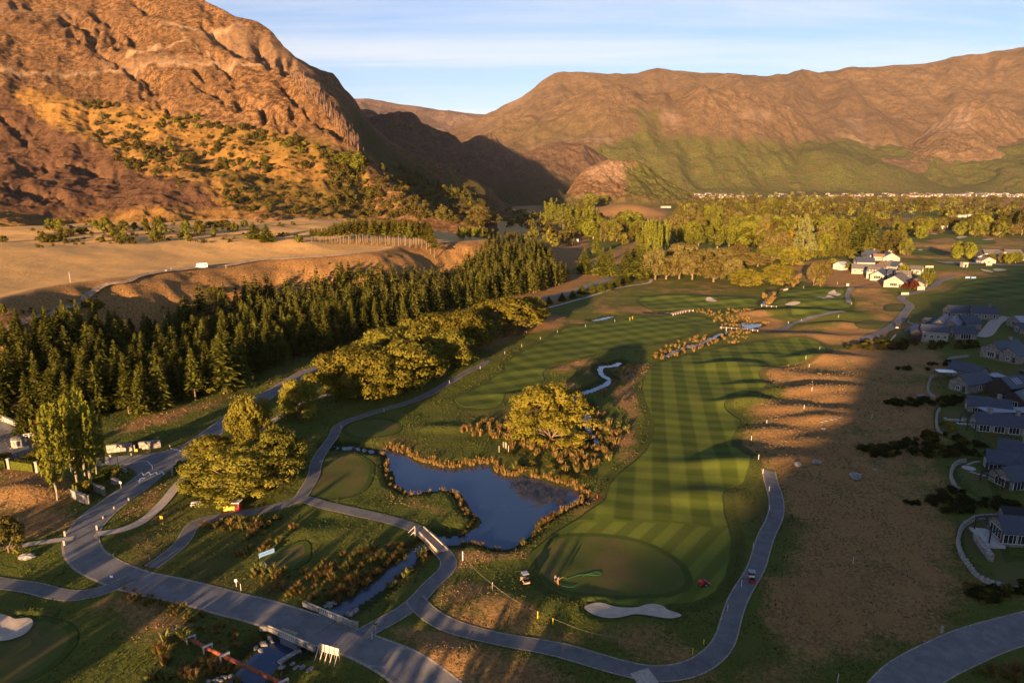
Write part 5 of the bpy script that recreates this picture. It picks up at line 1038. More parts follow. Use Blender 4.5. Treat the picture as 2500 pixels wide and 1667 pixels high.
# ---------------------------------------------------------------- valley woods
def fill(pgpx, n, protos, ht, wd_k, name, label, group, z=0.0, items=None):
    q = np.array(PW(pgpx, z)); out = 0; c = 0
    pgp = np.array(pgpx)
    while out < n and c < 20000:
        c += 1; x, y = RN.uniform(pgp[:, 0].min(), pgp[:, 0].max()), RN.uniform(pgp[:, 1].min(), pgp[:, 1].max())
        if not inside(np.array([x]), np.array([y]), pgp)[0]: continue
        if (abs(x - 1958) < 40 and y > 580 and y < 640) or (2035 < x < 2135 and 585 < y < 625) or (1445 < x < 1650 and 488 < y < 545): out += .2; continue
        g = G([(x, y)])[0]; H_ = RN.uniform(*ht); W_ = H_ * RN.uniform(*wd_k); out += 1
        if items is not None: items.append((g[0], g[1], g[2], H_, W_))
        else: plant(protos[RN.randint(len(protos))], name, g, H_, W_, label, 'tree', group, parts=False)
G_V = 'broadleaf trees of the valley woods'
LV = 'olive green broadleaf tree in the valley woods'
WOODS = [((1400, 525), (1560, 545), (1560, 600), (1440, 590), (1395, 560), 44, (18, 26)), ((1640, 540), (1760, 520), (1900, 520), (1900, 560), (1800, 600), (1640, 600), 76, (14, 27)), ((1800, 560), (1940, 560), (1940, 620), (1850, 640), (1790, 620), 40, (14, 25)),
         ((1980, 560), (2060, 560), (2060, 622), (1980, 622), 26, (18, 26)), ((2180, 560), (2290, 560), (2250, 595), (2180, 590), 16, (12, 18)), ((2230, 560), (2330, 556), (2330, 568), (2240, 572), 12, (16, 22)), ((2330, 560), (2500, 556), (2500, 576), (2380, 574), 30, (14, 27)), ((2330, 628), (2370, 622), (2372, 640), (2340, 640), 4, (12, 16)), ((2380, 640), (2500, 636), (2500, 644), (2390, 646), 9, (7, 10))]
for w_ in WOODS:
    pts, n, hh = w_[:-2], w_[-2], w_[-1]; fill(list(pts), n, GRN + [POPN[0], GRN[1]], hh, (.6, .95), 'valley_tree', LV, G_V)
items = []
for pg, n, hh in ((((1690, 482), (2500, 486), (2500, 498), (1690, 500)), 260, (12, 20)), (((1740, 498), (2290, 500), (2290, 520), (1780, 520)), 230, (12, 20)), (((2290, 500), (2500, 500), (2500, 545), (2300, 530)), 120, (12, 18)), (((2130, 515), (2300, 538), (2280, 552), (2140, 560)), 26, (10, 14)), (((1200, 470), (1430, 470), (1430, 482), (1240, 484)), 110, (12, 18)),
                  (((1230, 520), (1330, 530), (1340, 560), (1240, 560)), 50, (10, 16)), (((1400, 500), (1480, 500), (1600, 530), (1560, 545), (1420, 530)), 46, (12, 18)), (((1560, 470), (1700, 472), (1690, 488), (1620, 492)), 80, (14, 22)), (((1600, 500), (1760, 500), (1760, 522), (1610, 524)), 70, (12, 20)), (((1170, 585), (1320, 570), (1330, 590), (1220, 600)), 12, (9, 14))):
    fill(list(pg), n, None, hh, (.8, 1.25), '', '', '', items=items)
FARP = [make_round('farwood%d' % i, L_green, M_bark, nc=8, per=12, rad=.5, z0=.05, cs=(.22, .34), lw=.17, nl=0, r0=.03, fork=.2) for i in range(4)]
for p in FARP: p.w = unit_scale(p)
for pg, n, hh in ((((1700, 500), (2060, 500), (2060, 545), (1900, 560), (1720, 545)), 200, (11, 18)), (((2050, 500), (2180, 505), (2130, 560), (2060, 570)), 40, (11, 17)), (((1330, 560), (1410, 575), (1400, 600), (1340, 610)), 26, (10, 15)), (((2230, 540), (2330, 545), (2330, 560), (2230, 556)), 22, (9, 14)), (((2390, 545), (2500, 545), (2500, 560), (2400, 560)), 26, (9, 14))):
    fill(list(pg), n, None, hh, (.8, 1.25), '', '', '', items=items)
for k_, mt in enumerate((L_green, L_olive, L_scrub)):
    join_copies(FARP, items[k_::3], 'distant_woods', ('olive green', 'dark brownish', 'dull green')[k_] + ' trees of the woods across the far valley floor', [mt, M_bark])
sc_ = []
for pg, n, rr in (([(0, 770), (470, 672), (900, 628), (1000, 618), (900, 655), (650, 705), (300, 775), (0, 850)], 95, (.8, 2.2)), ([(100, 575), (620, 560), (760, 575), (600, 592), (200, 600), (90, 606)], 70, (2, 5)),(tl('A', (580, 700), (1000, 740), (1300, 800), (1900, 880), (2352, 1010), (2352, 1260), (1750, 1180), (1150, 1140), (900, 1110), (700, 980)), 330, (2.5, 5.5)), (tl('A', (1450, 1190), (2352, 1240), (2352, 1410), (1700, 1400), (1400, 1300)), 240, (2.2, 5)), (tl('B', (0, 760), (300, 830), (700, 930), (1000, 1000), (1040, 1200), (700, 1150), (200, 1120), (0, 1060)), 320, (5, 10.5)), (tl('A', (100, 1420), (1500, 1400), (1900, 1440), (1500, 1500), (200, 1540)), 80, (2.5, 5))):
    pg = np.array(pg); i = 0; t_ = 0
    while i < n and t_ < 6000:
        t_ += 1; x, y = RN.uniform(pg[:, 0].min(), pg[:, 0].max()), RN.uniform(pg[:, 1].min(), pg[:, 1].max())
        if perlin(x / 26, y / 15, 3) < -.12 or not inside(np.array([x]), np.array([y]), pg)[0]: continue
        q = HIT(x, y)
        if q is None: continue
        w_ = RN.uniform(*rr); sc_.append((q[0], q[1], q[2] - .4, w_ * .8, w_)); i += 1
join_copies(FARP, sc_, 'hillside_scrub', 'dense small scrub spread over the lower mountain slope', [L_scrub, M_bark])
G_BIG = 'tall shelter trees scattered beyond the valley woods'
for (x, b, t, w) in ((1838, 508, 480, 26), (1862, 520, 488, 30), (1880, 516, 482, 34), (1900, 520, 486, 30), (2240, 515, 482, 30), (2262, 518, 484, 34), (2280, 512, 484, 26), (2320, 500, 484, 20), (2432, 494, 480, 16), (2300, 528, 508, 22), (2318, 530, 510, 22), (2345, 575, 540, 34), (2380, 578, 535, 30), (2400, 576, 542, 26), (2440, 580, 540, 34), (2478, 572, 515, 30), (2494, 575, 505, 26), (1790, 530, 505, 22), (1810, 532, 506, 22), (1830, 535, 508, 20), (1660, 560, 515, 30)):
    T(GRN[x % 4], x, b, t, w, 'shelter_tree', 'tall dark shelter tree beyond the valley woods', group=G_BIG, parts=False)
G_YV = 'bright yellow trees in the far village'
for (x, b) in ((1812, 478), (1845, 480), (1893, 478), (1934, 477), (1961, 477), (1989, 478), (2073, 480), (2103, 479), (2237, 481), (2250, 481), (2204, 558)): T(SHR[3], x, b, b - 9, 9, 'yellow_tree', 'tiny bright yellow tree among the village houses', group=G_YV, parts=False)
G_HR = 'clipped green bushes of the row behind the lit houses'
for i in range(26):
    x = 1968 + i * 4.6; T(GRNL[i % 3], x, 628 - i * .25 + (i % 2) * 3, 613 - i * .2, 11, 'round_bush', 'small clipped bush in the dark row above the lit houses', group=G_HR, parts=False)
for (x, b, t, w, lab) in ((2035, 645, 630, 26, 'bright green bush left of the grey shed'), (2072, 660, 640, 22, 'green tree right of the grey shed'), (2130, 664, 652, 12, 'small tree between the white walls'), (2110, 636, 622, 14, 'shrub before the upper roofs'), (2080, 632, 622, 14, 'yellow bush above the long roof')): T(GRNL[0], x, b, t, w, 'garden_tree', lab, parts=False)
# trees behind and beneath the viewpoint: they throw the long bars of shade over the near left
G_B = 'trees standing behind the viewpoint'
for (x, y, ht) in ((-150, 40, 15), (-138, 52, 17), (-120, 30, 17), (-104, 38, 15), (-96, 22, 19), (-74, 32, 14), (-66, 10, 18), (-52, 22, 15), (-44, 36, 12), (-36, 4, 17), (-22, 22, 12), (-14, 34, 9), (-84, -20, 22), (-60, -30, 20), (-10, -10, 14), (6, 16, 10), (-112, -6, 20), (-130, 8, 18), (-165, 20, 18), (-28, -26, 19), (22, 34, 7), (34, 20, 10), (-176, 60, 16), (-190, 84, 15)):
    plant(GRN[RN.randint(4)] if ht < 16 else POP[RN.randint(4)], 'broadleaf_tree', (x, y, hq1(x, y)), ht, ht * .5, 'tree standing behind the viewpoint', 'tree', G_B, parts=False)

# ---------------------------------------------------------------- tussock, flax, low shrubs
def inwater(x, y): return hq1(x, y) < -1.0
G_TU = 'tawny tussock clumps around the pond and stream'
tu = []
def put_t(x, y, s, flax=False):
    z = hq1(x, y); tu.append((x, y, max(z, -.95), s, flax))
pe = POND; Lp = np.concatenate([[0], np.cumsum(np.linalg.norm(np.diff(pe, axis=0), axis=1))]); 
c0_ = pe.mean(0)
for s in np.arange(0, Lp[-1], .95):
    i = np.searchsorted(Lp, s) - 1; i = max(0, min(i, len(pe) - 2)); t = (s - Lp[i]) / max(1e-6, Lp[i + 1] - Lp[i]); q = pe[i] * (1 - t) + pe[i + 1] * t
    d = pe[i + 1] - pe[i]; nrm = np.array([-d[1], d[0]]) / (np.linalg.norm(d) + 1e-9)
    if sdf_poly(np.array([q[0] + nrm[0]]), np.array([q[1] + nrm[1]]), pe)[0] > 0: nrm = -nrm
    u_ = s / Lp[-1]; bare = .52 < u_ < .60
    if bare and RN.rand() < .75: continue
    if u_ > .62 and RN.rand() < .45: continue
    q = q + nrm * RN.uniform(.0, 1.3); put_t(q[0], q[1], RN.uniform(1.0, 1.7) if u_ < .5 else RN.uniform(.7, 1.3), False)
def strip(pgpx, n, s, fl=.06, z=-.3):
    pgp = np.array(pgpx); k = 0; c = 0
    while k < n and c < 9000:
        c += 1; x, y = RN.uniform(pgp[:, 0].min(), pgp[:, 0].max()), RN.uniform(pgp[:, 1].min(), pgp[:, 1].max())
        if not inside(np.array([x]), np.array([y]), pgp)[0]: continue
        g = P(x, y, z)
        if inwater(g[0], g[1]): continue
        put_t(g[0], g[1], RN.uniform(*s), RN.rand() < fl); k += 1
strip(tl('K', (1150, 30), (1850, 40), (1850, 130), (1650, 240), (1500, 230), (1300, 120), (1160, 80)), 90, (1.1, 2.0), .18)
strip(tl('E', (830, 1190), (1000, 1130), (1170, 1110), (1180, 1250), (950, 1230)), 42, (1.1, 1.9), .02)
strip(tl('E', (1590, 950), (1720, 1000), (1800, 1120), (1930, 1180), (1850, 1300), (1700, 1290), (1620, 1130)), 60, (1.0, 1.9), .25)
strip(tl('E', (1680, 960), (1800, 880), (1860, 780), (2000, 760), (2020, 800), (1870, 900), (1760, 980)), 26, (.9, 1.5), .05)
strip(tl('t5', (0, 1060), (200, 960), (500, 880), (800, 780), (1250, 720), (1400, 880), (1150, 930), (700, 1010), (300, 1130), (0, 1170)), 120, (.8, 1.7), .08)
strip(tl('t5', (520, 470), (1500, 430), (1200, 560), (1700, 640), (1250, 720), (900, 690), (800, 590)), 100, (.8, 1.7), .05)
strip(tl('t5', (1550, 200), (1720, 190), (1720, 370), (1540, 370)), 16, (1.8, 3.2), 0); strip(tl('t5', (1780, 100), (1900, 40), (2080, 0), (2080, 70), (1950, 150)), 20, (1.8, 3.2), 0)
strip(tl('G', (1620, 850), (1800, 860), (2100, 800), (2300, 840), (2352, 900), (2250, 1000), (1950, 1060), (1750, 1010), (1600, 920)), 70, (.8, 1.5), .10)
strip(tl('K', (0, 790), (200, 720), (400, 700), (560, 700), (420, 840), (330, 900), (200, 960), (60, 1060), (0, 1040)), 60, (.9, 1.7), .06)
strip(tl('K', (480, 830), (600, 740), (640, 740), (560, 830), (380, 960), (320, 960)), 12, (.7, 1.2), .4)
strip(tl('G', (1280, 540), (1700, 560), (1900, 600), (1800, 680), (1560, 800), (1450, 780), (1600, 620), (1300, 590)), 36, (.8, 1.5), .12)
strip(tl('G', (760, 950), (900, 980), (1250, 1120), (1550, 1250), (1500, 1380), (1250, 1250), (1000, 1120), (800, 1020)), 46, (.6, 1.2), .0)
strip(tl('p1', (420, 900), (700, 700), (1150, 620), (1200, 780), (800, 980), (450, 980)), 26, (.9, 1.6), .04); strip(tl('p1', (130, 480), (260, 500), (380, 740), (220, 780)), 8, (1.2, 1.9), 0)
strip(tl('I', (2050, 1500), (2352, 1450), (2352, 1568), (2060, 1568)), 20, (.9, 1.5), .1); strip(tl('I', (1960, 840), (2250, 920), (2100, 1000), (1990, 920)), 24, (.7, 1.2), 0, z=2)
FX = [tl('p1', (310, 400), (460, 320), (540, 340), (590, 380), (660, 430), (1320, 960), (1930, 970), (160, 950), (270, 930), (370, 950), (90, 970)), tl('w5', (1540, 1330), (1640, 1350), (1920, 1340), (1680, 1490)), tl('K', (580, 740), (610, 720), (490, 870), (350, 780), (270, 720)), tl('m3', (150, 850), (520, 900), (690, 90)), tl('E', (1710, 1290), (1790, 1260), (1860, 1150), (1910, 1180)), tl('K', (1480, 130), (1590, 60), (1720, 50), (1780, 20), (1430, 240), (1190, 200), (1320, 225))]
for grp in FX:
    for (x, y) in grp: g = P(x, y, -.1); put_t(g[0], g[1], 1.7, True)
tu.sort(key=lambda q: math.hypot(q[0], q[1])); nT = nF = 0; rest = []
for (x, y, z, s, fl) in tu:
    if fl: o = link('flax_plant', FLAX[RN.randint(2)], None, (x, y, z), RN.rand() * 6.28); o.scale = (s, s, s * .95); tag(o, 'spiky pale green flax plant among the tussock', 'flax plant', 'flax plants beside the water'); nF += 1
    elif nT < 295: o = link('tussock_clump', TUSS[RN.randint(4)], None, (x, y, z), RN.rand() * 6.28); o.scale = (s, s, s * RN.uniform(.85, 1.2)); tag(o, 'tawny tussock clump beside the water', 'tussock', G_TU); nT += 1
    else: rest.append((x, y, z, s))
vs = []; fs = []; b = 0
for (x, y, z, s) in rest:
    n = 26; a = RN.rand(n) * 6.28; r = .3 * s * RN.rand(n) ** .5; le = RN.uniform(.2, .7, n); bb = np.stack([x + r * np.cos(a), y + r * np.sin(a), z + 0 * a], -1); l = s * RN.uniform(.6, 1, n)
    o_ = np.stack([np.cos(a), np.sin(a), 0 * a], -1); sd = np.stack([-np.sin(a), np.cos(a), 0 * a], -1) * .07 * s
    tp = bb + o_ * (le * l)[:, None] + np.array([0, 0, 1]) * l[:, None]; V = np.stack([bb - sd, bb + sd, tp + sd * .6, tp - sd * .6], 1).reshape(-1, 3); vs.append(V); fs.append(np.arange(4 * n).reshape(n, 4) + b); b += 4 * n
tag(link('distant_tussock', mesh_np('distant_tussock', np.concatenate(vs), np.concatenate(fs), [L_tuss])), 'tawny tussock massed along the far pools', kind='stuff'); print('tussock', nT, nF, len(rest))
# low dark shrubberies between the gardens
G_DS = 'dark low shrubs between the gardens'
def shrubbery(pg, n, s, kinds=(6,), z=1.5, label='dark low shrub in the planting between the gardens', group=G_DS, name='garden_shrub', flat=.6):
    pgp = np.array(pg); k = 0; c = 0
    while k < n and c < 9000:
        c += 1; x, y = RN.uniform(pgp[:, 0].min(), pgp[:, 0].max()), RN.uniform(pgp[:, 1].min(), pgp[:, 1].max())
        if not inside(np.array([x]), np.array([y]), pgp)[0]: continue
        g = G([(x, y)])[0]; wd = RN.uniform(*s); plant(SHR[kinds[RN.randint(len(kinds))]], name, g, wd * flat * RN.uniform(.8, 1.2), wd, label, 'shrub', group, parts=False); k += 1
shrubbery(tl('F', (1440, 1000), (1700, 975), (1960, 965), (2000, 985), (1900, 1020), (1700, 1030), (1500, 1018)), 46, (1.6, 3.0)); shrubbery(tl('F', (1310, 1300), (1600, 1250), (1800, 1190), (2000, 1240), (2150, 1300), (2050, 1350), (1700, 1360), (1350, 1350)), 70, (1.6, 3.2), (6, 6, 6, 2))
shrubbery(tl('F', (1480, 795), (1700, 765), (1880, 735), (1880, 765), (1700, 800)), 18, (1.5, 2.6)); shrubbery(tl('F', (1120, 655), (1200, 625), (1400, 610), (1700, 615), (2050, 625), (2050, 655), (1700, 660), (1300, 665)), 60, (2.2, 4.0), (6, 6, 2))
shrubbery(tl('I', (1700, 400), (1900, 330), (2000, 370), (2352, 450), (2300, 470), (2050, 450), (1900, 500), (1750, 450)), 46, (1.4, 2.8)); shrubbery(tl('I', (2000, 1000), (2200, 960), (2352, 950), (2352, 1000), (2080, 1060)), 22, (1.4, 2.4), (6, 6, 2))
shrubbery(tl('I', (1560, 410), (1700, 420), (1700, 430), (1560, 425)), 6, (1.0, 1.6))
shrubbery(tl('r5', (760, 800), (960, 770), (900, 860), (780, 930)), 5, (1.5, 2.2), (3,), label='yellow green shrub on the garden edge', group='yellow green shrubs at the round lawn'); shrubbery(tl('r5', (760, 1210), (900, 1220), (1020, 1350), (960, 1370), (800, 1280)), 6, (1.5, 2.4), (3,), label='yellow green shrub on the garden edge', group='yellow green shrubs at the round lawn')
shrubbery(tl('K', (1130, 110), (1700, 260), (1600, 300), (1200, 210)), 20, (1.2, 2.2), (2, 6), label='low dark shrub between tussocks beside the pond', group='low shrubs beside the pond'); shrubbery(tl('G', (1300, 520), (1800, 520), (1700, 600), (1400, 590)), 10, (1.2, 2.2), (2, 6), label='low dark shrub beside the cart path', group='low shrubs beside the cart path')
for (px_, py_, nme, lab) in ((262, 1165, 'planter_hedge', ''),): pass
# ---------------------------------------------------------------- rough grass standing up from the near ground
ng = 80000; r_ = np.exp(RN.uniform(math.log(85), math.log(300), ng)); a_ = RN.uniform(-.68, .68, ng); X, Y = r_ * np.sin(a_), r_ * np.cos(a_)
keep = np.ones(ng, bool)
for i, (p, hd, wd) in enumerate(FWS[:4]): keep &= sdf_poly(X, Y, PW(p, 0.0)) < -.8
for p in GREENS: keep &= sdf_poly(X, Y, PW(p, 0.0)) < -1.2
for b_ in BK[:2]: keep &= sdf_poly(X, Y, b_) < -.4
keep &= water_sd(X, Y) < -.3; keep &= sdf_poly(X, Y, apron) < -.4; keep &= sdf_line(X, Y, road_c, 8.0) < 0
for q, w in ((A1, 3.6), (B1, 3.6), (C1, 4.0), ([(497, 1134), (448, 1170), (402, 1222), (337, 1277), (232, 1304)], 3.2), ([(-60, 1412), (0, 1419), (77, 1430), (134, 1447), (184, 1453), (237, 1444), (283, 1427), (320, 1408)], 3.8), ([(2205, 1667), (2260, 1628), (2330, 1592), (2396, 1560), (2500, 1528)], 8.0)): keep &= sdf_line(X, Y, catmull(PW(q, 0.0), 6), w) < 0
keep &= (fbm(X / 7, Y / 7, 2, 55) > -.35)
X, Y = X[keep], Y[keep]; Z = hq(X, Y); n = len(X); s = .13 * (.6 + np.hypot(X, Y) / 170) * RN.uniform(.6, 1.5, n); a = RN.rand(n) * 6.28
B_ = np.stack([X, Y, Z - .03], -1); sd = np.stack([np.cos(a), np.sin(a), 0 * a], -1) * (s * .55)[:, None]; up = np.stack([RN.normal(size=n) * .3 * s, RN.normal(size=n) * .3 * s, s], -1)
V = np.stack([B_ - sd, B_ + sd, B_ + sd * .8 + up, B_ - sd * .8 + up * .9], 1).reshape(-1, 3)
dq = gq(np.clip(dry - smooth((fw + 20) / 18) * .3, 0, 1), X, Y) + .35 * fbm(X / 9, Y / 9, 2, 91) > .42
L_dryg = leaf_mat('dry_grass_blades', (0.100, 0.066, 0.028), (0.260, 0.170, 0.080), .0, .25, .11)
for nm, kk, mt, lb in (('rough_grass', ~dq, L_grass, 'short green rough grass between the paths'), ('dry_grass', dq, L_dryg, 'short straw coloured grass on the dry slopes')):
    Vk = V.reshape(n, 4, 3)[kk].reshape(-1, 3); tag(link(nm, mesh_np(nm, Vk, np.arange(len(Vk)).reshape(-1, 4), [mt])), lb, kind='stuff')
# ---------------------------------------------------------------- houses
M_slate = simple('slate_roof', (0.045, 0.055, 0.080), .6, .12, 1.2, spec=.5); M_shingle = simple('grey_shingle', (0.12, 0.11, 0.105), .85, .18, 2.5)
M_render = simple('pale_render', (0.31, 0.275, 0.22), .85, .06, 1.0); M_white = simple('white_wall', (0.30, 0.27, 0.225), .8, .05, 1.0); M_wood = simple('dark_timber_wall', (0.050, 0.038, 0.032), .85, .2, 3.0)
M_brick = simple('orange_brick', (0.26, 0.15, 0.08), .9, .2, 2.0); M_membrane = simple('pale_flat_roof', (0.27, 0.30, 0.34), .7, .06, .6); M_frame = simple('window_frame', (0.66, 0.64, 0.60), .6, .05, 2.0); M_black = simple('black_metal', (0.020, 0.020, 0.022), .5, .1, 2.0)
M_glass, nt, bs = new_mat('dark_glass'); bs.inputs['Base Color'].default_value = (0.02, 0.024, 0.03, 1); bs.inputs['Roughness'].default_value = .08
M_red = simple('red_paint', (0.42, 0.03, 0.025), .4, .1, 2.0, spec=.5); M_yellow = simple('yellow_paint', (0.80, 0.52, 0.02), .5, .08, 2.0); M_blue = simple('blue_panel', (0.20, 0.36, 0.62), .5, .05, 2.0)
M_rust = simple('rusty_steel', (0.26, 0.070, 0.028), .75, .25, 2.5, bump=.3, c2=(0.12, 0.030, 0.014)); M_wh = simple('white_gloss', (0.80, 0.80, 0.78), .35, .04, 2.0, spec=.5); M_lawn = simple('lawn_grass', (0.045, 0.062, 0.012), .95, .2, 2.0)
def window_mesh(w, hh, nmull=1, name='window'):
    m = MB(); m.box(-w / 2, w / 2, -.05, .0, 0, hh, 1)
    t = .09
    for (a, b, c, d) in ((-w / 2 - t, w / 2 + t, -t, 0), (-w / 2 - t, w / 2 + t, hh, hh + t), (-w / 2 - t, -w / 2, 0, hh), (w / 2, w / 2 + t, 0, hh)): m.box(a, b, -.11, .0, c, d, 0)
    for i in range(nmull): x = -w / 2 + w * (i + 1) / (nmull + 1); m.box(x - .04, x + .04, -.09, -.052, 0, hh, 0)
    return m.mesh(name, [M_frame, M_glass])
WM = {k: window_mesh(*k) for k in ((1.2, 1.3, 1), (2.6, 1.9, 2), (.9, 1.5, 0), (4.2, 2.1, 3))}
DM = MB(); DM.box(-.55, .55, -.06, 0, 0, 2.1); DM = DM.mesh('door', M_wood)
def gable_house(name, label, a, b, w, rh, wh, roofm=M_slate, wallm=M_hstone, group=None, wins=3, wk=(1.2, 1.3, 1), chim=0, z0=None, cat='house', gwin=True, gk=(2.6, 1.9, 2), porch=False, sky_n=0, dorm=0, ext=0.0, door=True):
    """a, b: the two ends of the ridge in the photograph; w: width; rh, wh: ridge and wall heights"""
    mid = ((a[0] + b[0]) / 2, (a[1] + b[1]) / 2); g = G([(mid[0], mid[1] + 12)])[0]; gz_ = g[2] if z0 is None else z0
    A_ = P(a[0], a[1], gz_ + rh); B_ = P(b[0], b[1], gz_ + rh); d = B_ - A_; Ln = float(np.linalg.norm(d)) + ext; c = (A_ + B_) / 2; ang_ = math.atan2(d[1], d[0]); gz2 = min(hq1(c[0], c[1]), gz_)
    e = empty(name, (c[0], c[1], gz_), ang_, label, cat, group)
    l, q = Ln / 2, w / 2; m = MB(); f = -1.5
    v = [(-l, -q, f), (l, -q, f), (l, q, f), (-l, q, f), (-l, -q, wh), (l, -q, wh), (l, q, wh), (-l, q, wh), (-l, 0, rh - .1), (l, 0, rh - .1)]
    m.add(v, [(0, 1, 5, 4), (2, 3, 7, 6), (1, 2, 6, 9, 5), (3, 0, 4, 8, 7), (0, 3, 2, 1)]); m.build('wall', wallm, e)
    m = MB(); o = .45; sl = (rh - wh) / q; t = .22; X0, X1 = -l - .35, l + .35; ze = wh - o * sl
    sec = [(-q - o, ze), (0, rh), (q + o, ze), (q + o, ze + t), (0, rh + t + .05), (-q - o, ze + t)]; n = 6
    m.add([(X0, y, z) for y, z in sec] + [(X1, y, z) for y, z in sec], [(i, (i + 1) % n, n + (i + 1) % n, n + i) for i in range(n)] + [(0, 5, 4, 1), (1, 4, 3, 2), (n, n + 1, n + 4, n + 5), (n + 1, n + 2, n + 3, n + 4)]); rf = m.build('roof', roofm, e)
    side = -1 if (math.cos(ang_) * (-c[1]) - math.sin(ang_) * (-c[0])) < 0 else 1     # long side that faces the viewpoint
    if wins:
        for i in range(wins):
            x = -l + Ln * (i + .5) / wins; big = (i == wins // 2 and wins > 2)
            k = wk; o_ = link('window', WM[k], e, (x, side * (q + .001), (wh - k[1]) * .45), 0 if side < 0 else math.pi)
    if gwin:
        gx_ = 1 if (math.cos(ang_) * (-c[0]) + math.sin(ang_) * (-c[1])) > 0 else -1
        link('window', WM[gk], e, (gx_ * (l + .001), 0, .5), math.pi / 2 if gx_ > 0 else -math.pi / 2)
        if door: link('door', DM, e, (gx_ * (l + .002), -q * .62, 0), math.pi / 2 if gx_ > 0 else -math.pi / 2)
    for i in range(chim):
        m = MB(); x = l * (.45 if i == 0 else -.5); m.box(x - .55, x + .55, -.5, .5, wh, rh + 1.3); m.box(x - .65, x + .65, -.6, .6, rh + 1.3, rh + 1.5); m.build('chimney', wallm if wallm != M_wood else M_black, e)
    for i in range(sky_n):
        m = MB(); x = -l * .5 + i * 1.3; y0, y1 = side * q * .25, side * q * .8; z_ = lambda y: rh - abs(y) * sl + t + .10
        m.add([(x, y0, z_(y0)), (x + .6, y0, z_(y0)), (x + .6, y1, z_(y1)), (x, y1, z_(y1)), (x, y0, z_(y0) - .2), (x + .6, y0, z_(y0) - .2), (x + .6, y1, z_(y1) - .2), (x, y1, z_(y1) - .2)], [(0, 1, 2, 3), (0, 4, 5, 1), (1, 5, 6, 2), (2, 6, 7, 3), (3, 7, 4, 0)]); m.build('skylight', M_membrane, rf if False else e)
    for i in range(dorm):
        m = MB(); x = -l * .5 + i * l / max(1, dorm - 1); y0, y1 = side * q * .98, side * q * .2; zt = wh + 1.3
        m.box(x - .6, x + .6, min(y0, y1), max(y0, y1), wh - .1, zt, 0); m.add([(x - .8, y0 + side * .2, zt), (x, y0 + side * .2, zt + .6), (x + .8, y0 + side * .2, zt), (x - .8, y1, zt), (x, y1, zt + .6), (x + .8, y1, zt)], [(0, 1, 4, 3), (1, 2, 5, 4), (0, 2, 1), (3, 4, 5)], 1); m.build('dormer', [wallm, roofm], e)
    if porch:
        m = MB(); px_ = -l - 2.6
        for s_ in (-1, 1): m.bar((px_, s_ * (q - .2), -.5), (px_, s_ * (q - .2), wh), .22, .22)
        m.bar((px_, -q + .2, wh), (px_, q - .2, wh), .2, .22); m.bar((px_, -q + .2, wh), (px_, 0, rh - .2), .18, .18); m.bar((px_, q - .2, wh), (px_, 0, rh - .2), .18, .18); m.bar((px_, 0, rh - .2), (-l, 0, rh - .2), .18, .18)
        for s_ in (-1, 1): m.bar((px_, s_ * (q - .2), wh), (-l, s_ * (q - .2), wh), .16, .18)
        m.build('porch_frame', M_black, e); m = MB(); m.box(-l - 3.4, -l - .01, -q - 1, q + .4, -.9, .08); m.build('terrace_slab', M_concrete, e)
    return e
def flat_block(name, label, px, w, d, hh, mat, z0=None, rz=0.0, roof=None, cat='house', group=None):
    g = G([px])[0]; e = empty(name, (g[0], g[1], g[2] if z0 is None else z0), rz, label, cat, group)
    m = MB(); m.box(-w / 2, w / 2, -d / 2, d / 2, -1, hh - .25); m.build('wall', mat, e); m = MB(); m.box(-w / 2 - .25, w / 2 + .25, -d / 2 - .25, d / 2 + .25, hh - .25, hh); m.build('roof', roof or M_membrane, e)
    m = MB(); m.box(-.8, .8, -d / 2 - .05, -d / 2 + .01, .1, 2.2); m.build('door', M_glass, e); return e
gh = gable_house
# near houses on the right, all in shade
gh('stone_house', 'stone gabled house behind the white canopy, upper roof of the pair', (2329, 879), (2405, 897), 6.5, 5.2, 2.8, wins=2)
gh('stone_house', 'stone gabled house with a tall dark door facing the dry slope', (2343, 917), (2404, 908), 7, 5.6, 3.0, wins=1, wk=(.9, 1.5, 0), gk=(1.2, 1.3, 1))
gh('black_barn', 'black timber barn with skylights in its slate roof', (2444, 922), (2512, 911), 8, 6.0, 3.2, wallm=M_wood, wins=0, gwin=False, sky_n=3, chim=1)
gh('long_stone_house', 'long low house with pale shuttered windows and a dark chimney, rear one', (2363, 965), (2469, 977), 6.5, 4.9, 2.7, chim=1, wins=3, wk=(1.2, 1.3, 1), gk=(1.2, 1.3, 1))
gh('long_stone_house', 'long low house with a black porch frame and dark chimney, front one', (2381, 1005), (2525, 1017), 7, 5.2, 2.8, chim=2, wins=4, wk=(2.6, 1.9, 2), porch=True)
flat_block('flat_roofed_link', 'pale flat roofed link between the two long low houses', (2462, 1018), 17, 4.5, 2.6, M_wood); flat_block('flat_roofed_link', 'pale flat roof between the two stone gabled houses', (2362, 912), 6, 6, 2.7, M_stone); flat_block('flat_roofed_link', 'pale flat roof joining the stone house to the black barn', (2428, 931), 5, 5, 2.6, M_wood)
gh('black_house', 'angular black house with white trimmed gable at the right edge', (2478, 958), (2530, 940), 7, 5.5, 3, wallm=M_wood, wins=1, sky_n=2)
gh('garden_house', 'small slate roof behind the house with the round lawn', (2441, 1069), (2525, 1084), 6, 4.8, 2.6, chim=1, wins=2); gh('garden_house', 'long slate roof with a glazed end above the paved circle', (2410, 1097), (2530, 1114), 6.5, 5.0, 2.8, wallm=M_wood, wins=3, wk=(2.6, 1.9, 2), chim=0)
gh('garden_house', 'gabled slate house with black porch and rubble steps', (2447, 1141), (2530, 1132), 6.5, 5.0, 2.8, wins=2, wk=(4.2, 2.1, 3), porch=True)
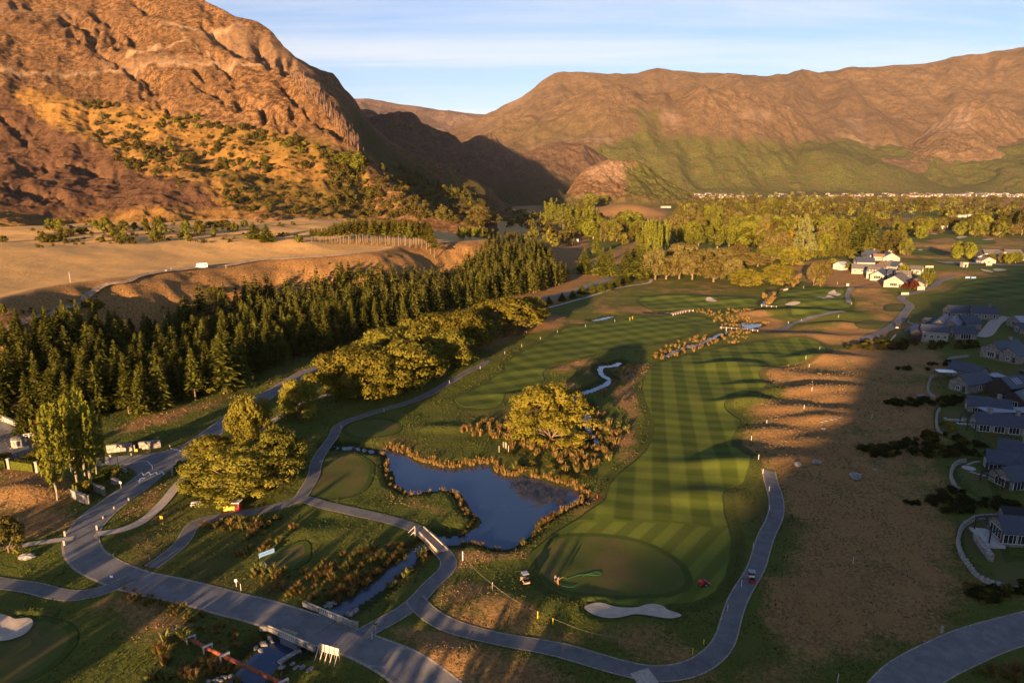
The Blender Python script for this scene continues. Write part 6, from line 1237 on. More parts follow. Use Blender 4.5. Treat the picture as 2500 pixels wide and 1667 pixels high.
gh('garden_house', 'slate roofed house with a paved terrace inside the curved stone wall', (2438, 1258), (2530, 1264), 6.5, 5.0, 2.9, wins=3, wk=(2.6, 1.9, 2), porch=True, gk=(4.2, 2.1, 3)); gh('garden_shed', 'low dark roof behind the terrace house', (2448, 1236), (2525, 1245), 3, 3.4, 2.4, wins=0, gwin=False, roofm=M_black)
U = [('long slate roof at the back of the upper house group, left part', (2314, 746), (2366, 747), 9, 5.6, 2.9, dict(wins=4, chim=0)), ('long slate roof at the back of the upper house group, right part', (2372, 747), (2434, 750), 9, 5.8, 3.0, dict(wins=3, wk=(.9, 1.5, 0), chim=1)),
     ('pale two storey house with slate roof, front left of the upper group', (2250, 792), (2314, 796), 7.5, 6.8, 4.6, dict(wallm=M_render, wins=4, wk=(1.2, 1.3, 1))), ('stone house with a wide window, front right of the upper group', (2326, 795), (2379, 797), 8, 5.6, 2.9, dict(wins=1, wk=(4.2, 2.1, 3), chim=0)),
     ('narrow gable with a bright ridge, left of two in the upper group', (2294, 781), (2309, 767), 6.5, 6.4, 3.8, dict(wallm=M_hstone, gk=(1.2, 1.3, 1), wins=0)), ('narrow gable with a bright ridge, right of two in the upper group', (2322, 783), (2334, 770), 6.5, 6.4, 3.8, dict(wins=0, gk=(1.2, 1.3, 1))),
     ('square slate roof in the middle of the upper group', (2345, 772), (2384, 772), 10, 5.8, 3, dict(wins=0, gwin=False)), ('small slate roof at the left of the upper group', (2257, 776), (2290, 777), 5.5, 4.6, 2.8, dict(wins=2)), ('narrow dark wing left of the pale two storey house', (2237, 790), (2239, 806), 4, 5.0, 3.4, dict(wallm=M_wood, wins=0, gwin=False)),
     ('large grey blue roofed house below the driveway', (2424, 836), (2482, 828), 9, 6.5, 3.4, dict(wins=1, chim=1, wk=(2.6, 1.9, 2))), ('stone gable wing of the grey blue roofed house', (2464, 849), (2505, 841), 7.5, 5.8, 3.2, dict(wins=1, gk=(1.2, 1.3, 1))),
     ('house with pale roof at the right edge beyond the driveway', (2478, 772), (2520, 772), 10, 5, 2.8, dict(roofm=M_membrane, wins=2)), ('small stone house at the right edge under the autumn shrub', (2486, 788), (2530, 790), 7, 4.6, 2.7, dict(wins=1))]
for lab, a, b, w, rh, wh, kw in U: gh('slate_roofed_house', lab, a, b, w, rh, wh, **kw)
# sunlit cluster
Mc = [('long grey roofed house with a stone gable left of the sunlit cluster', (2080, 644), (2128, 646), 11, 6, 3, dict(wallm=M_render, roofm=M_shingle, wins=3, gk=(2.6, 1.9, 2))), ('white house with small dormers in the sunlit cluster', (2121, 651), (2149, 653), 9, 7, 4.2, dict(wallm=M_white, roofm=M_shingle, dorm=3, wins=2)),
      ('white gabled sunroom facing the clearing', (2143, 662), (2155, 654), 9, 6, 3, dict(wallm=M_white, roofm=M_slate, gk=(4.2, 2.1, 3), wins=0)), ('stone gabled house with big panes and a lattice gable', (2184, 674), (2200, 664), 12, 7.4, 3.6, dict(wallm=M_render, roofm=M_shingle, gk=(4.2, 2.1, 3), wins=1, chim=0)),
      ('orange brick house with a shingled roof and dormers', (2188, 661), (2222, 662), 10, 7.2, 3.4, dict(wallm=M_brick, roofm=M_shingle, dorm=3, wins=3)), ('house with a square grey roof behind the white dormer house', (2153, 638), (2176, 638), 14, 6, 3, dict(wallm=M_brick, roofm=M_shingle, wins=2)),
      ('long slate house with white gables in the second row', (2089, 628), (2133, 629), 12, 6.5, 3.2, dict(wallm=M_white, wins=3)), ('slate roof with a lit dormer in the third row, left', (2104, 616), (2132, 617), 12, 6.5, 3.2, dict(wallm=M_white, dorm=2, wins=2)), ('slate roof with chimney at the top of the cluster', (2110, 610), (2144, 611), 12, 7, 3.4, dict(wallm=M_brick, chim=1, wins=2)),
      ('white house with tall end chimney at the top right of the cluster', (2168, 614), (2178, 618), 13, 8, 4, dict(wallm=M_white, chim=2, wins=2, gk=(2.6, 1.9, 2))), ('long white glazed hall in front of the top houses', (2133, 620), (2160, 621), 9, 5, 3.2, dict(wallm=M_white, wins=6, wk=(1.2, 1.3, 1), gwin=False, roofm=M_brick)),
      ('small pale grey shed left of the sunlit cluster', (2046, 640), (2062, 639), 9, 5.5, 3.2, dict(wallm=M_concrete, roofm=M_membrane, wins=2, gwin=False)), ('brown stone gable hidden behind the yellow tree', (2243, 675), (2234, 682), 11, 6, 3.2, dict(wallm=M_stone, roofm=M_shingle, wins=0)),
      ('low grey roof right of the green tree', (2224, 648), (2254, 650), 12, 5, 2.6, dict(roofm=M_shingle, wallm=M_render, wins=2)), ('slate roof with one white gable in the middle of the cluster', (2182, 639), (2200, 641), 11, 6, 3, dict(wallm=M_white, wins=1)), ('flat looking grey roof in the middle of the cluster', (2133, 646), (2164, 648), 9, 4.6, 3, dict(roofm=M_shingle, wins=3)), ('dark blue roof between the white house and brick house', (2170, 656), (2186, 657), 12, 6.4, 3, dict(wallm=M_white, wins=1))]
for lab, a, b, w, rh, wh, kw in Mc: gh('sunlit_house', lab, a, b, w, rh, wh, **kw)
for i, (a, b, lab) in enumerate((((2400, 609), (2440, 610), 'longest pale grey roof of the far right group'), ((2432, 612), (2454, 614), 'grey gable in the middle of the far right group'), ((2452, 609), (2492, 610), 'grey roof toward the right edge of the far group'), ((2388, 616), (2404, 621), 'left hand grey gable of the far right group'), ((2402, 626), (2416, 628), 'lowest grey gable of the far right group'), ((2420, 620), (2446, 622), 'second row grey roof of the far right group'), ((2470, 618), (2510, 619), 'grey roof at the right frame edge of the far group'))):
    gh('grey_roofed_house', lab, a, b, 13, 6, 3, wallm=M_white, roofm=M_shingle, wins=3)
flat_block('white_shed', 'small white hut on the sealed yard', (2353, 652), 4, 4, 4, M_white, cat='hut', roof=M_white); flat_block('long_white_building', 'long white building behind the far bunkers', (2424, 572), 26, 6, 3, M_white, cat='building'); flat_block('long_pale_building', 'long pale low building at the edge of the far fairway', (2245, 566), 24, 5, 3, M_render, cat='building')
flat_block('grey_blue_building', 'grey building between trees on the far paddock', (2292, 559), 22, 9, 6, M_concrete, cat='building'); flat_block('farmhouse', 'cream farmhouse among the distant trees', (2345, 531), 18, 10, 5, M_white); flat_block('farmhouse', 'white farmhouse with a dark shed beside it', (2368, 530), 15, 10, 6, M_white); flat_block('white_hut', 'tiny white hut on the far tan rise', (2221, 519), 8, 6, 5, M_white, cat='hut'); flat_block('hotel_building', 'white villa half hidden in the woods', (1930, 556), 15, 9, 6, M_render); flat_block('white_building', 'long white building right of the tan knoll', (1625, 508), 26, 12, 5, M_white, cat='building'); flat_block('white_building', 'second white building right of the tan knoll', (1655, 503), 18, 10, 5, M_white, cat='building'); flat_block('white_building', 'white buildings in the trees below the village', (1725, 514), 26, 12, 6, M_white, cat='building')
flat_block('glasshouse', 'pale roofed shed on the shaded paddock', (1403, 590), 9, 5, 3.5, M_concrete, cat='shed'); flat_block('farm_shed', 'farm shed with a bright roof beside the round tree', (1523, 570), 12, 6, 4, M_white, cat='shed'); flat_block('farm_shed', 'low shed at the end of the paddock track', (1484, 583), 10, 6, 3.5, M_wood, cat='shed'); flat_block('white_container', 'white cabin near the silver trees on the far fairway', (2215, 563), 3.5, 3, 3, M_white, cat='cabin')
# the village
VH = []
for i, (w, d, hh, wm) in enumerate(((16, 11, 5, M_white), (20, 12, 6.5, M_render), (13, 10, 5, M_white), (24, 12, 7.5, M_white), (15, 11, 6, M_brick))):
    m = MB(); m.box(-w / 2, w / 2, -d / 2, d / 2, -2, hh, 0); m.add([(-w / 2 - .6, -d / 2 - .6, hh), (w / 2 + .6, -d / 2 - .6, hh), (w / 2 + .6, d / 2 + .6, hh), (-w / 2 - .6, d / 2 + .6, hh), (-w / 2 + 2, 0, hh + 2.8), (w / 2 - 2, 0, hh + 2.8)], [(0, 1, 5, 4), (1, 2, 5), (2, 3, 4, 5), (3, 0, 4), (0, 3, 2, 1)], 1); m.box(-w * .3, w * .1, -d / 2 - .12, -d / 2 - .02, 1, hh - 1, 2); VH.append(m.mesh('village_house', [wm, M_shingle if i % 2 else M_slate, M_glass]))
G_VI = 'houses of the distant village'
for i in range(210):
    x = 1695 + 820 * RN.rand(); r_ = RN.randint(4); y = (472.5, 475, 478, 481)[r_] + RN.uniform(-1, 1) + (RN.uniform(2, 8) if x < 1830 and RN.rand() < .45 else 0)
    if 1835 < x < 1870 and y > 480: continue
    p = P(x, y, 0); o = link('village_house', VH[RN.randint(5)], None, (p[0], p[1], hq1(p[0], p[1])), RN.uniform(-.7, .7)); k = RN.uniform(.9, 1.45); o.scale = (k, k, k); tag(o, 'small pale house in the distant village', 'house', G_VI)
for i in range(40):
    x = 1225 + 210 * RN.rand(); y = RN.uniform(473, 484); p = P(x, y, 0); o = link('gorge_house', VH[RN.randint(5)], None, (p[0], p[1], hq1(p[0], p[1])), RN.uniform(-.7, .7)); k = RN.uniform(.6, .9); o.scale = (k, k, k); tag(o, 'tiny pale house in the mountain shadow', 'house', 'houses in the mountain shadow at the gorge mouth')

# ---------------------------------------------------------------- curved garden walls, stone by stone
STN = []
for i in range(5):
    m = MB(); sx, sy, sz = .5, .38, .26; v = []
    for z in (-1, 1):
        for k in range(6): a = k * math.pi / 3 + .3 * RN.rand(); v.append((sx * math.cos(a) * RN.uniform(.8, 1.1), sy * math.sin(a) * RN.uniform(.8, 1.1), z * sz * RN.uniform(.75, 1.1)))
    m.add(v, [tuple(range(6))[::-1], tuple(range(6, 12))] + [(k, (k + 1) % 6, 6 + (k + 1) % 6, 6 + k) for k in range(6)]); STN.append(m.mesh('stone', M_stone))
def stone_wall(label, pts, z=1.6, hgt=.8, sp=.95, w=.75, rows=1):
    c = catmull(PW(pts, z), 6); seg = np.concatenate([[0], np.cumsum(np.linalg.norm(np.diff(c, axis=0), axis=1))]); mid = c[len(c) // 2]
    e = empty('garden_wall', (mid[0], mid[1], hq1(mid[0], mid[1])), 0, label, 'stone wall'); 
    n = max(3, int(seg[-1] / 1.2)); t = np.linspace(0, seg[-1], n); q = np.column_stack([np.interp(t, seg, c[:, 0]), np.interp(t, seg, c[:, 1])]); d = np.gradient(q, axis=0); d /= np.linalg.norm(d, axis=1)[:, None]; nn = np.column_stack([-d[:, 1], d[:, 0]]) * w / 2
    zz_ = hq(q[:, 0], q[:, 1]); base = np.array(e.location)
    V = np.concatenate([np.column_stack([q + nn, zz_ - .6]), np.column_stack([q + nn * .8, zz_ + hgt - .2]), np.column_stack([q - nn * .8, zz_ + hgt - .2]), np.column_stack([q - nn, zz_ - .6])]) - base
    i_ = np.arange(n - 1); Fq = np.concatenate([np.stack([i_ + k * n, i_ + 1 + k * n, i_ + 1 + (k + 1) * n, i_ + (k + 1) * n], -1) for k in range(3)]); link('wall_core', mesh_np('wall_core', V, Fq, [M_stone]), e)
    for s in np.arange(.4, seg[-1], sp):
        x, y = np.interp(s, seg, c[:, 0]), np.interp(s, seg, c[:, 1]); i = min(np.searchsorted(seg, s), len(c) - 1); dd_ = c[i] - c[i - 1]
        o = link('stone', STN[RN.randint(5)], e, (x - base[0] + RN.uniform(-.06, .06), y - base[1], hq1(x, y) + hgt - base[2] - .05), math.atan2(dd_[1], dd_[0]) + RN.uniform(-.2, .2)); k = RN.uniform(.85, 1.1) * sp / 1.0; o.scale = (k, k, k)
    return e
stone_wall('pale curved stone wall around the lawn at the lower right', tl('r6', (780, 772), (640, 768), (520, 778), (440, 820), (395, 870), (370, 930), (360, 1000), (375, 1070), (410, 1140), (460, 1200), (540, 1290), (640, 1350), (760, 1395), (880, 1425), (1000, 1440)), 2.0)
stone_wall('curved stone wall around the paved circle garden', tl('r6', (430, 235), (350, 262), (305, 310), (288, 380), (300, 440), (330, 500), (360, 525)), 2.0)
stone_wall('curved stone wall beside the yellow green shrubs', tl('r5', (750, 825), (710, 900), (692, 1000), (690, 1100), (700, 1200), (740, 1280), (790, 1320)), 2.0)
stone_wall('curved stone wall below the white canopy', tl('r5', (680, 215), (600, 250), (555, 330), (530, 420), (535, 510), (590, 575), (680, 615)), 2.0); stone_wall('low pale wall below the large grey blue roofed house', tl('r4', (1560, 1235), (1400, 1245), (1290, 1270), (1250, 1305), (1290, 1350)), 2.5); stone_wall('low pale wall at the front lawn of the pale two storey house', tl('r4', (515, 935), (460, 985), (400, 1040), (395, 1060), (480, 1070), (600, 1085)), 2.5, .5); stone_wall('low pale wall winding down from the upper house group', tl('r4', (700, 740), (705, 770), (780, 800), (740, 840), (640, 885)), 2.5, .5)
def straight_wall(name, label, pts, w, hgt, mat=M_stone, cap=M_stone, cat='stone wall', z=0.0):
    q = PW(pts, z); b = q[0]; zb = hq1(b[0], b[1]); e = empty(name, (b[0], b[1], zb), 0, label, cat); m = MB(); c_ = MB()
    for a, d in zip(q[:-1], q[1:]):
        dz0, dz1 = hq1(*a) - zb, hq1(*d) - zb; m.bar((a[0] - b[0], a[1] - b[1], dz0 + hgt / 2 - .15), (d[0] - b[0], d[1] - b[1], dz1 + hgt / 2 - .15), w, hgt + .3); c_.bar((a[0] - b[0], a[1] - b[1], dz0 + hgt + .06), (d[0] - b[0], d[1] - b[1], dz1 + hgt + .06), w + .12, .12)
    m.build('wall_body', mat, e); c_.build('coping', cap, e); return e
straight_wall('entrance_wall', 'long stone entrance wall left of the gatepost, beside the junction', tl('j4', (255, 530), (740, 495)), .7, 2.1); straight_wall('entrance_wall', 'long stone entrance wall right of the yellow box, fading into shade', tl('j4', (855, 470), (1050, 450), (1275, 400)), .7, 2.1)
straight_wall('planter_wall', 'lowest triangular stone planter wall beside the road', tl('e4', (300, 1020), (520, 1090), (765, 1180)), .6, 2.0); straight_wall('planter_wall', 'side wall of the lowest stone planter', tl('e4', (765, 1180), (800, 1140)), .5, 2.0); straight_wall('planter_wall', 'middle stone planter wall beside the road', tl('e4', (870, 800), (1200, 870), (1230, 930)), .6, 1.6); straight_wall('planter_wall', 'upper stone planter wall behind the white sign', tl('e4', (1450, 600), (1640, 650)), .6, 1.4); straight_wall('planter_wall', 'short pale wall at the tip of the traffic island', tl('e4', (1760, 250), (1860, 300)), .5, .8)
straight_wall('curved_wall', 'pale low wall with a hedge on the grass beside the gravel path', tl('j4', (1600, 720), (1580, 790), (1520, 850), (1490, 900), (1500, 970)), .4, .9); straight_wall('court_wall', 'grey stone wall along the back of the sealed court', [(-40, 1020), (44, 1044)], .6, 1.6); straight_wall('terrace_wall', 'thick diagonal stone wall on the lower right lawn', tl('r6', (525, 960), (680, 1160)), .9, 1.3, z=2.0); straight_wall('stone_edge', 'long pale rock ledge on the bank of the lower pool', tl('b3', (640, 1370), (800, 1250), (960, 1150), (1040, 1110)), .8, .5, z=-.5)
def hedge(label, pts, w, hgt, z=0.0):
    q = PW(pts, z); b = q[0]; zb = hq1(b[0], b[1]); e = empty('hedge', (b[0], b[1], zb), 0, label, 'hedge'); cs = []
    for a, d in zip(q[:-1], q[1:]):
        L_ = np.linalg.norm(d - a); n = int(L_ * hgt * 55) + 20; u = RN.rand(n)[:, None]; u_ = (d - a) / L_; nn = np.array([-u_[1], u_[0]]); f_ = RN.randint(0, 3, n); off = np.where(f_ == 0, -w / 2, np.where(f_ == 1, w / 2, RN.uniform(-w / 2, w / 2, n))); zz_ = np.where(f_ == 2, hgt, RN.rand(n) * hgt)
        p = (a - b) + (d - a) * u + nn * off[:, None]; nrm = np.column_stack([nn[None] * np.sign(off)[:, None] * (f_ != 2)[:, None], (f_ == 2) * 1.0]) + .5 * rs(n); cs.append((np.column_stack([p, zz_]), nrm))
    C_ = np.concatenate([c[0] for c in cs]); N_ = np.concatenate([c[1] for c in cs]); V, Fq = quads(C_, N_, rs(len(C_)), np.full(len(C_), .3), np.full(len(C_), .34)); link('foliage', mesh_np('foliage', V, Fq, [L_hedge]), e)
    m = MB()
    for a, d in zip(q[:-1], q[1:]): m.bar((a[0] - b[0], a[1] - b[1], hgt / 2 - .05), (d[0] - b[0], d[1] - b[1], hgt / 2 - .05), w * .9, hgt)
    m.build('hedge_core', L_hedge, e); return e
hedge('clipped green hedge between two pale pillars at the left edge', tl('e5', (330, 1115), (1010, 1205)), 1.3, 2.3); hedge('clipped green hedge piece cut by the left frame edge', tl('e5', (-500, 1010), (210, 1100)), 1.3, 2.3); hedge('dark hedge behind the stone entrance walls', tl('j4', (330, 500), (740, 440), (1270, 340)), 1.6, 1.7); hedge('dark round hedge behind the lowest planter wall', tl('e4', (400, 900), (620, 800)), 1.8, 1.8); hedge('dark hedge rising behind the middle planter wall', tl('e4', (900, 640), (1200, 540), (1380, 380)), 1.8, 1.9); hedge('curved hedge behind the pale low wall', tl('j4', (1640, 730), (1620, 820), (1560, 900), (1530, 950)), 1.0, 1.1)
for (x, y, lab) in ((23.5, 1145, 'pale pillar between the two clipped hedges'), (92, 1153, 'pale pillar at the right end of the clipped hedge')):
    g = G([(x, y)])[0]; m = MB(); m.box(-.32, .32, -.32, .32, -.3, 2.9); m.box(-.4, .4, -.4, .4, 2.9, 3.05); tag(m.build('stone_pillar', M_render, None, tuple(g)), lab, 'pillar')
# gatehouse with its octagonal body
g = G([(46, 1090)])[0]; e = empty('gatehouse', tuple(g), .2, 'small round stone gatehouse with a domed roof on the court', 'gatehouse')
m = MB(); n = 10; v = [(1.7 * math.cos(2 * math.pi * k / n), 1.7 * math.sin(2 * math.pi * k / n), z) for z in (-.3, 2.5) for k in range(n)]; m.add(v, [(k, (k + 1) % n, n + (k + 1) % n, n + k) for k in range(n)] + [tuple(range(n, 2 * n))]); m.build('wall', M_stone, e)
m = MB(); v = [(1.9 * math.cos(2 * math.pi * k / n), 1.9 * math.sin(2 * math.pi * k / n), 2.5) for k in range(n)] + [(1.3 * math.cos(2 * math.pi * k / n), 1.3 * math.sin(2 * math.pi * k / n), 3.0) for k in range(n)] + [(0, 0, 3.2)]; m.add(v, [(k, (k + 1) % n, n + (k + 1) % n, n + k) for k in range(n)] + [(n + k, n + (k + 1) % n, 2 * n) for k in range(n)] + [tuple(range(n))[::-1]]); m.build('roof', M_shingle, e); m = MB(); m.box(.35, .75, -1.75, -1.60, .7, 2.1); m.build('window', M_glass, e)
def rail_fence(label, pts, n, hgt, mat, z=0.0, rails=2, name='rail_fence', pw_=.14, cat='fence'):
    q = G(pts); c = q; seg = np.concatenate([[0], np.cumsum(np.linalg.norm(np.diff(c[:, :2], axis=0), axis=1))]); e = empty(name, tuple(q[0]), 0, label, cat); P_ = []
    pm = MB(); pm.box(-pw_ / 2, pw_ / 2, -pw_ / 2, pw_ / 2, -.3, hgt); pm = pm.mesh('post', mat)
    for s in np.linspace(0, seg[-1], n): x, y = np.interp(s, seg, c[:, 0]), np.interp(s, seg, c[:, 1]); P_.append((x - q[0][0], y - q[0][1], hq1(x, y) - q[0][2])); link('post', pm, e, P_[-1])
    for a, b in zip(P_[:-1], P_[1:]):
        for r_ in range(rails):
            z_ = hgt * (.92 - .42 * r_); m = MB(); m.bar((a[0], a[1], a[2] + z_), (b[0], b[1], b[2] + z_), .05, .12); m.build('rail', mat, e)
    return e
rail_fence('white post and rail fence right of the gatehouse', tl('e5', (690, 240), (980, 190)), 3, 1.4, M_paint)
# ---------------------------------------------------------------- road bridge
def bridge_side(label, pix, z=0.0):
    q = [np.array(p) for p in PW(pix, z)]; zb = .02; b = q[0]; e = empty('bridge_parapet', (b[0], b[1], zb), 0, label, 'parapet'); L2 = lambda p: (p[0] - b[0], p[1] - b[1])
    m = MB(); m.bar((*L2(q[0]), .45), (*L2(q[1]), .45), .5, .95); m.bar((*L2(q[1]), .45), (*L2(q[2]), .45), .45, .9); m.build('stone_end', M_stone, e)
    m = MB(); m.bar((*L2(q[3]), .45), (*L2(q[4]), .45), .45, .9); m.bar((*L2(q[4]), .40), (*L2(q[5]), .40), .5, .9); m.build('stone_end', M_stone, e)
    m = MB(); m.bar((*L2(q[1]), 1.02), (*L2(q[4]), 1.02), .22, .12); m.build('top_rail', M_timber_l, e); m = MB(); m.bar((*L2(q[2]), .02), (*L2(q[3]), .02), .4, .3); m.build('kerb_beam', M_concrete, e)
    pm = MB(); pm.box(-.09, .09, -.09, .09, .1, .97); pm = pm.mesh('baluster', M_timber_l)
    for k in range(8): t = (k + .5) / 8; p = q[2] * (1 - t) + q[3] * t; link('baluster', pm, e, (*L2(p), 0), math.atan2(*(q[3] - q[2])[::-1]))
M_timber_l = simple('pale_timber', (0.56, 0.47, 0.36), .75, .12, 3.0)
bridge_side('far parapet of the road bridge, stone ends and pale balusters', tl('b3', (1110, 290), (1220, 340), (1410, 410), (1750, 560), (1960, 650), (2150, 685)), .1)
bridge_side('near parapet of the road bridge above the dark pool', tl('b3', (280, 790), (440, 810), (650, 900), (970, 1040), (1210, 1150), (1330, 1200)), -.3)
m = MB(); q = PW(tl('b3', (650, 930), (970, 1070), (1750, 570), (1410, 420)), 0); c = q.mean(0); b_ = q - c
m.add([(x, y, z) for z in (-.9, -.06) for x, y in b_], [(3, 2, 1, 0), (4, 5, 6, 7), (0, 1, 5, 4), (1, 2, 6, 5), (2, 3, 7, 6), (3, 0, 4, 7)]); tag(m.build('bridge_deck', M_asphalt, None, (c[0], c[1], .03)), 'concrete deck of the road bridge over the creek', 'bridge')
def block_row(label, a, b, n, w, hgt, mats, z=0.0, name='barrier', cat='barrier'):
    q = PW([a, b], z); d = q[1] - q[0]; L_ = float(np.linalg.norm(d)); e = empty(name, (q[0][0], q[0][1], hq1(*q[0]) + .1), math.atan2(d[1], d[0]), label, cat); s_ = L_ / n; m = MB(); m.box(.04, s_ - .04, -w / 2, w / 2, 0, hgt - .1); pm = m.mesh('panel', mats[0])
    for k in range(n): link('panel', pm, e, (k * s_, 0, 0))
    m = MB(); m.box(-.03, L_ + .03, -w / 2 - .05, w / 2 + .05, hgt - .1, hgt); m.build('cap', mats[1], e); return e
block_row('left slatted timber barrier standing on the bridge roadway', *tl('b3', (690, 745), (975, 850)), 6, .5, .95, (M_timber_l, M_timber)); block_row('right slatted timber barrier standing on the bridge roadway', *tl('b3', (1020, 885), (1320, 985)), 6, .5, .95, (M_timber_l, M_timber))
# billboard with props seen from behind
q = PW(tl('b3', (1430, 1230), (1800, 1340)), 0); d = q[1] - q[0]; L_ = float(np.linalg.norm(d)); e = empty('billboard', (q[0][0], q[0][1], hq1(*q[0])), math.atan2(d[1], d[0]), 'timber hoarding on raking props beside the bridge, seen from behind', 'hoarding')
s_ = L_ / 4; m = MB(); m.box(.03, s_ - .03, 0, .05, .85, 2.2); pm = m.mesh('board', M_timber_l); tm = MB(); tm.bar((0, -.08, 0), (0, -.08, 2.2), .12, .1); tm = tm.mesh('post', M_timber_l); bm_ = MB(); bm_.bar((0, -1.7, -.2), (0, -.1, 2.1), .1, .1); bm_ = bm_.mesh('prop', M_timber_l)
for k in range(4): link('board', pm, e, (k * s_, 0, 0))
for k in range(5): link('post', tm, e, (k * s_, 0, 0)); link('prop', bm_, e, (k * s_, 0, 0))
# footbridge
def kerb(label, a, b, z=.35):
    q = PW([a, b], z); e = empty('footbridge_kerb', (q[0][0], q[0][1], z), 0, label, 'bridge kerb'); v = q[1] - q[0]; L_ = np.linalg.norm(v); n = 7
    for k in range(n): a_ = v * (k / n); b_ = v * ((k + .96) / n); m = MB(); m.bar((a_[0], a_[1], .14), (b_[0], b_[1], .14), .18, .24); m.build('beam', M_timber_l, e)
    m = MB(); m.bar((0, 0, -.25), (v[0], v[1], -.25), .3, .45); m.build('stringer', M_timber, e)
K1 = [(960 + a / 11.7, 1260 + b / 11.7) for a, b in ((870, 310), (1560, 950), (740, 455), (1290, 1020))]
kerb('right hand timber kerb of the footbridge', K1[0], K1[1]); kerb('left hand timber kerb of the footbridge', K1[2], K1[3])
q = PW(K1, .3); m = MB(); e = empty('footbridge', (q[:, 0].mean(), q[:, 1].mean(), .12), 0, 'planked timber footbridge carrying the cart path over the outlet', 'footbridge'); c = q.mean(0); NP_ = 22
for k in range(NP_):
    a0, a1 = k / NP_, (k + .93) / NP_; L0 = q[2] + (q[3] - q[2]) * a0 - c; L1 = q[2] + (q[3] - q[2]) * a1 - c; R0_ = q[0] + (q[1] - q[0]) * a0 - c; R1_ = q[0] + (q[1] - q[0]) * a1 - c; m = MB(); m.add([(*L0, 0), (*L1, 0), (*R1_, 0), (*R0_, 0), (*L0, .09), (*L1, .09), (*R1_, .09), (*R0_, .09)], [(0, 1, 2, 3), (7, 6, 5, 4), (0, 4, 5, 1), (1, 5, 6, 2), (2, 6, 7, 3), (3, 7, 4, 0)]); m.build('plank', M_timber, e)
# far boardwalks
def boardwalk(label, pts, w, z):
    c = catmull(PW(pts, z), 4); e = empty('boardwalk', (c[0][0], c[0][1], z), 0, label, 'boardwalk'); seg = np.concatenate([[0], np.cumsum(np.linalg.norm(np.diff(c, axis=0), axis=1))])
    n = int(seg[-1] / 2.4); t = np.linspace(0, seg[-1], n + 1); q = np.column_stack([np.interp(t, seg, c[:, 0]), np.interp(t, seg, c[:, 1])]) - c[0]
    for a, b in zip(q[:-1], q[1:]): m = MB(); m.bar((*a, 0), (*(a + (b - a) * .96), 0), w, .15); m.build('deck_section', M_timber, e)
    pm = MB(); pm.box(-.14, .14, -.14, .14, -2, .5); pm = pm.mesh('post', M_timber_l)
    for a, b in zip(q[:-1], q[1:]): d = (b - a) / np.linalg.norm(b - a); nn = np.array([-d[1], d[0]]); 
    for a in q: link('post', pm, e, (a[0] - 0 * w, a[1] - w / 2 - .1, 0))
boardwalk('low curved boardwalk bridge left of the far creek', tl('t5', (245, 505), (330, 482), (420, 460), (530, 448)), 3.2, .8); boardwalk('long low boardwalk beside the far pool', tl('t5', (930, 690), (1100, 705), (1300, 720), (1450, 738)), 3.2, .6); boardwalk('short pale boardwalk across the far creek', tl('t5', (1510, 380), (1600, 385), (1720, 398)), 3.0, .6)
# rusty pipe on concrete cradles
q = [P(*tl('p1', (640, 330))[0], .9), P(*tl('p1', (930, 485))[0], .9), P(*tl('p1', (1170, 600))[0], .9), P(*tl('p1', (2000, 985))[0], .9), P(*tl('p1', (2300, 1130))[0], .9)]; b = q[0]
e = empty('rusty_pipe', (b[0], b[1], 0), 0, 'rust red steel pipe crossing above the creek on concrete cradles', 'pipe'); m = MB(); m.tube([(p[0] - b[0], p[1] - b[1], .9) for p in q], .33, 12); m.build('pipe', M_rust, e, smooth_=False)
for px_ in ((460, 215), (680, 330), (920, 455), (1165, 580), (2010, 960)):
    p = P(*tl('p1', px_)[0], 1.2); m = MB(); m.box(-.8, .8, -.16, .16, 1.22, 1.45); m.box(-.75, -.55, -.15, .15, -.8, 1.22); m.box(.55, .75, -.15, .15, -.8, 1.22); m.build('cradle', M_concrete, e, (p[0] - b[0], p[1] - b[1], 0), .75)
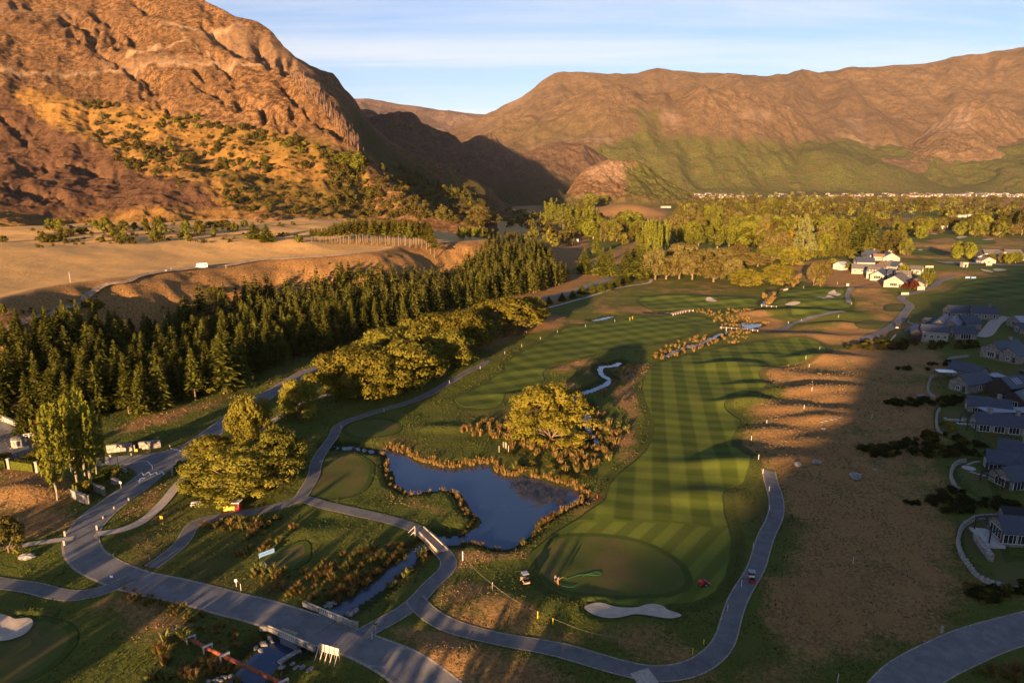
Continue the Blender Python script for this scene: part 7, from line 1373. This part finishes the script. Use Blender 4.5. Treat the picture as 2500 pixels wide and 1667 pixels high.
# ---------------------------------------------------------------- vehicles
def wheel_mesh(r, w): m = MB(); m.tube([(-w / 2, 0, 0), (w / 2, 0, 0)], r, 14, 0); return m.mesh('wheel', M_black), (lambda mm: (mm.tube([(-w / 2 - .01, 0, 0), (w / 2 + .01, 0, 0)], r * .45, 10, 0), mm.mesh('rim', M_wh))[1])(MB())
def cart(name, label, px, rz, bodym, kind='cart', roofm=None, k=1.0):
    g = G([px])[0]; e = empty(name, (g[0], g[1], g[2] + .14), rz, label, 'golf cart'); roofm = roofm or M_membrane
    m = MB()                                       # local +y forward
    prof = [(-1.15, .30), (-1.15, .62), (-.35, .66), (-.30, .45), (.35, .42), (.55, .78), (.95, .72), (1.15, .50), (1.15, .30)]; n = len(prof)
    m.add([(-.56, y, z) for y, z in prof] + [(.56, y, z) for y, z in prof], [tuple(range(n))[::-1], tuple(range(n, 2 * n))] + [(i, (i + 1) % n, n + (i + 1) % n, n + i) for i in range(n)]); m.build('body', bodym, e)
    m = MB(); m.box(-.52, .52, -.36, .12, .66, .80); m.build('seat', M_wh if kind == 'cart' else M_black, e); m = MB(); m.box(-.52, .52, -.42, -.32, .80, 1.2); m.build('backrest', M_wh if kind == 'cart' else M_black, e)
    if kind == 'utility': m = MB(); m.box(-.56, .56, -1.2, -.45, .66, .70); [m.box(a, b, c, d, .70, .92) for a, b, c, d in ((-.56, -.52, -1.2, -.45), (.52, .56, -1.2, -.45), (-.52, .52, -1.2, -1.16))]; m.build('cargo_tray', M_black, e)
    else: m = MB(); m.box(-.45, .45, -1.12, -.62, .66, 1.05); m.build('bag_rack', M_black, e)
    m = MB(); m.box(-.60, .60, -.62, .66, 1.88, 1.95); m.box(-.5, .5, -.5, .54, 1.951, 1.99); m.build('roof', roofm, e)
    for s in (-1, 1):
        for (y0, y1, z0) in ((-.5, -.55, .8), (.72, .58, .75)): m = MB(); m.bar((s * .54, y0, z0), (s * .55, y1, 1.88), .05, .05); m.build('roof_post', M_black, e)
    m = MB(); m.box(-.5, .5, .66, .69, .8, 1.75); m.build('windscreen', M_glass, e); m = MB(); m.tube([(-.28, .28, .95), (-.28, .42, .8)], .03, 6); m.tube([(-.42, .26, .99), (-.28, .22, 1.08), (-.14, .26, .99), (-.28, .30, .92), (-.42, .26, .99)], .02, 5); m.build('steering_wheel', M_black, e)
    wm, rm = wheel_mesh(.24, .18)
    for sx in (-.55, .55):
        for y in (-.78, .8): w_ = link('wheel', wm, e, (sx, y, .14)); link('rim', rm, w_)
        m = MB(); m.box(sx * .55 - .08, sx * .55 + .08, 1.13, 1.17, .5, .62); m.build('headlight', M_wh, e)
    e.scale = (k, k, k); return e
cart('golf_cart', 'white roofed utility cart with a tray parked beside the green', (1282, 1422), R(20), M_timber, 'utility')
cart('golf_cart', 'red golf cart driving on the lower cart path', (1834, 1418), R(-12), M_red)
cart('golf_cart', 'dark green cart on the winding path by the slate roofed houses', (2190, 802), R(-30), M_wh, 'utility', M_black, 1.2)
# mower
g = G([(1716, 1428)])[0]; e = empty('ride_on_mower', (g[0], g[1], g[2] + .12), R(-65), 'dark red ride on mower at the edge of the green', 'mower')
m = MB(); m.box(-.42, .42, -.9, -.1, .25, .85); m.box(-.36, .36, -.85, -.2, .85, 1.0); m.build('engine_cover', M_red, e); m = MB(); m.box(-.45, .45, -.1, .7, .25, .36); m.build('platform', M_black, e); m = MB(); m.box(-.25, .25, -.05, .35, .36, .72); m.box(-.25, .25, -.12, -.05, .72, 1.15); m.build('seat', M_black, e)
m = MB(); m.tube([(0, .8, .36), (0, .62, .95)], .03, 6); m.tube([(-.18, .60, .98), (0, .54, 1.08), (.18, .60, .98), (0, .64, .9), (-.18, .60, .98)], .02, 5); m.build('steering_wheel', M_black, e); m = MB(); m.bar((-.38, -.4, .85), (-.38, -.45, 1.95), .05, .05); m.bar((.38, -.4, .85), (.38, -.45, 1.95), .05, .05); m.bar((-.38, -.45, 1.95), (.38, -.45, 1.95), .05, .05); m.build('roll_bar', M_black, e)
for x in (-.75, 0, .75): m = MB(); m.tube([(x - .33, 1.1, .12), (x + .33, 1.1, .12)], .13, 10); m.box(x - .34, x + .34, .92, 1.28, .20, .27); m.build('cutting_reel', M_red, e)
wm, rm = wheel_mesh(.28, .25)
for p in ((-.5, .2, .16), (.5, .2, .16), (0, -.75, .16)): w_ = link('wheel', wm, e, p); link('rim', rm, w_)
# motorhome on the terrace
g = G([(492, 655)])[0]; e = empty('motorhome', (g[0], g[1], g[2] + .42), R(118), 'white motorhome parked on the dry terrace', 'motorhome')
m = MB(); prof = [(-3.6, .1), (-3.6, 2.7), (-3.3, 2.85), (1.9, 2.85), (2.9, 2.6), (2.95, 2.0), (1.7, 1.85), (1.7, .1)]; n = len(prof); m.add([(-1.15, y, z) for y, z in prof] + [(1.15, y, z) for y, z in prof], [tuple(range(n))[::-1], tuple(range(n, 2 * n))] + [(i, (i + 1) % n, n + (i + 1) % n, n + i) for i in range(n)]); m.build('body', M_wh, e)
m = MB(); prof = [(1.72, .1), (1.72, 1.82), (2.2, 1.82), (2.9, 1.05), (3.6, .9), (3.7, .1)]; n = len(prof); m.add([(-1.0, y, z) for y, z in prof] + [(1.0, y, z) for y, z in prof], [tuple(range(n))[::-1], tuple(range(n, 2 * n))] + [(i, (i + 1) % n, n + (i + 1) % n, n + i) for i in range(n)]); m.build('cab', M_wh, e)
m = MB(); m.add([(-.92, 2.26, 1.8), (.92, 2.26, 1.8), (.92, 2.95, 1.07), (-.92, 2.95, 1.07)], [(0, 3, 2, 1)]); m.build('windscreen', M_glass, e)
for s in (-1, 1):
    for y0, y1, z0, z1 in ((-3.0, -1.9, 1.4, 2.2), (-.9, -.2, 1.5, 2.1), (.5, 1.2, 1.5, 2.1)): m = MB(); m.box(s * 1.15 - .02, s * 1.15 + .02, y0, y1, z0, z1); m.build('window', M_glass, e)
    m = MB(); m.box(s * .7 - .15, s * .7 + .15, 3.68, 3.73, .5, .75); m.build('headlight', M_glass, e)
wm, rm = wheel_mesh(.38, .28)
for p in ((-1.0, 2.6, -.1), (1.0, 2.6, -.1), (-1.0, -1.8, -.1), (1.0, -1.8, -.1)): w_ = link('wheel', wm, e, p); link('rim', rm, w_)
m = MB(); m.box(-.35, .35, -.5, .3, 2.86, 3.05); m.build('roof_hatch', M_membrane, e)

[setattr(o_, 'scale', (.82, .82, .82)) for o_ in bpy.data.objects if o_.name == 'motorhome']
# ---------------------------------------------------------------- people
M_skin = simple('skin', (0.42, 0.24, 0.16), .6, .05, 5.0); M_shirt = simple('pink_shirt', (0.50, 0.33, 0.27), .85, .08, 5.0); M_shirt2 = simple('grey_shirt', (0.20, 0.16, 0.18), .85, .08, 5.0); M_shorts = simple('dark_shorts', (0.05, 0.045, 0.05), .85, .08, 5.0); M_trousers = simple('orange_trousers', (0.55, 0.19, 0.05), .85, .08, 5.0); M_hair = simple('dark_hair', (0.03, 0.02, 0.015), .8, .1, 5.0)
def person(label, px, rz, shirt, legm, lean=.12, bare=True):
    V = [(0, 0, .95), (0, lean * .4, 1.15), (0, lean, 1.38), (0, lean + .03, 1.48), (0, lean + .06, 1.58), (0, lean + .07, 1.72),
         (-.10, 0, .90), (-.13, .03, .50), (-.14, -.02, .09), (-.14, .14, .04), (.10, 0, .90), (.13, .10, .50), (.14, .10, .09), (.14, .26, .04),
         (-.19, lean, 1.38), (-.24, lean + .14, 1.15), (-.15, lean + .36, 1.08), (-.13, lean + .45, 1.07), (.19, lean, 1.38), (.25, lean + .12, 1.14), (.12, lean + .34, 1.02), (.10, lean + .43, 1.0)]
    E_ = [(0, 1), (1, 2), (2, 3), (3, 4), (4, 5), (0, 6), (6, 7), (7, 8), (8, 9), (0, 10), (10, 11), (11, 12), (12, 13), (2, 14), (14, 15), (15, 16), (16, 17), (2, 18), (18, 19), (19, 20), (20, 21)]
    Rr = [(.15, .11), (.14, .10), (.16, .10), (.055, .055), (.09, .10), (.085, .095), (.09, .09), (.06, .06), (.045, .045), (.04, .03), (.09, .09), (.06, .06), (.045, .045), (.04, .03), (.06, .06), (.042, .042), (.032, .032), (.038, .02), (.06, .06), (.042, .042), (.032, .032), (.038, .02)]
    me = bpy.data.meshes.new('body'); me.from_pydata(V, E_, []); o = bpy.data.objects.new('tmp', me); col.objects.link(o)
    md = o.modifiers.new('s', 'SKIN')
    if not me.skin_vertices: me.attributes
    for sv_, r_ in zip(me.skin_vertices[0].data, Rr): sv_.radius = r_
    me.skin_vertices[0].data[0].use_root = True
    sb = o.modifiers.new('u', 'SUBSURF'); sb.levels = 2; sb.render_levels = 2
    dg = bpy.context.evaluated_depsgraph_get(); bm2 = bpy.data.meshes.new_from_object(o.evaluated_get(dg)); bpy.data.objects.remove(o)
    bm2.materials.clear(); [bm2.materials.append(x) for x in (M_skin, shirt, legm, M_hair)]
    for p in bm2.polygons:
        c = p.center; k = 0
        if c.z > 1.66 or (c.z > 1.56 and c.y < lean + .03): k = 3
        elif .98 < c.z < 1.44 and c.y < lean + .28: k = 1
        elif (.58 if bare else .12) < c.z <= .98 and c.y < .3: k = 2
        elif c.z < .10: k = 3
        p.material_index = k; p.use_smooth = True
    g = G([px])[0]; e = empty('person', tuple(g), rz, label, 'person'); bm2.name = 'body'; link('body', bm2, e); return g
g1 = person('person in a pale pink top and shorts standing beside the green hose', (1354, 1422), R(-70), M_shirt, M_shorts); g2 = person('person in orange trousers holding the hose nozzle on the green', (1361, 1428), R(-55), M_shirt2, M_trousers, .2, False)
M_hose = simple('green_hose', (0.025, 0.14, 0.055), .5, .1, 3.0)
hp = [(1240 + a / 9.8, 1360 + b / 9.8) for a, b in ((1320, 540), (1450, 515), (1600, 465), (1720, 435), (1850, 425), (2000, 430), (2140, 445), (2210, 420), (2220, 395), (2150, 375), (2000, 385), (1880, 420), (1760, 470), (1680, 560), (1660, 640), (1600, 705), (1500, 720), (1400, 710), (1300, 685), (1230, 645))]
q = catmull(G(hp)[:, :2], 5); m = MB(); m.tube([(x - q[0][0], y - q[0][1], hq1(x, y) + .10 + (.35 if i < 3 else 0)) for i, (x, y) in enumerate(q)], .03, 6); e = empty('hose', (q[0][0], q[0][1], 0), 0, 'long green hose looped across the putting green', 'hose'); m.build('tube', M_hose, e)
a = Vector((g2[0] - q[0][0] + .1, g2[1] - q[0][1] + .3, g2[2] + 1.0)); b_ = Vector((0, 0, g2[2] + .5)); m = MB(); m.tube([tuple(a), tuple(b_)], [.04, .07], 8); m.build('nozzle', M_yellow, e)

# ---------------------------------------------------------------- posts, signs and small things
def post(px, hgt, mat, name, label, cat, w=.10, group=None, z=None, topm=None):
    g = G([px])[0]; k = ('pm', round(w, 2), round(hgt, 1), mat.name)
    if k not in cnt: m = MB(); m.tube([(0, 0, -.3), (0, 0, hgt)], w / 2, 8); cnt[k] = m.mesh(name, mat)
    o = link(name, cnt[k], None, tuple(g)); tag(o, label, cat, group); return g
GS = 'white marker stakes along the paths and fairways'
for (x, y) in tl('E', (360, 1062), (777, 880), (973, 788), (1130, 690), (1238, 645), (1357, 598), (1465, 555), (1268, 558), (1645, 518), (1832, 485), (86, 1165)): post((x, y), 1.3, M_paint, 'marker_stake', 'thin white marker stake on the grass', 'stake', .09, GS)
for (x, y) in tl('F', (1168, 458), (932, 484), (848, 498), (960, 722), (980, 775), (1000, 890), (998, 925), (948, 1040), (710, 1138), (612, 1240), (658, 1362), (1048, 665), (1380, 1100), (1160, 245), (1250, 375), (945, 270)): post((x, y), 1.4, M_paint, 'marker_stake', 'thin white marker stake on the grass', 'stake', .11, GS)
for (x, y) in tl('I', (686, 235), (725, 350), (728, 470), (622, 712), (549, 955), (1260, 805), (1162, 1562), (460, 1115)) + tl('G', (1538, 980),) + tl('K', (1052, 970), (284, 1290), (862, 785)): post((x, y), 1.5, M_paint, 'marker_stake', 'thin white marker stake on the grass', 'stake', .08, GS)
# rope fence on yellow posts
yp = tl('K', (1340, 1152), (1437, 1195), (1862, 1325), (2328, 1388)); G_YP = []
e = None; gq = G(yp); e = empty('rope_fence', tuple(gq[1]), 0, 'low rope strung between posts in front of the long bunker', 'rope fence')
for i in (1, 2, 3): m = MB(); m.tube([(0, 0, -.3), (0, 0, 1.25)], .07, 8); m.build('post', M_yellow if i != 2 else M_timber, e, tuple(gq[i] - gq[1]))
for i in (1, 2):
    a, b = Vector(gq[i] - gq[1]) + Vector((0, 0, 1.2)), Vector(gq[i + 1] - gq[1]) + Vector((0, 0, 1.2)); pts = [a.lerp(b, t) - Vector((0, 0, .5 * math.sin(math.pi * t))) for t in np.linspace(0, 1, 9)]; m = MB(); m.tube([tuple(p) for p in pts], .018, 5); m.build('rope', M_timber, e)
gq = G(tl('K', (862, 785), (1050, 972), (1340, 1152))); e = empty('rope_fence', tuple(gq[0]), 0, 'thin rope running down from the white post to the yellow post', 'rope fence')
m = MB(); m.tube([(0, 0, -.3), (0, 0, 2.0)], .08, 8); m.build('post', M_wh, e); m = MB(); m.tube([(0, 0, -.3), (0, 0, 1.2)], .05, 8); m.build('post', M_timber, e, tuple(gq[1] - gq[0])); m = MB(); m.tube([(0, 0, -.3), (0, 0, 1.3)], .08, 8); m.build('post', M_yellow, e, tuple(gq[2] - gq[0]))
for i in (0, 1):
    a, b = Vector(gq[i] - gq[0]) + Vector((0, 0, 1.2)), Vector(gq[i + 1] - gq[0]) + Vector((0, 0, 1.2)); pts = [a.lerp(b, t) - Vector((0, 0, .5 * math.sin(math.pi * t))) for t in np.linspace(0, 1, 9)]; m = MB(); m.tube([tuple(p) for p in pts], .02, 5); m.build('rope', M_timber, e)
post((1718, 1572), .9, M_yellow, 'yellow_post', 'short yellow post beside the lower path bend', 'post', .2)
# stone bollards beside the road
G_BO = 'pale stone bollards along the road'
for (x, y) in tl('G', (728, 458), (658, 520), (652, 706), (725, 762), (820, 402), (620, 592), (618, 648), (416, 630), (412, 690), (700, 125), (957, 98), (838, 115)) + tl('j4', (317, 595), (712, 560), (1068, 512), (1452, 400), (665, 1425)) + tl('I', (1826, 1245),):
    big = (x, y) in tl('G', (620, 592), (618, 648), (416, 630), (412, 690)) + tl('I', (1826, 1245),); g = G([(x, y)])[0]; k = ('bo', big)
    if k not in cnt: m = MB(); s_ = .17 if big else .11; m.box(-s_, s_, -s_, s_, -.3, 1.1 if big else .6); m.box(-s_ - .03, s_ + .03, -s_ - .03, s_ + .03, 1.1 if big else .6, 1.18 if big else .66); cnt[k] = m.mesh('bollard', M_render)
    tag(link('bollard', cnt[k], None, tuple(g), .3), 'tall square stone bollard where a path meets the road' if big else 'short square stone bollard on the road verge', 'bollard', 'tall stone bollards at the path ends' if big else G_BO)
def sign(label, px, w, hgt, z0, mat, rz=0.0, legs=2, name='sign_board', text=None, cat='sign', tm=None, lean=0.0):
    g = G([px])[0]; e = empty(name, tuple(g), rz, label, cat); m = MB(); m.box(-w / 2, w / 2, -.03, .03, z0, z0 + hgt); m.build('panel', mat, e)
    for k in range(legs): x = 0 if legs == 1 else (-w / 2 + .1 + k * (w - .2) / (legs - 1)); m = MB(); m.box(x - .04, x + .04, .031, .11, -.3, z0 + hgt * .9); m.build('post', M_timber_l, e)
    if text:
        for i, (t, sz, zz_) in enumerate(text):
            cu = bpy.data.curves.new('lettering', 'FONT'); cu.body = t; cu.size = sz; cu.align_x = 'CENTER'; cu.extrude = .004; o = bpy.data.objects.new('lettering', cu); col.objects.link(o); dg = bpy.context.evaluated_depsgraph_get(); me = bpy.data.meshes.new_from_object(o.evaluated_get(dg)); bpy.data.objects.remove(o); me.materials.clear(); me.materials.append(tm or M_black); me.name = 'lettering'; l_ = link('lettering', me, e, (0, -.036, z0 + zz_)); l_.rotation_euler = (math.pi / 2, 0, 0)
    return e
sign('small white sign on a post beside the planter walls', tl('e4', (1705, 745))[0], .8, .55, 1.5, M_wh, -.4, 1); sign('small yellow box sign on the grass beside the gravel path', tl('G', (1030, 522))[0], .75, .7, .1, M_yellow, -.1, 2, text=[('2', .4, .2)])
e = sign('blue white sponsor banner curving behind the small tee, upper one', tl('m3', (370, 420))[0], 3.2, .95, .15, M_blue, .75, 2, 'banner', cat='banner'); m = MB()
for k in range(9): m.box(-1.2 + k * .27, -1.02 + k * .27 + (.05 if k % 2 else 0), -.04, -.031, .55, .72)
m.build('lettering', simple('banner_ink', (0.10, 0.22, 0.50), .6, .05, 3.0), e)
sign('small white sponsor board at the lower corner of the small tee', tl('m3', (330, 720))[0], 1.2, .6, .1, M_wh, -.9, 2, 'banner', cat='banner')
e = sign('yellow hoarding with white lettering under the huge willow', tl('w5', (1410, 1160))[0], 2.6, 1.2, .1, M_yellow, -.05, 3, 'stand_board', cat='board'); m = MB()
for k in range(7): m.box(-.8 + k * .25, -.65 + k * .25, -.04, -.031, .5, .72)
m.build('lettering', M_wh, e)
g = G(tl('w5', (1545, 1160)))[0]; e = empty('refreshment_kiosk', tuple(g), -.05, 'red kiosk half hidden under the huge willow', 'kiosk'); m = MB(); m.box(-.7, .7, 0, 1.6, -.2, 2.1); m.build('wall', M_red, e); m = MB(); m.box(-.9, .9, -.3, 1.8, 2.1, 2.22); m.build('roof', M_wh, e); m = MB(); m.box(-.45, .45, -.05, -.01, .9, 1.7); m.build('hatch', M_black, e); m = MB(); m.tube([(-1.0, -.2, -.2), (-1.0, -.2, 2.6)], .03, 6); m.tube([(-1.02, -.2, 2.3), (-1.02, -.2, 2.7)], .12, 6); m.build('yellow_lamp', M_yellow, e)
g = G(tl('w5', (770, 1040)))[0]; e = empty('picnic_bench', tuple(g), .1, 'pale bench table at the left edge of the huge willow', 'bench'); m = MB(); m.box(-1, 1, -.35, .35, .72, .78); m.build('table_top', M_wh, e); 
for y in (-.75, .75): m = MB(); m.box(-1, 1, y - .14, y + .14, .42, .47); m.build('seat', M_wh, e)
for x in (-.8, .8): m = MB(); m.bar((x, -.8, 0), (x, -.2, .72), .08, .08); m.bar((x, .8, 0), (x, .2, .72), .08, .08); m.bar((x, -.8, .38), (x, .8, .38), .06, .08); m.build('leg', M_wh, e)
sign('small green direction sign on a white post where the cart path meets the road', tl('G', (953, 782))[0], .6, .25, 1.3, L_hedge, 0, 1, 'direction_sign'); sign('small green and white sign on a post at the path mouth beside the bridge', tl('K', (308, 1245))[0], .6, .25, 1.5, M_lawn, 0, 1, 'direction_sign'); sign('white flag shaped sign on a thin post beside the straight road', tl('G', (1508, 955))[0], .5, .5, 1.1, M_wh, 0, 1, 'flag_sign'); sign('little white sign at the path mouth on the left of the road', tl('G', (712, 898))[0], .55, .4, .1, M_wh, 0, 2)
for (p, w, hh, lab) in ((tl('t1', (992, 705))[0], 2.2, 2.0, 'square white board on the tan clearing'), (tl('t1', (1815, 830))[0], 5, 1.6, 'long white banner beside the winding path'), (tl('t1', (2165, 440))[0], 6.5, 1.6, 'long pale banner right of the low grey roof'), (tl('t4', (1540, 1412))[0], 3.4, 1.0, 'left pale blue board on the shaded fairway'), (tl('t4', (1625, 1414))[0], 3.4, 1.0, 'right pale blue board on the shaded fairway'), (tl('t4', (1845, 1230))[0], 5, 2.2, 'white truck sized board on the sealed yard'), (tl('t5', (1855, 178))[0], 1.8, .8, 'left white panel at the far creek crossing'), (tl('t5', (1885, 168))[0], 1.4, .8, 'right white panel at the far creek crossing'), (tl('r4', (870, 350))[0], 5, 2.4, 'long pale board below the yellow tree')): sign(lab, p, w, hh, .4, M_render if 'blue' not in lab else M_blue, 0, 3, 'advertising_board', cat='board')
# lamp post, gate box, A-frame
g = G(tl('j4', (473, 838)))[0]; e = empty('street_lamp', tuple(g), 0, 'thin black lamp post on the traffic island', 'street lamp'); m = MB(); m.tube([(0, 0, -.2), (0, 0, 4.6)], [.08, .05], 8); m.build('pole', M_black, e); m = MB(); m.bar((0, 0, 4.55), (.6, 0, 4.6), .05, .05); m.box(.45, .85, -.12, .12, 4.5, 4.6); m.build('lamp_head', M_black, e)
g = G(tl('j4', (800, 478)))[0]; e = empty('gate_cabinet', tuple(g), 0, 'pale post and yellow box between the two entrance walls', 'cabinet'); m = MB(); m.box(-.35, -.12, -.2, .2, -.2, 1.9); m.build('post', M_render, e); m = MB(); m.box(-.1, .5, -.2, .2, -.1, .6); m.build('yellow_box', M_yellow, e)
g = P(*[(960 + 625 / 11.7), (1260 + 520 / 11.7)], .1); e = empty('path_gate', (g[0], g[1], hq1(*g)), 0, 'pale raised barrier frame at the left end of the footbridge', 'barrier frame'); m = MB(); m.bar((0, 0, -.2), (0, 0, 2.4), .09, .09); m.build('post', M_timber_l, e)
for z0, z1 in ((1.2, -.1), (2.3, 1.0)): m = MB(); m.bar((0, 0, z0), (-1.4, -.3, z1), .08, .08); m.build('arm', M_timber_l, e)
m = MB(); m.tube([(-.15, -.1, .75), (-.15, -.13, .80)], .14, 8); m.build('disc', M_wh, e)
G_ST = 'thin wooden stakes in the reeds'
for (x, y) in [(1150 + a / 5.87, 900 + b / 5.87) for a, b in ((403, 1195), (462, 1135), (490, 1140), (504, 1145), (536, 1190))]: post((x, y), 1.9, M_timber_l, 'reed_stake', 'thin pale stake standing in the reeds left of the lone willow', 'stake', .14, G_ST)
for (x, y, lab) in (tl('E', (1945, 470))[0] + ('left yellow flag of the pair on the far side of the fairway',), tl('E', (1928, 478))[0] + ('right yellow flag of the pair on the far side of the fairway',), tl('K', (1720, 388))[0] + ('tiny red marker post at the pond corner of the fairway',)): post((x, y), 1.8 if 'yellow' in lab else .8, M_yellow if 'yellow' in lab else M_red, 'marker_post', lab, 'post', .16 if 'yellow' in lab else .2)
for (x, y) in ((1087, 1300),): pass
# terrace details
for (x, y, hh, lab) in ((418, 662, 1.9, 'white post left of the motorhome'), (552, 655, 1.8, 'white post right of the motorhome'), (172, 690, 5.0, 'tall thin pole with a windsock on the terrace')): post((x, y), hh, M_wh, 'terrace_post', lab, 'post', 0.10)
g = G([(410, 664)])[0]; m = MB(); m.tube([(-.9, 0, 0), (-.9, 0, .9)], [1.0, .7], 10); tag(m.build('white_tank', M_wh, None, tuple(g)), 'small round white tank beside the track', 'tank')
# canopy, garden furniture
g = G(tl('r5', (840, 330)))[0]; e = empty('garden_canopy', tuple(g), -.15, 'white fabric canopy in two bays beside the stone house', 'canopy')
for k in range(2): m = MB(); m.box(-3.2 + k * 3.2, -.15 + k * 3.2, -2.0, 2.0, 2.6, 2.75); m.build('roof_panel', M_wh, e)
for x in (-3.1, 0, 3.0):
    for y in (-1.9, 1.9): m = MB(); m.box(x - .07, x + .07, y - .07, y + .07, -.5, 2.6); m.build('post', M_black, e)
g = G(tl('r5', (1040, 1150)))[0]; e = empty('garden_seat_wall', tuple(g), -.1, 'low pale wall with raised ends on the round lawn', 'garden wall'); m = MB(); m.box(-3.2, 3.2, -.3, .3, -.2, .45); m.box(-3.2, -2.7, -.3, .9, -.2, .7); m.box(2.7, 3.2, -.3, 1.6, -.2, .7); m.build('wall_body', M_concrete, e)
def disc(label, px, r, name='paved_circle', mat=M_concrete): g = G([px])[0]; m = MB(); m.tube([(0, 0, -.2), (0, 0, .10)], r, 24); tag(m.build(name, mat, None, tuple(g)), label, 'paving')
disc('round stone paved circle on the garden lawn', tl('r6', (450, 362))[0], 1.6)
for k, (x, y) in enumerate(tl('r6', (445, 325), (465, 318), (490, 308), (515, 302), (540, 300), (475, 398), (505, 408), (545, 420), (595, 434))): g = G([(x, y)])[0]; m = cnt.get('ss') or (lambda mm: (mm.box(-.5, .5, -.22, .22, -.1, .08), mm.mesh('stepping_stone', M_concrete))[1])(MB()); cnt['ss'] = m; tag(link('stepping_stone', m, None, tuple(g), .2), 'pale stepping stone leading to the paved circle', 'stepping stone', 'stepping stones around the paved circle')
# rocks
RK = []
for i in range(5):
    n1_, n2_ = 10, 7; v = []; 
    for a in range(n2_):
        th = math.pi * a / (n2_ - 1)
        for b in range(n1_): ph = 2 * math.pi * b / n1_; r_ = 1 + .22 * float(perlin(math.cos(ph) * 1.7 + i * 5, math.sin(ph) * 1.7 + a * .6, 3)); v.append((r_ * math.sin(th) * math.cos(ph), r_ * math.sin(th) * math.sin(ph) * .8, r_ * math.cos(th) * .55))
    me = bpy.data.meshes.new('rock'); me.from_pydata(v, [], [(a * n1_ + b, a * n1_ + (b + 1) % n1_, (a + 1) * n1_ + (b + 1) % n1_, (a + 1) * n1_ + b) for a in range(n2_ - 1) for b in range(n1_)]); me.materials.append(M_rock); RK.append(me)
def rock(px, s, label, group=None, fl=1.0):
    s *= .82; g = G([px])[0]; o = link('boulder', RK[RN.randint(5)], None, (g[0], g[1], g[2] + s * .1), RN.rand() * 6); o.scale = (s, s * RN.uniform(.7, 1), s * fl); tag(o, label, 'rock', group)
rock(tl('I', (908, 178))[0], 1.7, 'large pale boulder on the edge of the dry slope'); rock(tl('I', (1028, 160))[0], 1.9, 'long flat pale rock right of the large boulder', fl=.3); rock(tl('I', (1402, 206))[0], 1.1, 'small flat pale rock on the dry slope', fl=.4); rock(tl('I', (1275, 250))[0], 2.8, 'wide flat outcrop in the dry slope', fl=.22); rock(tl('F', (1072, 1168))[0], .9, 'upright pale rock in the grassy patch on the slope'); rock((66, 1360), 2.0, 'grey boulder beside the round leafy tree at the left edge', fl=.7); rock(tl('r5', (430, 680))[0], 2.2, 'long grey outcrop left of the stone house', fl=.3)
for (x, y) in tl('F', (1060, 1125), (1090, 1115), (1120, 1108), (1150, 1104), (1178, 1096)): rock((x, y), .9, 'pale rock in the short line across the dry slope', 'line of rocks on the dry slope', .5)
for (x, y, s) in [(q[0], q[1], s) for q, s in zip(tl('b3', (470, 930), (500, 990), (350, 1040), (190, 1110), (290, 1170), (550, 1450), (900, 1410), (980, 1470), (1090, 1480), (700, 1480), (1230, 1520), (1510, 320), (1590, 255), (1620, 310), (1700, 235), (2000, 470), (2120, 420), (940, 1500)), (.9, .7, 1.1, .8, .9, 1.0, .6, .5, .7, .8, .9, .8, .8, .7, .8, 1.2, 1.0, .5))]: rock((x, y), s, 'grey rock on the creek bank beside the road bridge', 'rocks on the creek banks by the bridge', .8)
for (x, y) in tl('p1', (930, 950), (1010, 940), (1060, 920), (1130, 890), (1180, 900), (1250, 880), (1110, 950), (1040, 970)): rock((x, y), .55, 'grey rock in the pile beside the rusty pipe', 'rock pile beside the rusty pipe', .8)
for (x, y) in tl('K', (20, 66), (40, 64), (100, 66), (130, 68), (160, 66), (175, 72), (245, 88)): rock((x, y), .5, 'pale rock in the narrow creek behind the tee', 'pale rocks in the narrow creek', .8)
for (x, y) in tl('K', (20, 1060), (45, 1055), (160, 1115), (180, 1105)): rock((x, y), .8, 'pale rock on the bank above the bridge', 'pale rocks upstream of the bridge', .7)
